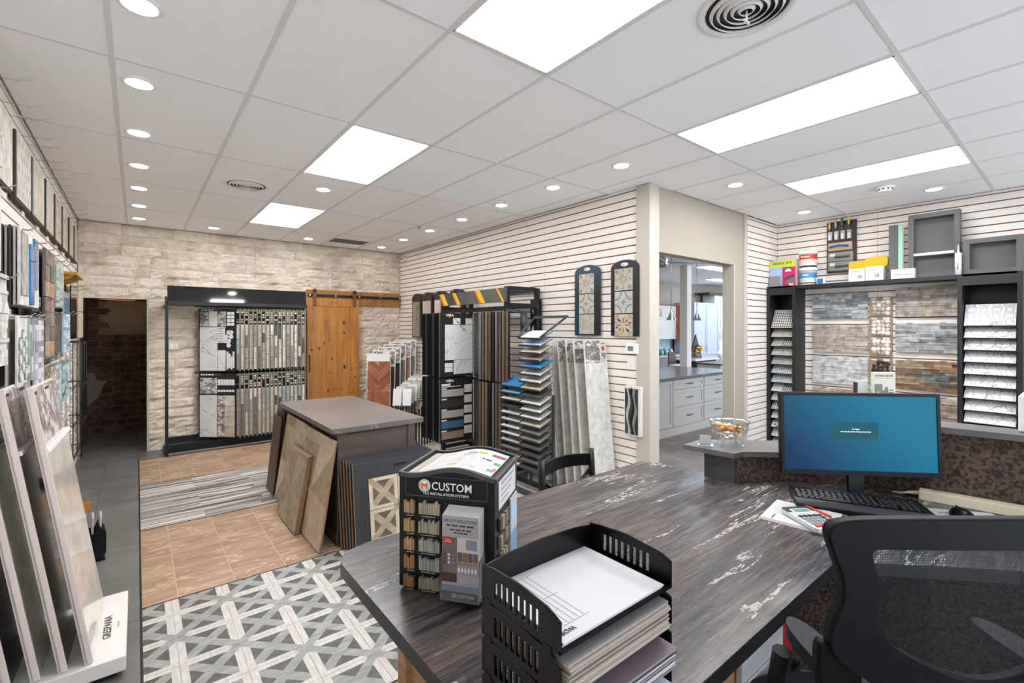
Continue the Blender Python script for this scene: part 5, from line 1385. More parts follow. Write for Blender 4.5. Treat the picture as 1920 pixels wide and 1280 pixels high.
for k in range(2):
    y = .14 - .115 * k
    b_ = G().box(.012, y - .0, .012, .27, y + .105, .014).obj('notched_blade', 'steel', t)
    g = G()
    for i in range(20): g.box(.014 + .0128 * i, y + .105, .012, .020 + .0128 * i, y + .110, .014)
    g.obj('teeth', 'steel', b_)
    G().tube([(.09, y + .05, .03), (.12, y + .05, .038), (.24, y + .055, .035)], .012, 8).obj('grip', mat('grey_green%d' % k, '#5c655a', .5), t)
    G().box(.03, y + .06, .014, .085, y + .095, .0148).obj('label', 'white_board', t)
# foam pieces and niches
t = thing('foam_strip', 'tall narrow dark grey foam board with mint green edge', 'foam board', M=facew(6.50, 1.410, ST))
G().box(0, 0, -.02, .075, .60, .02).obj('board', 'niche_grey', t); G().box(.078, 0, -.02, .110, .60, .01).obj('edge_piece', 'mint', t); G().box(.11, 0, -.02, .118, .60, -.01).obj('back_piece', 'white_board', t)
o = thing('foam_box', 'small white carton with dark print in front of the tall grey niche', 'box', M=facew(6.40, 1.375, ST))
G().box(0, 0, -.07, .20, .105, 0, bev=.001).obj('carton', 'white_board', o); text('HYDRO-BLOK', .024, 'ink', o, (.105, .045, .0006), sx=1.05)
G().cyl((.125, .09, 0), (.125, .09, .001), .004, seg=8).obj('dot', 'ink', o)
def niche(x, y0, w_, h_, fw, lb, shelf=None, d_=.10, lean=.0):
    t = thing('wall_niche', lb, 'niche', M=fr((x, y0, ST), (0, -1, 0), (lean, 0, 1)))
    G().box(0, 0, -d_, fw, h_, 0).box(w_ - fw, 0, -d_, w_, h_, 0).box(fw, 0, -d_, w_ - fw, fw, 0).box(fw, h_ - fw, -d_, w_ - fw, h_, 0).obj('frame', 'niche_grey', t)
    G().box(fw, fw, -d_, w_ - fw, h_ - fw, -d_ + .012).obj('back_panel', 'niche_grey', t)
    if shelf: G().box(fw, shelf, -d_ + .012, w_ - fw, shelf + .026, .001).obj('shelf', 'white_board', t)
niche(6.46, 1.240, .405, .675, .045, 'tall dark grey shower niche with white shelf on the right tower', .235)
niche(6.40, .805, .405, .345, .045, 'small dark grey shower niche at the right photo edge', None)
t = thing('caulk_tube', 'white caulk tube standing between the two grey niches', 'caulk tube', (6.36, .835, ST))
G().cyl((0, 0, 0), (0, 0, .215), .025, seg=20).obj('tube', 'white_plastic', t); G().cyl((0, 0, .215), (0, 0, .225), .010, seg=12).cyl((0, 0, .225), (0, 0, .30), .008, .002, seg=12).obj('nozzle', 'white_plastic', t)
text('SEALANT', .018, 'ink', t, (-.0258, 0, .085), rot=(PI / 2, -PI / 2, -PI / 2), bold=.0004)

# ---------------- next showroom beyond the doorway ----------------
struct('ceiling_next', G().box(3.9, 2.75, 2.98, 18.2, 7.7, 3.1).box(5.7, -3, 2.98, 5.7, -3, 3.1).box(6.80, -3.1, 2.98, 18.2, 2.75, 3.1).obj('w', 'ceiling_tile'))
struct('wall_next', G().box(3.9, 7.6, 0, 18.2, 7.7, 3.0).obj('w', 'cream_wall'))
struct('wall_next_end', G().box(18.1, -3, 0, 18.2, 7.6, .3).box(18.1, -3, 2.75, 18.2, 7.6, 3.0).box(6.80, -3.1, 0, 18.2, -3.0, .3).box(6.80, -3.1, 2.75, 18.2, -3.0, 3.0).obj('w', 'cream_wall'))
wi2 = struct('window_2', G().box(18.12, -3, .3, 18.18, 7.6, .36).box(6.8, -3.08, .3, 18.2, -3.02, .36).obj('w', 'dark_grey_metal'))
for k in range(5): G().box(18.12, -3 + 2.63 * k, .36, 18.18, -2.94 + 2.63 * k, 2.75).box(6.85 + 2.8 * k, -3.08, .36, 6.91 + 2.8 * k, -3.02, 2.75).obj('mullion', 'dark_grey_metal', wi2)
for k in range(4):
    G().box(18.148, -2.94 + 2.63 * k, .36, 18.152, -.37 + 2.63 * k, 2.75).obj('pane', 'window_glass', wi2); G().box(6.91 + 2.8 * k, -3.052, .36, 9.65 + 2.8 * k, -3.048, 2.75).obj('pane', 'window_glass', wi2)
struct('wall_right_rear', G().box(6.79, -3.0, 0, 6.80, 2.76, 3.0).obj('w', 'cream_wall'))
for i, (x, y, sx_, sy_) in enumerate([(7.1, 3.6, .3, 1.2), (10.6, 5.2, 2.4, .3), (13.2, 6.4, 2.4, .3), (10.5, 2.6, .6, 1.2), (14.5, 3.4, .6, 1.2), (5.4, 5.4, .6, 1.2)]):  # last three are unseen panels added to give the room cool daylight
    t = thing('ceiling_light', 'lit ceiling strip in the next showroom, %s' % ['nearest, over the drawer island', 'middle one behind the pendant lamps', 'farthest by the cabinets', 'unseen one added at right for cool fill', 'unseen one added at far right for cool fill', 'unseen one added behind the left wall for cool fill'][i], 'light', (x, y, 2.968))
    G().box(-sx_ / 2 - .01, -sy_ / 2 - .01, 0, sx_ / 2 + .01, sy_ / 2 + .01, .012).obj('frame', 'white_plastic', t)
    G().box(-sx_ / 2, -sy_ / 2, -.002, sx_ / 2, sy_ / 2, .0).obj('diffuser', MATS.get('cool_light') or mat('cool_light', '#fff', .5, emit='#dbe9ff', estr=14), t)
# island with drawers
t = thing('drawer_island', 'white kitchen island with six drawers and dark top seen through the doorway', 'cabinet', (5.50, 4.03, 0))
G().box(0, .02, .0, 2.72, 1.05, .865).obj('body', 'cab_white', t); G().box(-.01, .005, 0, 2.74, .02, .125, bev=.003).obj('plinth', 'cab_white', t)
G().box(-.06, -.035, .868, 2.88, 1.20, .908, bev=.003).obj('top', mat('island2_top', '#6c6c72', .18, col2='#5f6066', scale=3), t)
def shaker(par, x0, z0, x1, z1, nm='drawer', pull=True, vert=False, fm='cab_white'):
    d = G().box(x0, .0, z0, x1, .02, z0 + .05, bev=.002).box(x0, 0, z1 - .05, x1, .02, z1, bev=.002).box(x0, 0, z0 + .05, x0 + .05, .02, z1 - .05, bev=.002).box(x1 - .05, 0, z0 + .05, x1, .02, z1 - .05, bev=.002).box(x0 + .05, .010, z0 + .05, x1 - .05, .016, z1 - .05).obj(nm, fm, par)
    cx, cz = (x0 + x1) / 2, (z0 + z1) / 2
    if pull: G().tube([(cx - .07, .0, cz), (cx - .07, -.03, cz), (cx + .07, -.03, cz), (cx + .07, 0, cz)], .007, 6).obj('handle', 'pull_bronze', d)
    elif vert: G().tube([(x1 - .03, 0, z0 + .10), (x1 - .03, -.03, z0 + .10), (x1 - .03, -.03, z0 + .24), (x1 - .03, 0, z0 + .24)], .006, 6).obj('handle', 'steel', d)
    return d
for a, b in ((.92, 1.81), (1.83, 2.70)):
    for z0, z1 in ((.14, .43), (.44, .70), (.71, .855)): shaker(t, a, z0, b, z1)
shaker(t, .02, .14, .90, .855, 'door', pull=False)
# pendants, fan, column
for k, (x, y, lb) in enumerate([(7.10, 4.5, 'left'), (7.93, 4.5, 'right')]):
    t = thing('pendant_lamp', '%s small brushed metal cone pendant over the drawer island' % lb, 'lamp', (x, y, 1.80))
    G().lathe([(.085, 0), (.080, .004), (.045, .07), (.028, .115), (.018, .13), (.016, .18), (0, .19)], 20).obj('shade', 'chrome', t)
    G().lathe([(0, .005), (.078, .006)], 20).obj('lamp_glass', MATS.get('pend') or mat('pend', '#fff', .4, emit='#fff0d8', estr=8), t)
    G().cyl((0, 0, .185), (0, 0, 1.17), .005, seg=6).obj('rod', 'steel', t); G().lathe([(0, 1.165), (.05, 1.165), (.05, 1.18), (0, 1.18)], 16).obj('canopy', 'steel', t)
t = thing('ceiling_fan', 'brushed metal ceiling fan with one pale blade visible through the doorway', 'ceiling fan', (6.62, 4.35, 0))
G().lathe([(0, 2.63), (.06, 2.64), (.085, 2.70), (.085, 2.76), (.05, 2.80), (.03, 2.86), (.025, 2.90), (.07, 2.93), (.075, 2.98)], 20).obj('motor', 'chrome', t)
for k in range(3): G().box(.08, -.06, 2.715, .95, .06, 2.725, M=Matrix.Rotation(math.radians(-38.8 + 120 * k), 4, 'Z')).obj('blade', mat('blade%d' % k, '#8f9799', .4), t)
struct('column_next', G().box(8.95, 5.3, 0, 9.12, 5.47, 2.98, bev=.004).obj('w', 'white_paint'))
# cabinets along the far wall
t = thing('wall_cabinet', 'pale wall cabinet with brown side panel on the far showroom wall', 'cabinet', (10.07, 7.25, 1.36))
G().box(0, .02, 0, 1.62, .34, .92).obj('body', 'cab_white', t); G().box(1.62, 0, 0, 2.15, .34, .95).box(-.02, -.02, .92, 2.18, .35, .955).obj('side_panel', 'cab_brown', t)
shaker(t, .0, .0, .78, .9, 'door', False, True); shaker(t, .80, 0, 1.60, .9, 'door', False, True)
G().box(.62, -.012, .60, .92, -.004, .82).obj('picture', 'print_photo_pink', t)
t = thing('base_counter', 'white counter with brown end panel along the far showroom wall', 'cabinet', (9.40, 6.95, 0))
G().box(0, .02, 0, 1.45, .58, .90).obj('body', 'cab_white', t); G().box(1.45, 0, 0, 2.4, .5, .90).obj('end_panel', 'cab_brown', t); G().box(-.02, -.03, .90, 2.45, .6, .94).obj('countertop', 'white_marble', t)
shaker(t, .1, .1, .72, .86, 'door', False, True); shaker(t, .75, .1, 1.43, .86, 'door', False, True)
G().box(0, .56, .96, 2.4, .58, 1.34).obj('backsplash', mat('splash', '#c4dfe6', .3, col2='#8ec3d2', scale=7, lo=.5, hi=.65), t)
r = random.Random(9)
for k in range(7):
    o = tag(G().lathe([(0, 0), (.05, 0), (.055, .08), (.03, .14), (.035, .16), (0, .16)], 12, c=['#2a6b7c', '#0f4250', '#9fd3dc', '#1c5a6a', '#d8eef0', '#3c8ea0', '#e9f3f4'][k]).obj('bottle', 'vc_gloss', loc=(10.70 + .11 * k, 7.2, .941)), 'small teal or white bottle on the far counter, %s from the left' % ORD[k], 'bottle', 'bottles on the far counter')
t = thing('bar_stool', 'brown bar stool with white seat by the far counter', 'stool', (10.50, 6.45, 0))
for a in (-.17, .17):
    for b in (-.17, .17): G().cyl((a, b, 0), (a * .8, b * .8, .70), .015, seg=8).obj('leg', 'steel', t)
G().lathe([(0, .70), (.2, .70), (.22, .73), (.2, .76), (0, .77)], 20).obj('seat', 'white_plastic', t)
G().prism([(-.17, 0), (.17, 0), (.14, .32), (-.14, .32)], 0, .03, M=Matrix.Translation((0, .18, .74)) @ Matrix.Rotation(PI / 2 - .1, 4, 'X')).obj('backrest', mat('stool_brown', '#4a3430', .5), t)
t = thing('tall_cabinet', 'pale blue-white tall cabinet right of the column in the next showroom', 'cabinet', (12.02, 6.9, 0))
G().box(0, .02, .0, 1.36, .62, 2.38).obj('body', 'cab_blue_white', t); shaker(t, 0, .92, .67, 2.36, 'door', False, True, 'cab_blue_white'); shaker(t, .69, .92, 1.35, 2.36, 'door', False, True, 'cab_blue_white')
t = thing('glass_cabinet', 'cream wall cabinet with two lit glass doors and dark crown', 'cabinet', (13.55, 7.1, 1.55))
G().box(0, .02, 0, 1.8, .4, 1.10).obj('body', 'cab_white', t); G().box(-.4, -.03, 1.10, 1.85, .42, 1.17).obj('crown', 'pull_bronze', t)
for a in (.35, .95):
    d = G().box(a, 0, .04, a + .05, .02, 1.06).box(a + .40, 0, .04, a + .45, .02, 1.06).box(a + .05, 0, .04, a + .40, .02, .10).box(a + .05, 0, 1.0, a + .40, .02, 1.06).obj('door', 'cab_white', t)
    G().box(a + .05, .008, .10, a + .40, .012, 1.0).obj('pane', MATS.get('litpane') or mat('litpane', '#fff6e0', .2, emit='#fff3d8', estr=.9), d)
t = thing('dark_counter', 'charcoal base cabinet with white top beyond the column', 'cabinet', (10.85, 6.2, 0))
G().box(0, .02, 0, 1.05, .6, .84).obj('body', 'dark_charcoal', t); G().box(-.05, -.03, .84, 1.15, .65, .88).obj('countertop', 'white_marble', t)
for a in (0, .52): shaker(t, a + .01, .50, a + .51, .82, 'drawer', True, fm='dark_charcoal')
t = thing('cream_counter', 'cream base cabinet with grey top at the right of the doorway view', 'cabinet', (10.68, 5.45, 0))
G().box(0, .02, 0, 2.4, .6, .78).obj('body', 'cab_white', t); G().box(-.03, -.03, .78, 2.4, .6, .82).obj('countertop', 'solid_grey', t); shaker(t, .1, .1, 1.1, .74, 'door', False)
t = thing('easel_sign', 'dark triangular display with yellow flowers on the charcoal counter', 'display', (11.32, 6.45, .88))
G().prism([(-.30, 0), (.30, 0), (.0, .62)], 0, .03, M=Matrix(((1, 0, 0, 0), (0, 0, 1, 0), (0, 1, 0, 0), (0, 0, 0, 1)))).obj('board', 'black_board', t)
r = random.Random(6)
for k in range(16): G().lathe([(0, .03), (.03, .02), (.035, 0), (0, -.02)], 7, c=r.choice(['#e2a528', '#c98a1c', '#f0c04a'])).obj('flower', 'vc', t, loc=(r.uniform(-.08, .22), -.04, .05 + r.uniform(0, .28)))
t = thing('range_hood', 'white flared marble hood at the right of the doorway view', 'range hood', (13.45, 6.95, .90))
G().prism([(0, 0), (1.0, 0), (.95, .20), (.62, .40), (.50, .66), (.35, .66), (.22, .40), (-.15, .12)], 0, .3, M=Matrix(((1, 0, 0, 0), (0, 0, 1, 0), (0, 1, 0, 0), (0, 0, 0, 1)))).obj('hood', 'white_marble', t)
t = thing('stone_counter', 'white-topped base cabinet under the marble hood in the next showroom', 'cabinet', (13.42, 6.88, 0))
G().box(0, .02, 0, 1.4, .62, .86).obj('body', 'cab_white', t); G().box(-.02, -.02, .86, 1.42, .64, .90).obj('countertop', 'white_marble', t); shaker(t, .05, .1, .68, .82, 'door', False, True); shaker(t, .70, .1, 1.35, .82, 'door', False, True)
# ---------------- desk ----------------
DZ = .914
t = thing('desk', 'large L-shaped desk with grey-brown streaked stone-look top in the foreground', 'desk', (.5, .49, 0))
T_ = Matrix.Translation((-.5, -.49, 0))
DP = [(.50, .515), (1.75, .515), (2.12, .14), (2.18, -.7), (2.95, -.7), (2.76, .1), (2.69, .42), (2.625, .725), (2.465, .93), (2.25, 1.07), (2.235, 1.08), (2.235, 1.235), (2.26, 1.25), (2.26, 1.49), (2.20, 1.585), (.62, 1.585), (.54, 1.562), (.505, 1.50)]
G().prism(DP, .872, .911, M=T_).obj('edge', 'counter_edge', t)
G().prism(DP, .911, DZ, M=T_).obj('top', 'laminate', t)
mat('desk_wood', '#a9805f', .45, col2='#94694a', scale=3, stretch=(1, 1, 8))
mat('desk_plank', '#b9b7b6', .5, col2='#a5a3a4', scale=3, stretch=(1, 1, 6))
G().box(.72, .62, 0, 1.60, 1.46, .872, M=T_).obj('cabinet', 'desk_wood', t)
G().box(.70, 1.44, 0, .80, 1.50, .872, M=T_, bev=.003).obj('leg', 'desk_wood', t)
for k in range(4): G().box(1.29, .60, .05 + .21 * k, 1.56, .618, .255 + .21 * k, M=T_, bev=.002).obj('front_plank', 'desk_plank', t)
G().box(2.20, 1.40, 0, 2.26, 1.48, .872, M=T_).obj('leg', 'counter_edge', t)
G().box(2.20, -.65, 0, 2.75, -.60, .872, M=T_).obj('end_panel', 'desk_wood', t)
o = tag(G().box(0, 0, 0, .06, .20, .28, c='#a11d28', bev=.004).obj('red_binder', 'vc', loc=(1.62, .62, .56)), 'red box seen under the desk edge beside the office chair', 'binder')
G().box(1.60, .60, 0, 1.70, .90, .56, M=T_).obj('inner_shelf', 'black_board', t)

# ---------------- reception ledge with cork front ----------------
t = thing('reception_ledge', 'grey-capped reception ledge with dark cork front behind the monitor', 'counter', (2.24, 1.08, 0))
T2 = Matrix.Translation((-2.24, -1.08, 0))
CL = [(2.255, 1.082), (2.475, .945), (2.635, .738), (2.70, .44), (2.765, .15), (2.87, -.75)]
def band(pts, d_, z0, z1):
    out = []
    for i, p in enumerate(pts):
        a = Vector(pts[max(0, i - 1)]); b = Vector(pts[min(len(pts) - 1, i + 1)]); n = (b - a).normalized(); n = Vector((-n.y, n.x))
        out.append((p[0] + n.x * d_, p[1] + n.y * d_))
    return pts + out[::-1], z0, z1
P, z0, z1 = band(CL[:4], .05, 0, 1.035); G().prism(P, z0, z1, M=T2).obj('cork_front', 'cork', t)
P, z0, z1 = band(CL[2:], .05, 0, 1.21); G().prism(P, z0, z1, M=T2).obj('cork_front', 'cork', t)
G().box(2.24, 1.083, 0, 2.40, 1.233, 1.035, M=T2, bev=.002).obj('end_block', 'block_dark', t)
G().prism([(2.20, 1.325), (2.225, 1.075), (2.295, 1.062), (2.44, .932), (2.60, .73), (2.82, .85), (2.69, 1.03), (2.46, 1.24), (2.37, 1.325)], 1.035, 1.060, M=T2).obj('cap', 'solid_grey', t)
G().prism([(2.60, .76), (2.69, .40), (2.73, .17), (2.84, -.75), (3.02, -.75), (2.89, .15), (2.862, .43), (2.79, .80)], 1.21, 1.236, M=T2).obj('raised_cap', 'solid_grey', t)

# ---------------- grout sample display ----------------
t = thing('grout_display', 'black countertop display box with grout samples and wavy top on the desk', 'display box', (.588, 1.247, DZ + .001), math.atan2(-.8, .6))
W_, D_ = .285, .25
zf = lambda x: .338 + .012 * math.sin(2 * PI * (x / W_ - .35))
XZ = Matrix(((1, 0, 0, 0), (0, 0, 1, 0), (0, 1, 0, 0), (0, 0, 0, 1)))
prof = [(W_ * i / 16, zf(W_ * i / 16)) for i in range(17)]
G().prism([(0, .008)] + prof + [(W_, .008)], 0, D_, M=XZ, smooth=False).box(.01, .01, 0, W_ - .01, D_ - .01, .008).obj('body', 'black_plastic', t)
for a, b in ((-.004, .008), (D_ - .008, D_ + .004)):
    g = G(); up = [(x, z + .006) for x, z in prof]; dn = [(x, z - .006) for x, z in prof]
    g.prism(dn + up[::-1], a, b, M=XZ, smooth=True); g.obj('rim', 'dark_grey_metal', t)
g = G(); g.box(-.004, 0, zf(0) - .008, .006, D_, zf(0) + .006).box(W_ - .006, 0, zf(W_) - .010, W_ + .006, D_, zf(W_) + .006, bev=.002); g.obj('rim', 'dark_grey_metal', t)
g = G()
for i in range(16):
    if 1 <= i < 15:
        a, b = prof[i], prof[i + 1]
        g.quad((a[0], .022, a[1] + .001), (b[0], .022, b[1] + .001), (b[0], D_ - .018, b[1] + .001), (a[0], D_ - .018, a[1] + .001))
g.obj('top_chart', 'paper', t)
r = random.Random(11)
g = G()
for (fx, fy, w_, h_, c) in [(.62, .82, .028, .016, '#c9a53a'), (.78, .80, .045, .020, '#8d4a50'), (.48, .70, .030, .012, '#b0a070'), (.86, .45, .020, .020, '#5f9a6a'), (.92, .45, .018, .018, '#c9b090'), (.90, .18, .020, .022, '#d4663a'), (.85, .12, .02, .018, '#7a9490'), (.42, .14, .03, .014, '#d7a63a'), (.30, .60, .05, .03, '#cfccc6'), (.55, .45, .06, .03, '#d8d6d2'), (.35, .35, .05, .012, '#b8b4a8'), (.65, .25, .05, .02, '#d0cecb'), (.72, .55, .03, .010, '#55524f'), (.5, .82, .03, .010, '#55524f')]:
    x = fx * W_; y = .03 + fy * (D_ - .06); z = zf(x) + .0016
    x1 = min(x + w_, W_ - .02)
    g.quad((x, y, z), (x1, y, zf(x1) + .0018), (x1, y + h_, zf(x1) + .0018), (x, y + h_, z), c=c)
for i in range(26):
    x = r.uniform(.03, .24); y = r.uniform(.03, D_ - .04); x1 = x + r.uniform(.01, .03); g.quad((x, y, zf(x) + .0014), (x1, y, zf(x1) + .0016), (x1, y + .002, zf(x1) + .0016), (x, y + .002, zf(x) + .0014), c='#a9a7a4')
g.quad((.020, .025, zf(.02) + .0013), (.045, .025, zf(.045) + .0015), (.045, D_ - .02, zf(.045) + .0015), (.020, D_ - .02, zf(.02) + .0013), c='#a59a8a')
g.keep = True
g.obj('chart_print', 'vc', t)
FR = (PI / 2, 0, 0)
G().ring([(.02, .270), (.265, .270), (.265, .328), (.02, .328)], [(.022, .272), (.263, .272), (.263, .326), (.022, .326)], -.002, 0, M=Matrix(((1, 0, 0, 0), (0, 0, 1, 0), (0, 1, 0, 0), (0, 0, 0, 1))), smooth=False).obj('logo_border', 'dark_grey_metal', t)
text('CUSTOM', .032, 'white_ink', t, (.160, -.0012, .300), rot=FR, bold=.0002, sx=.93)
text('TILE INSTALLATION SYSTEMS', .0105, 'white_ink', t, (.142, -.0012, .279), rot=FR, bold=0, sx=1.0)
G().box(.020, -.0012, .268, .262, 0, .269).obj('line', 'dark_grey_metal', t)
e = G().lathe([(0, 0), (.018, 0), (.018, .0012), (0, .0012)], 28).obj('emblem', 'white_ink', t, loc=(.078, -.0, .300), rot=FR)
G().ring([(.0155 * math.cos(2 * PI * i / 24), .0155 * math.sin(2 * PI * i / 24)) for i in range(24)], [(.0145 * math.cos(2 * PI * i / 24), .0145 * math.sin(2 * PI * i / 24)) for i in range(24)], .0012, .0016).obj('emblem_ring', 'grey_ink', e)
G().prism([(-.010, -.008), (-.010, .009), (0, .004), (.010, .009), (.010, -.008), (.005, -.010), (.004, -.002), (-.004, -.002), (-.005, -.010)], .0012, .0018).obj('emblem_mark', 'orange_ink', e)
gc = [['#c2a27c', '#b9ad94'], ['#b89f68', '#b3ad99'], ['#b98e66', '#a9a698'], ['#b07f50', '#a3a39c'], ['#8f6a43', '#8b8a79']]
for k in range(5):
    for s, (x0, x1) in enumerate(((.018, .050), (.064, .127))):
        zb = .222 - .0525 * k; x = x0
        n = 5 if s == 0 else 9; ww = (x1 - x0) / n
        g = G()
        for i in range(n):
            c = lin(gc[k][s]); f_ = r.uniform(.82, 1.1)
            g.box(x0 + ww * i + .0004, -.008 - r.uniform(0, .004), zb, x0 + ww * (i + 1) - .0004, 0, zb + .030 + r.choice([0, 0, .004, .007]), c=(c[0] * f_, c[1] * f_, c[2] * f_))
        g.obj('grout_sticks', 'vc_n', t)
        scrib(t, 0, 0, 0, 0, 0) if 0 else None
        G().box(x0 + .004, -.0010, zb - .011, x1 - .012 * (s + .3), -.0002, zb - .0085).obj('caption', 'grey_ink', t)
# side face (+x): white panel, sample sticks, leaflet
SX = Matrix.Translation((W_ + .0008, 0, 0)) @ Matrix(((0, 0, 1, 0), (1, 0, 0, 0), (0, 1, 0, 0), (0, 0, 0, 1)))
G().prism([(.035, .235), (.225, .235), (.225, .315), (.035, .315)], 0, .001, M=SX).obj('side_panel', 'white_board', t)
g = G()
for q in range(4): g.box(.06 + .0 * q, .298 - .016 * q, .001, .20 - .02 * q, .303 - .016 * q + .002 * (q == 0), .0014, M=SX)
g.obj('side_print', 'grey_ink', t)
G().prism([(.155, .01), (.235, .01), (.235, .225), (.155, .225)], 0, .004, M=SX).obj('leaflet', 'paper', t)
G().box(.158, .012, .004, .232, .12, .0045, M=SX, c='#7d9ac0').box(.158, .15, .004, .232, .20, .0045, M=SX, c='#b9c9de').obj('leaflet_print', 'vc', t)
for k in range(4):
    for s in (0, 1):
        g = G()
        for i in range(4): g.box(.035 + .055 * s + .011 * i, .175 - .05 * k, .0, .0445 + .055 * s + .011 * i, .212 - .05 * k, .006 + r.uniform(0, .003), M=SX, c=r.choice(['#6f6256', '#8a7d6c', '#a99a84', '#5c544c', '#c0b49e']))
        g.obj('grout_sticks', 'vc_n', t)
h = G().box(.147, -.055, .018, .259, -.053, .06).box(.147, -.053, .018, .149, 0, .13).box(.257, -.053, .018, .259, 0, .13).box(.147, -.055, .018, .259, 0, .020).obj('brochure_holder', mat('clear_plastic', '#e8eef0', .05, trans=.9, ior=1.3), t)
DM = Matrix.Translation((.588, 1.247, DZ + .001)) @ Matrix.Rotation(math.atan2(-.8, .6), 4, 'Z')
for k in range(7):
    y = -.0505 + .0072 * k
    b = thing('brochure', 'front grey grout brochure with orange logo and photos in the display holder' if k == 0 else ORD[k] + ' grout brochure from the front in the display holder', 'brochure',
              M=DM @ Matrix.Translation((.1515, y, .021)) @ Matrix(((1, 0, 0, 0), (0, 0, -1, 0), (0, 1, 0, 0), (0, 0, 0, 1))) @ Matrix.Rotation(-.02, 4, 'X'), group=None if k == 0 else 'stack of brochures in the display holder')
    G().box(0, 0, -.005, .103, .222 + .0018 * k, 0, c='#dcdad8').obj('pages', 'vc', b)
    if k == 0:
        G().box(0, 0, 0, .103, .222, .0004, c='#a9a6a8').obj('cover', 'vc', b)
        text('GROUT SOLUTIONS', .0110, 'ink', b, (.0515, .208, .0005), sx=.95); scrib(b, .012, .194, .078, .004, .0005, 'ink'); scrib(b, .022, .183, .06, .004, .0005, 'ink', 2); scrib(b, .034, .175, .04, .004, .0005, 'ink', 3)
        G().box(.0, .048, .0004, .043, .165, .0008, c='#7a6e68').obj('photo', 'vc_n', b); G().box(.043, .128, .0004, .103, .165, .0008, c='#cfccd0').box(.068, .135, .0008, .099, .162, .001, c='#8e8ba0').obj('photo', 'vc', b)
        g = G()
        for i in range(4): g.box(.045 + .0145 * i, .103, .0004, .0575 + .0145 * i, .126, .0009, c=['#5f5a58', '#8a6248', '#5a5668', '#6d6058'][i])
        g.box(.043, .094, .0004, .103, .101, .0008, c='#9a7a58'); g.obj('photo', 'vc', b)
        g = G(); g.box(.043, .068, .0004, .103, .093, .0007, c='#8f9096')
        for i in range(6): g.prism([(.048 + .0095 * i, .071), (.052 + .0095 * i, .080), (.048 + .0095 * i, .090), (.0445 + .0095 * i, .080)], .0007, .0012, c='#e6e4e0')
        for i in range(9): g.prism([(.008 + .012 * (i % 3) + .004 * math.cos(j * PI / 3), .098 + .010 * (i // 3) + .004 * math.sin(j * PI / 3)) for j in range(6)], .0008, .0012, c=['#3f3c3c', '#d9d5d0', '#8a8583'][i % 3])
        g.obj('photo', 'vc', b); G().box(0, .046, .0008, .043, .070, .0011, c='#4a2a2a').box(0, .022, .0004, .103, .046, .0006, c='#9fa5b4').obj('colour_band', 'vc', b)
        G().box(0, 0, .0004, .103, .022, .001, c='#2c2b2c').obj('footer', 'vc', b); text('CUSTOM', .0125, 'white_ink', b, (.066, .0115, .0011), bold=.0001)
        G().lathe([(0, 0), (.0065, 0), (.0065, .0004), (0, .0004)], 20).obj('emblem', 'white_ink', b, loc=(.034, .0115, .001)); G().box(-.003, -.003, .0004, .003, .003, .0008).obj('emblem_mark', 'orange_ink', b, loc=(.034, .0115, .001))
        G().prism([(.017 + .015 * math.cos(2 * PI * i / 20), .155 + .010 * math.sin(2 * PI * i / 20)) for i in range(20)], .0008, .0014).obj('badge', 'red_ink', b); text('NEW\nCOLORS', .0052, 'white_ink', b, (.017, .155, .0015))

# ---------------- letter trays and papers ----------------
TX, TY, TW, TD = .526, .532, .316, .216
def tray(z, lb):
    t = thing('letter_tray', lb, 'letter tray', (TX, TY, z))
    G().box(0, .0, 0, TW, TD, .003).box(0, 0, .003, TW, .004, .006).obj('floor', 'black_plastic', t)
    prof = [(0, .058), (.06, .066), (.158, .070), (.256, .066), (TW, .058)]
    G().prism([(0, .0)] + prof[0:1] + prof[1:] + [(TW, 0)], TD - .004, TD, M=XZ).obj('back_wall', 'black_plastic', t)
    for x in (0, TW - .004):
        g = G(); g.box(x, 0, .003, x + .004, TD, .013).box(x, .0, .013, x + .004, .045, .050).box(x, TD - .040, .013, x + .004, TD - .004, .050)
        P2 = [(0, .050), (0, .052), (.03, .062), (.108, .068), (.186, .064), (TD - .004, .060), (TD - .004, .050)]
        g.prism(P2, x, x + .004, M=Matrix(((0, 0, 1, 0), (1, 0, 0, 0), (0, 1, 0, 0), (0, 0, 0, 1))))
        for i in range(8): yy = .045 + .0164 * i + .0; g.box(x, yy, .013, x + .004, yy + .0068, .050)
        g.obj('side_wall', 'black_plastic', t)
        G().tube([(x + .002, 0, .051), (x + .002, .03, .063), (x + .002, .108, .069), (x + .002, .186, .065), (x + .002, TD, .060)], .003, 6).obj('rim', 'black_plastic', t)
    for x in (0, TW - .006):
        for y in (.02, TD - .03): G().box(x - .001, y, -.006, x + .007, y + .02, .004).obj('clip', 'black_plastic', t)
for k in range(4): tray(.922 + .0715 * k, 'black slotted letter tray, %s of the stack of four on the desk' % ['lowest', 'second from bottom', 'third from bottom', 'top one'][k])
tz = lambda k: .922 + .0715 * k + .0032
def sheets(k, n, lb, cols, dx, dy, th, w_=.2794, d_=.2159, rot=0, nm='paper_stack'):
    t = thing(nm, lb, 'papers', (TX + .012, TY + .003 + dy, tz(k) + .003), rot)
    r = random.Random(k + 5)
    for i in range(n):
        a, b = r.uniform(-.0025, .0025), r.uniform(-.003, .003) - .0
        G().box(a, b, th * i / n, w_ + a, d_ - .006 + b, th * (i + 1) / n - .0002, c=cols[i % len(cols)]).obj('sheet_bundle', 'vc', t)
    return t
t = sheets(3, 3, 'white printed form sheets in the top letter tray', ['#b9b9b9', '#c4c4c5', '#cbcbcc'], 0, 0, .009)
text('WOR', .014, 'ink', t, (.026, .018, .0094), rot=(0, 0, PI), bold=.0002)
mat('form_grey', '#adadad', .6)
g = G(); Fz = .0092
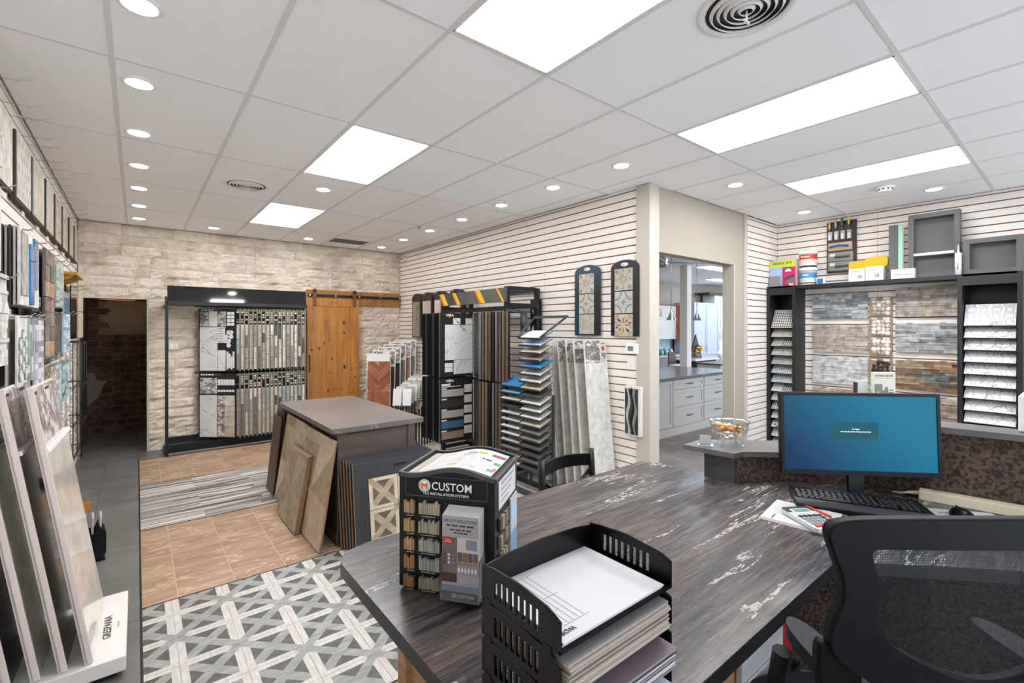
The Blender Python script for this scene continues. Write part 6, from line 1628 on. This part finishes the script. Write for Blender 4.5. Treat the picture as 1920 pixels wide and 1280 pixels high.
for q in range(5): g.box(.03 + .013 * q, .03, Fz, .031 + .013 * q, .19, Fz + .0002)
g.box(.03, .03, Fz, .095, .031, Fz + .0002).box(.03, .19, Fz, .095, .191, Fz + .0002).box(.055, .11, Fz, .095, .111, Fz + .0002).box(.03, .07, Fz, .055, .071, Fz + .0002)
g.obj('form_lines', 'form_grey', t)
sheets(2, 15, 'thick stack of brown-grey pages in the third letter tray', ['#a99c90', '#b9ab9c', '#a3968a', '#c2b5a6', '#8d8a88'], 0, -.012, .052)
sheets(1, 12, 'mixed coloured papers in the second letter tray', ['#d9d6d0', '#8a7a80', '#b7c0cc', '#d5cfc8', '#4f4a4a'], .01, -.022, .040, rot=-.02)
sheets(0, 5, 'white and blue papers in the lowest letter tray', ['#e8e8ea', '#b5bccb', '#efefef'], .02, -.035, .034, rot=-.04)

# ---------------- monitor, keyboard, mouse and so on ----------------
t = thing('monitor', 'wide black monitor with glowing blue screen on the desk', 'monitor', M=fr((2.425, .625, 1.027), (.71, -.704, 0), (.04 * .704, .04 * .71, 1)))
MW, MH = .642, .352
G().box(-MW / 2, 0, -.030, MW / 2, MH, -.002, bev=.004).obj('housing', 'black_plastic', t)
g = G(); b = .013
g.box(-MW / 2, 0, -.002, MW / 2, .019, .004).box(-MW / 2, MH - b, -.002, MW / 2, MH, .004).box(-MW / 2, .019, -.002, -MW / 2 + b, MH - b, .004).box(MW / 2 - b, .019, -.002, MW / 2, MH - b, .004)
g.obj('bezel', mat('bezel_black', '#050507', .35, spec=.2), t)
s = G().box(-MW / 2 + b, .019, -.002, MW / 2 - b, MH - b, .0).obj('screen', 'monitor_on', t)
G().box(-.105, .155, .0, .075, .225, .0006).obj('message_box', 'monitor_box', s)
text('No Signal', .008, 'monitor_text', s, (-.015, .197, .0007), ex=.0001); text('Entering the power saving mode shortly', .0075, 'monitor_text', s, (-.015, .186, .0007), ex=.0001)
t2 = t
G().box(-.03, -.085, -.045, .03, .08, -.030).obj('neck', 'black_plastic', t)
st = G().lathe([(0, 0), (.12, 0), (.12, .006), (.03, .012), (0, .012)], 28, sx=1, sy=.8).obj('stand', 'black_plastic', t)
st.matrix_world = Matrix.Translation((2.465, .668, DZ)) @ Matrix.Rotation(-PI / 4, 4, 'Z')
st.matrix_parent_inverse = t.matrix_world.inverted()
kx = Vector((.222, -.43, 0)).normalized()
KM = fr((2.125, .768, DZ + .001), kx, (.89, .455, 0))
t = thing('keyboard', 'black wired keyboard with palm rest in front of the monitor', 'keyboard', M=KM)
G().prism([(.0, .01), (.01, 0), (.475, 0), (.485, .01), (.475, .25), (.46, .258), (.02, .262), (.005, .25)], 0, .016).obj('body', 'black_plastic', t)
G().prism([(.01, .006), (.475, .006), (.475, .080), (.30, .072), (.0, .085)], .016, .022).obj('palm_rest', mat('palm', '#3c3d42', .5), t)
g = G()
for q in range(6):
    y = .092 + .0225 * q + (.006 if q == 5 else 0); hh = .0185 if q < 5 else .010
    x = .018; i = 0
    while x < .455:
        wk = .019 if not (q == 0 and .09 < x < .16) else .10
        if q == 1 and x < .02: wk = .032
        if abs(x - .315) < .008 or abs(x - .375) < .008: x += .010
        g.box(x, y, .016, min(x + wk, .462), y + hh, .024, bev=.0015); x += wk + .0035
g.obj('keys', mat('key_black', '#17181b', .35), t, kind='stuff')
g = G()
for q in range(5):
    for i in range(19):
        x = .024 + .0225 * i; y = .099 + .0225 * q
        g.box(x, y, .0241, x + .004, y + .006, .0244)
g.obj('key_legends', 'grey_ink', t, kind='stuff')
g = G()
for i in range(9): g.box(.10 + .022 * i, .240, .016, .112 + .022 * i, .244, .0172)
g.obj('status_lights', mat('led_blue', '#1c5f9f', .3, emit='#2f8fe0', estr=.8), t)
G().box(.40, .035, .022, .445, .038, .0224).obj('logo', 'grey_ink', t)
t = thing('keyboard_cable', 'thin black cable curling on the desk behind the keyboard', 'cable', (2.52, .60, DZ + .004))
G().tube([(0, 0, 0), (.05, .05, .01), (.08, -.02, .05), (.07, .03, .12)], .0025, 6).tube([(.02, -.05, 0), (.08, -.12, .002), (.12, -.06, .002), (.10, .02, .002)], .0025, 6).obj('cable', 'black_plastic', t)
t = thing('mouse', 'black computer mouse on a folded printed sheet', 'mouse', M=fr((2.515, .318, DZ + .005), (.60, -.80, 0), (.80, .60, 0)))
g = G(); g.lathe([(0, .036), (.016, .034), (.027, .024), (.033, .010), (.033, 0)], 20, sx=1, sy=1.75); g.obj('body', 'black_plastic', t)
G().box(-.003, .015, .0335, .003, .040, .0362, bev=.001).obj('wheel', 'dark_grey_metal', t)
t = thing('printed_sheet', 'folded white and blue printed sheet under the mouse', 'papers', M=fr((2.398, .318, DZ), (.60, -.80, 0), (.80, .60, 0)))
G().box(-.02, 0, 0, .215, .185, .0015).box(-.018, .002, .0015, .216, .186, .003).obj('sheet', 'paper', t)
G().box(-.018, .002, .003, .216, .018, .0032, c='#7db3dc').obj('blue_strip', 'vc', t); scrib(t, .02, .14, .10, .006, .0031, 'ink'); G().box(.15, .05, .003, .20, .10, .0032, c='#c9b090').obj('picture', 'vc', t)
t = thing('paper_pile', 'small pile of white papers under the calculator', 'papers', (1.930, .598, DZ + .0005), math.radians(8))
for i in range(4): G().box(.0 + .003 * i, -.004 * i, .0022 * i, .245 + .002 * i, .225 - .002 * i, .0022 * i + .002, c=['#d0c0b6', '#cfcdcc', '#cfc6c0', '#cdccca'][i]).obj('sheet', 'vc', t)
G().box(.06, .02, .0088, .20, .0215, .0089).obj('line', 'orange_ink', t); scrib(t, .02, .18, .05, .006, .0088, 'ink')
t = thing('calculator', 'silver desk calculator with grey keys and one red row on the papers', 'calculator', M=fr((1.904, .622, DZ + .0095), (.857, -.515, 0), (.515, .857, .03)))
G().prism([(.0, .01), (.01, 0), (.11, 0), (.12, .01), (.118, .178), (.108, .188), (.012, .188), (.002, .178)], 0, .014).obj('body', mat('calc_silver', '#c9cacb', .35), t)
G().prism([(.002, .145), (.118, .145), (.118, .178), (.108, .188), (.012, .188), (.002, .178)], .014, .016).obj('top_panel', mat('calc_dark', '#45484c', .4), t)
G().box(.022, .128, .014, .098, .165, .0175).obj('bezel', 'white_plastic', t); G().box(.028, .134, .0175, .092, .159, .018).obj('display', mat('lcd2', '#7f9a8e', .25), t)
for a in range(5):
    for b in range(5):
        c = '#c0242e' if (b == 0 and a < 2) else '#2f3236' if (a == 4 or b == 4) else '#8b9096'
        G().box(.014 + .020 * a, .012 + .021 * b, .014, .029 + .020 * a, .026 + .021 * b, .0185, c=c, bev=.002).obj('key', 'vc', t)
o = tag(G().cyl((0, 0, 0), (.15, 0, 0), .0045, seg=10, c='#d8402a').cyl((.15, 0, 0), (.162, 0, 0), .0045, .001, seg=10, c='#d9d9d9').obj('pen', 'vc'), 'orange-red pen beside the calculator', 'pen')
o.matrix_world = fr((2.16, .765, DZ + .0145), (-.42, -.90, 0), (.90, -.42, 0))
t = thing('cream_device', 'long cream plastic device with cable lying along the cork front', 'device', M=fr((2.655, .475, DZ + .001), (.17, -1, 0), (1, .17, 0)))
P = [(0, .006), (.006, 0), (.50, .0), (.51, .008), (.51, .030), (.50, .038), (.10, .044), (.05, .058), (.02, .058), (0, .050)]
G().prism(P, 0, .034).prism([(p[0] * .98 + .004, p[1] * .8 + .004) for p in P], .034, .042).obj('body', 'cream_plastic', t)
G().tube([(0, .03, .02), (-.03, .032, .016), (-.06, .02, .008), (-.09, .03, .004)], .006, 8, rr=[.009, .007, .005, .003]).obj('cable', 'cream_plastic', t)
G().box(.04, .015, .042, .075, .03, .0425).obj('label', 'grey_ink', t)
# glass bowl with sweets
t = thing('glass_bowl', 'cut-glass footed bowl of wrapped sweets on the reception ledge', 'bowl', (2.365, 1.165, 1.061), math.radians(-38.8))
g = G(); seg = 36
prof = [(.055, .040), (.080, .060), (.092, .085), (.098, .118), (.100, .124), (.095, .122), (.088, .088), (.075, .064), (.050, .046), (0, .044)]
g.lathe([(0, .036), (.050, .037)] + prof, seg, sx=1, sy=.72, smooth=False)
for v in g.bm.verts:
    if v.co.z > .05:
        a = math.atan2(v.co.y, v.co.x); k = 1 + .035 * math.cos(a * 12 + v.co.z * 60); v.co.x *= k; v.co.y *= k
g.obj('bowl', 'glass_bowl', t)
for a in (-.045, .045):
    for b in (-.03, .03): G().tube([(a, b, .042), (a * 1.12, b * 1.12, .025), (a * 1.0, b * 1.0, .010), (a * 1.25, b * 1.25, .0)], .004, 7, rr=[.006, .004, .003, .005]).obj('foot', 'glass_bowl', t)
r = random.Random(13)
BMt = Matrix.Translation((2.365, 1.165, 1.061)) @ Matrix.Rotation(math.radians(-38.8), 4, 'Z')
sw = G().lathe([(0, -.008), (.010, -.005), (.012, 0), (.010, .005), (0, .008)], 10, sx=1.2, sy=.9).prism([(.010, 0), (.022, .009), (.022, -.009)], -.001, .001).prism([(-.010, 0), (-.022, .009), (-.022, -.009)], -.001, .001).mesh('sweet', 'candy_y')
for i in range(34):
    z = r.uniform(.056, .108); R_ = .038 + (z - .05) * .65; a = r.uniform(0, 6.28); q = R_ * math.sqrt(r.random())
    o = put('sweet', sw, m=('candy_w' if i % 3 == 0 else 'candy_y'))
    tag(o, 'white wrapped sweet in the cut-glass bowl' if i % 3 == 0 else 'amber wrapped sweet in the cut-glass bowl', 'sweet', 'white sweets in the glass bowl' if i % 3 == 0 else 'amber sweets in the glass bowl')
    o.matrix_world = BMt @ Matrix.Translation((q * math.cos(a), q * .7 * math.sin(a), z)) @ Matrix.Rotation(r.uniform(0, 3), 4, 'Z') @ Matrix.Rotation(r.uniform(-.8, .8), 4, 'X')
t = thing('card_holder', 'small clear card holder with a pale card on the reception ledge', 'card holder', (2.265, 1.24, 1.061), math.radians(-60))
G().box(-.035, -.022, 0, .035, .022, .004).box(-.03, .004, 0, .03, .007, .048).box(-.03, -.018, 0, .03, -.015, .014).obj('holder', 'clear_plastic', t)
G().box(-.026, -.002, .004, .026, .003, .052).obj('card', 'paper', t)
# leaflets and white box on the raised ledge
t = thing('leaflet', 'cream leaflet with grey tile drawing standing on the raised ledge behind the monitor', 'leaflet', M=fr((2.752, .660, 1.237), (.779, -.627, 0), (0, 0, 1)))
G().box(0, 0, -.012, .108, .212, 0).obj('card', mat('cream_card', '#e6e2cf', .6), t)
text('HYDRO-BLOK', .0148, 'ink', t, (.054, .194, .0005), sx=.95)
G().box(.004, .182, 0, .104, .183, .0004).obj('line', 'ink', t)
for a, b, c_, d in [(.008, .12, .045, .155), (.012, .09, .022, .12), (.03, .08, .075, .125), (.058, .105, .072, .140), (.02, .07, .06, .10)]: G().box(a, b, 0, c_, d, .0006 + .0002 * a, c='#857d78').obj('drawing', 'vc', t)
for q in range(3): scrib(t, .078, .10 + .012 * q, .02, .004, .0004, 'ink', q)
t = thing('leaflet_stand', 'small pale green carton standing left of the cream leaflet', 'leaflet', M=fr((2.735, .690, 1.237), (.779, -.627, 0), (0, 0, 1)))
G().box(-.022, 0, -.03, .03, .168, -.015, c='#d6e6da').obj('carton', 'vc', t); G().box(-.028, 0, -.034, -.022, .16, -.012).obj('edge', 'dark_charcoal', t)
t = thing('white_box', 'white plastic box on the raised ledge at the right photo edge', 'device', (2.80, .02, 1.237))
G().box(0, 0, 0, .17, .17, .15, bev=.006).obj('housing', 'white_plastic', t); G().box(.02, -.002, .03, .15, 0, .06).obj('slot', 'dark_grey_metal', t)

# ---------------- black ladder-back chair behind the desk ----------------
t = thing('dining_chair', 'black wooden cross-back chair behind the far edge of the desk', 'chair', (1.655, 1.80, 0))
for x in (0, .39):
    G().tube([(x, .06, 0), (x, .01, .45), (x, 0, .70), (x, .015, .965)], .018, 10).obj('back_leg', 'black_plastic', t)
    G().tube([(x + (.01 if x == 0 else -.01), -.38, 0), (x, -.38, .44)], .016, 10).obj('leg', 'black_plastic', t)
G().prism([(-.02, .0), (.41, 0), (.40, -.40), (-.01, -.40)], .44, .465).obj('seat', 'black_plastic', t)
g = G()
n = 10
A0 = [(x, .012 + .035 * math.sin(PI * x / .39)) for x in [.39 * i / n for i in range(n + 1)]]
for (x0, y0), (x1, y1) in zip(A0, A0[1:]):
    za = .905 + .012 * math.sin(PI * x0 / .39); zb = .905 + .012 * math.sin(PI * x1 / .39)
    g.bm.verts.ensure_lookup_table()
    V = [g.bm.verts.new(p) for p in [(x0, y0 - .008, za - .033), (x1, y1 - .008, zb - .033), (x1, y1 + .008, zb - .033), (x0, y0 + .008, za - .033), (x0, y0 - .008, za + .033), (x1, y1 - .008, zb + .033), (x1, y1 + .008, zb + .033), (x0, y0 + .008, za + .033)]]
    for q in ((0, 1, 5, 4), (3, 2, 6, 7), (4, 5, 6, 7), (0, 1, 2, 3)): g._f([V[i] for i in q])
g.obj('top_rail', 'black_plastic', t)
for a, b in ((0, .39), (.39, 0)): G().tube([(a, .005, .56), ((a + b) / 2, .03, .71), (b, .01, .86)], .011, 8).obj('cross_bar', 'black_plastic', t)
G().box(0, -.01, .53, .39, .01, .56).obj('lower_rail', 'black_plastic', t)

# ---------------- office chair ----------------
CM = fr((1.205, .118, 0), (.779, -.627, 0), (0, 0, 1))
t = thing('office_chair', 'black mesh-back office chair with its back to the camera, bottom right', 'chair', M=CM)
def sm(P, it=2):
    for _ in range(it):
        Q = []
        for a, b in zip(P, P[1:] + P[:1]): Q += [(a[0] * .75 + b[0] * .25, a[1] * .75 + b[1] * .25), (a[0] * .25 + b[0] * .75, a[1] * .25 + b[1] * .75)]
        P = Q
    return P
def mir(h): return h + [(-x, y) for x, y in h[::-1]]
def bend(g, k=.12):
    for v in g.bm.verts: v.co.z -= k * v.co.x ** 2 + .25 * (v.co.y - 1.20) ** 2
    return g
oh = [(-.10, 1.314), (-.24, 1.312), (-.292, 1.300), (-.278, 1.245), (-.262, 1.205), (-.262, 1.165), (-.282, 1.12), (-.286, 1.07), (-.245, 1.035), (-.19, 1.003), (-.13, .980), (-.05, .966)]
ih = [(-.10, 1.262), (-.18, 1.262), (-.218, 1.262), (-.214, 1.235), (-.204, 1.205), (-.203, 1.170), (-.210, 1.135), (-.206, 1.115), (-.172, 1.080), (-.125, 1.054), (-.075, 1.033), (-.03, 1.017)]
g = G(); g.ring(sm(mir(oh)), sm(mir(ih)), -.012, .014); bend(g).obj('back_frame', 'chair_plastic', t)
def sheet(poly, z, m, nm, it=2):
    P = sm(mir(poly), it); g = G()
    cy = sum(p[1] for p in P) / len(P)
    rings = [[g.bm.verts.new((p[0] * s, cy + (p[1] - cy) * s, z)) for p in P] for s in (1.02, .8, .6, .4, .2)]
    n = len(P)
    for a, b in zip(rings, rings[1:]):
        for i in range(n): g._f([a[i], a[(i + 1) % n], b[(i + 1) % n], b[i]], smooth=True)
    g._f(rings[-1], smooth=True)
    return bend(g).obj(nm, m, t)
sheet(ih, .0, 'mesh_fabric', 'mesh_panel')
# lower lumbar frame and its mesh
oh2 = [(-.05, .972), (-.13, .986), (-.20, 1.010), (-.285, 1.085), (-.300, 1.07), (-.290, .98), (-.25, .90), (-.16, .85), (-.05, .83)]
ih2 = [(-.05, .960), (-.13, .972), (-.185, .995), (-.222, 1.035), (-.226, 1.03), (-.215, .975), (-.18, .925), (-.12, .890), (-.05, .880)]
g = G(); g.ring(sm(mir(oh2)), sm(mir(ih2)), -.020, .004); bend(g).obj('lumbar_frame', 'chair_plastic', t)
sheet(ih2, -.012, 'mesh_fabric', 'lumbar_mesh')
g = G()
for s in (1,): g.tube([(0, .84, -.02), (0, .72, -.01), (0, .60, -.06), (0, .56, -.22)], .03, 10)
g.obj('spine', 'chair_plastic', t)
sq = sm([(-.25, -.03), (.25, -.03), (.27, -.30), (.22, -.50), (-.22, -.50), (-.27, -.30)])
G().prism(sq, .60, .67, M=Matrix(((1, 0, 0, 0), (0, 0, 1, 0), (0, 1, 0, 0), (0, 0, 0, 1)))).obj('seat', 'chair_fabric', t)
for s in (-1, 1):
    G().tube([(s * .24, .60, -.25), (s * .285, .70, -.22), (s * .27, .95, -.18)], .020, 8).obj('arm_post', 'chair_plastic', t)
    g = G(); pq = sm([(s * .215 - .03, .03), (s * .215 + .03, .03), (s * .215 + .035, -.20), (s * .215, -.26), (s * .215 - .035, -.20)])
    g.prism(pq, .955, .985, M=Matrix(((1, 0, 0, 0), (0, 0, 1, 0), (0, 1, 0, 0), (0, 0, 0, 1)))).obj('arm_pad', mat('arm_grey%d' % s, '#1c1e21', .6, spec=.25), t)
G().cyl((0, .60, -.25), (0, .12, -.25), .028, seg=16).obj('gas_lift', 'black_metal', t)
for k in range(5):
    a = 2 * PI * k / 5
    l = G().tube([(0, .10, -.25), (.28 * math.cos(a), .075, -.25 + .28 * math.sin(a))], .02, 8).obj('leg', 'chair_plastic', t)
    G().cyl((.28 * math.cos(a) - .02, .027, -.25 + .28 * math.sin(a)), (.28 * math.cos(a) + .02, .027, -.25 + .28 * math.sin(a)), .027, seg=14).obj('caster', 'black_plastic', l)
G().tube([(.30 * math.cos(2 * PI * k / 32) * .8, .28, -.25 + .24 * math.sin(2 * PI * k / 32)) for k in range(33)], .012, 6).obj('foot_ring', 'steel', t)
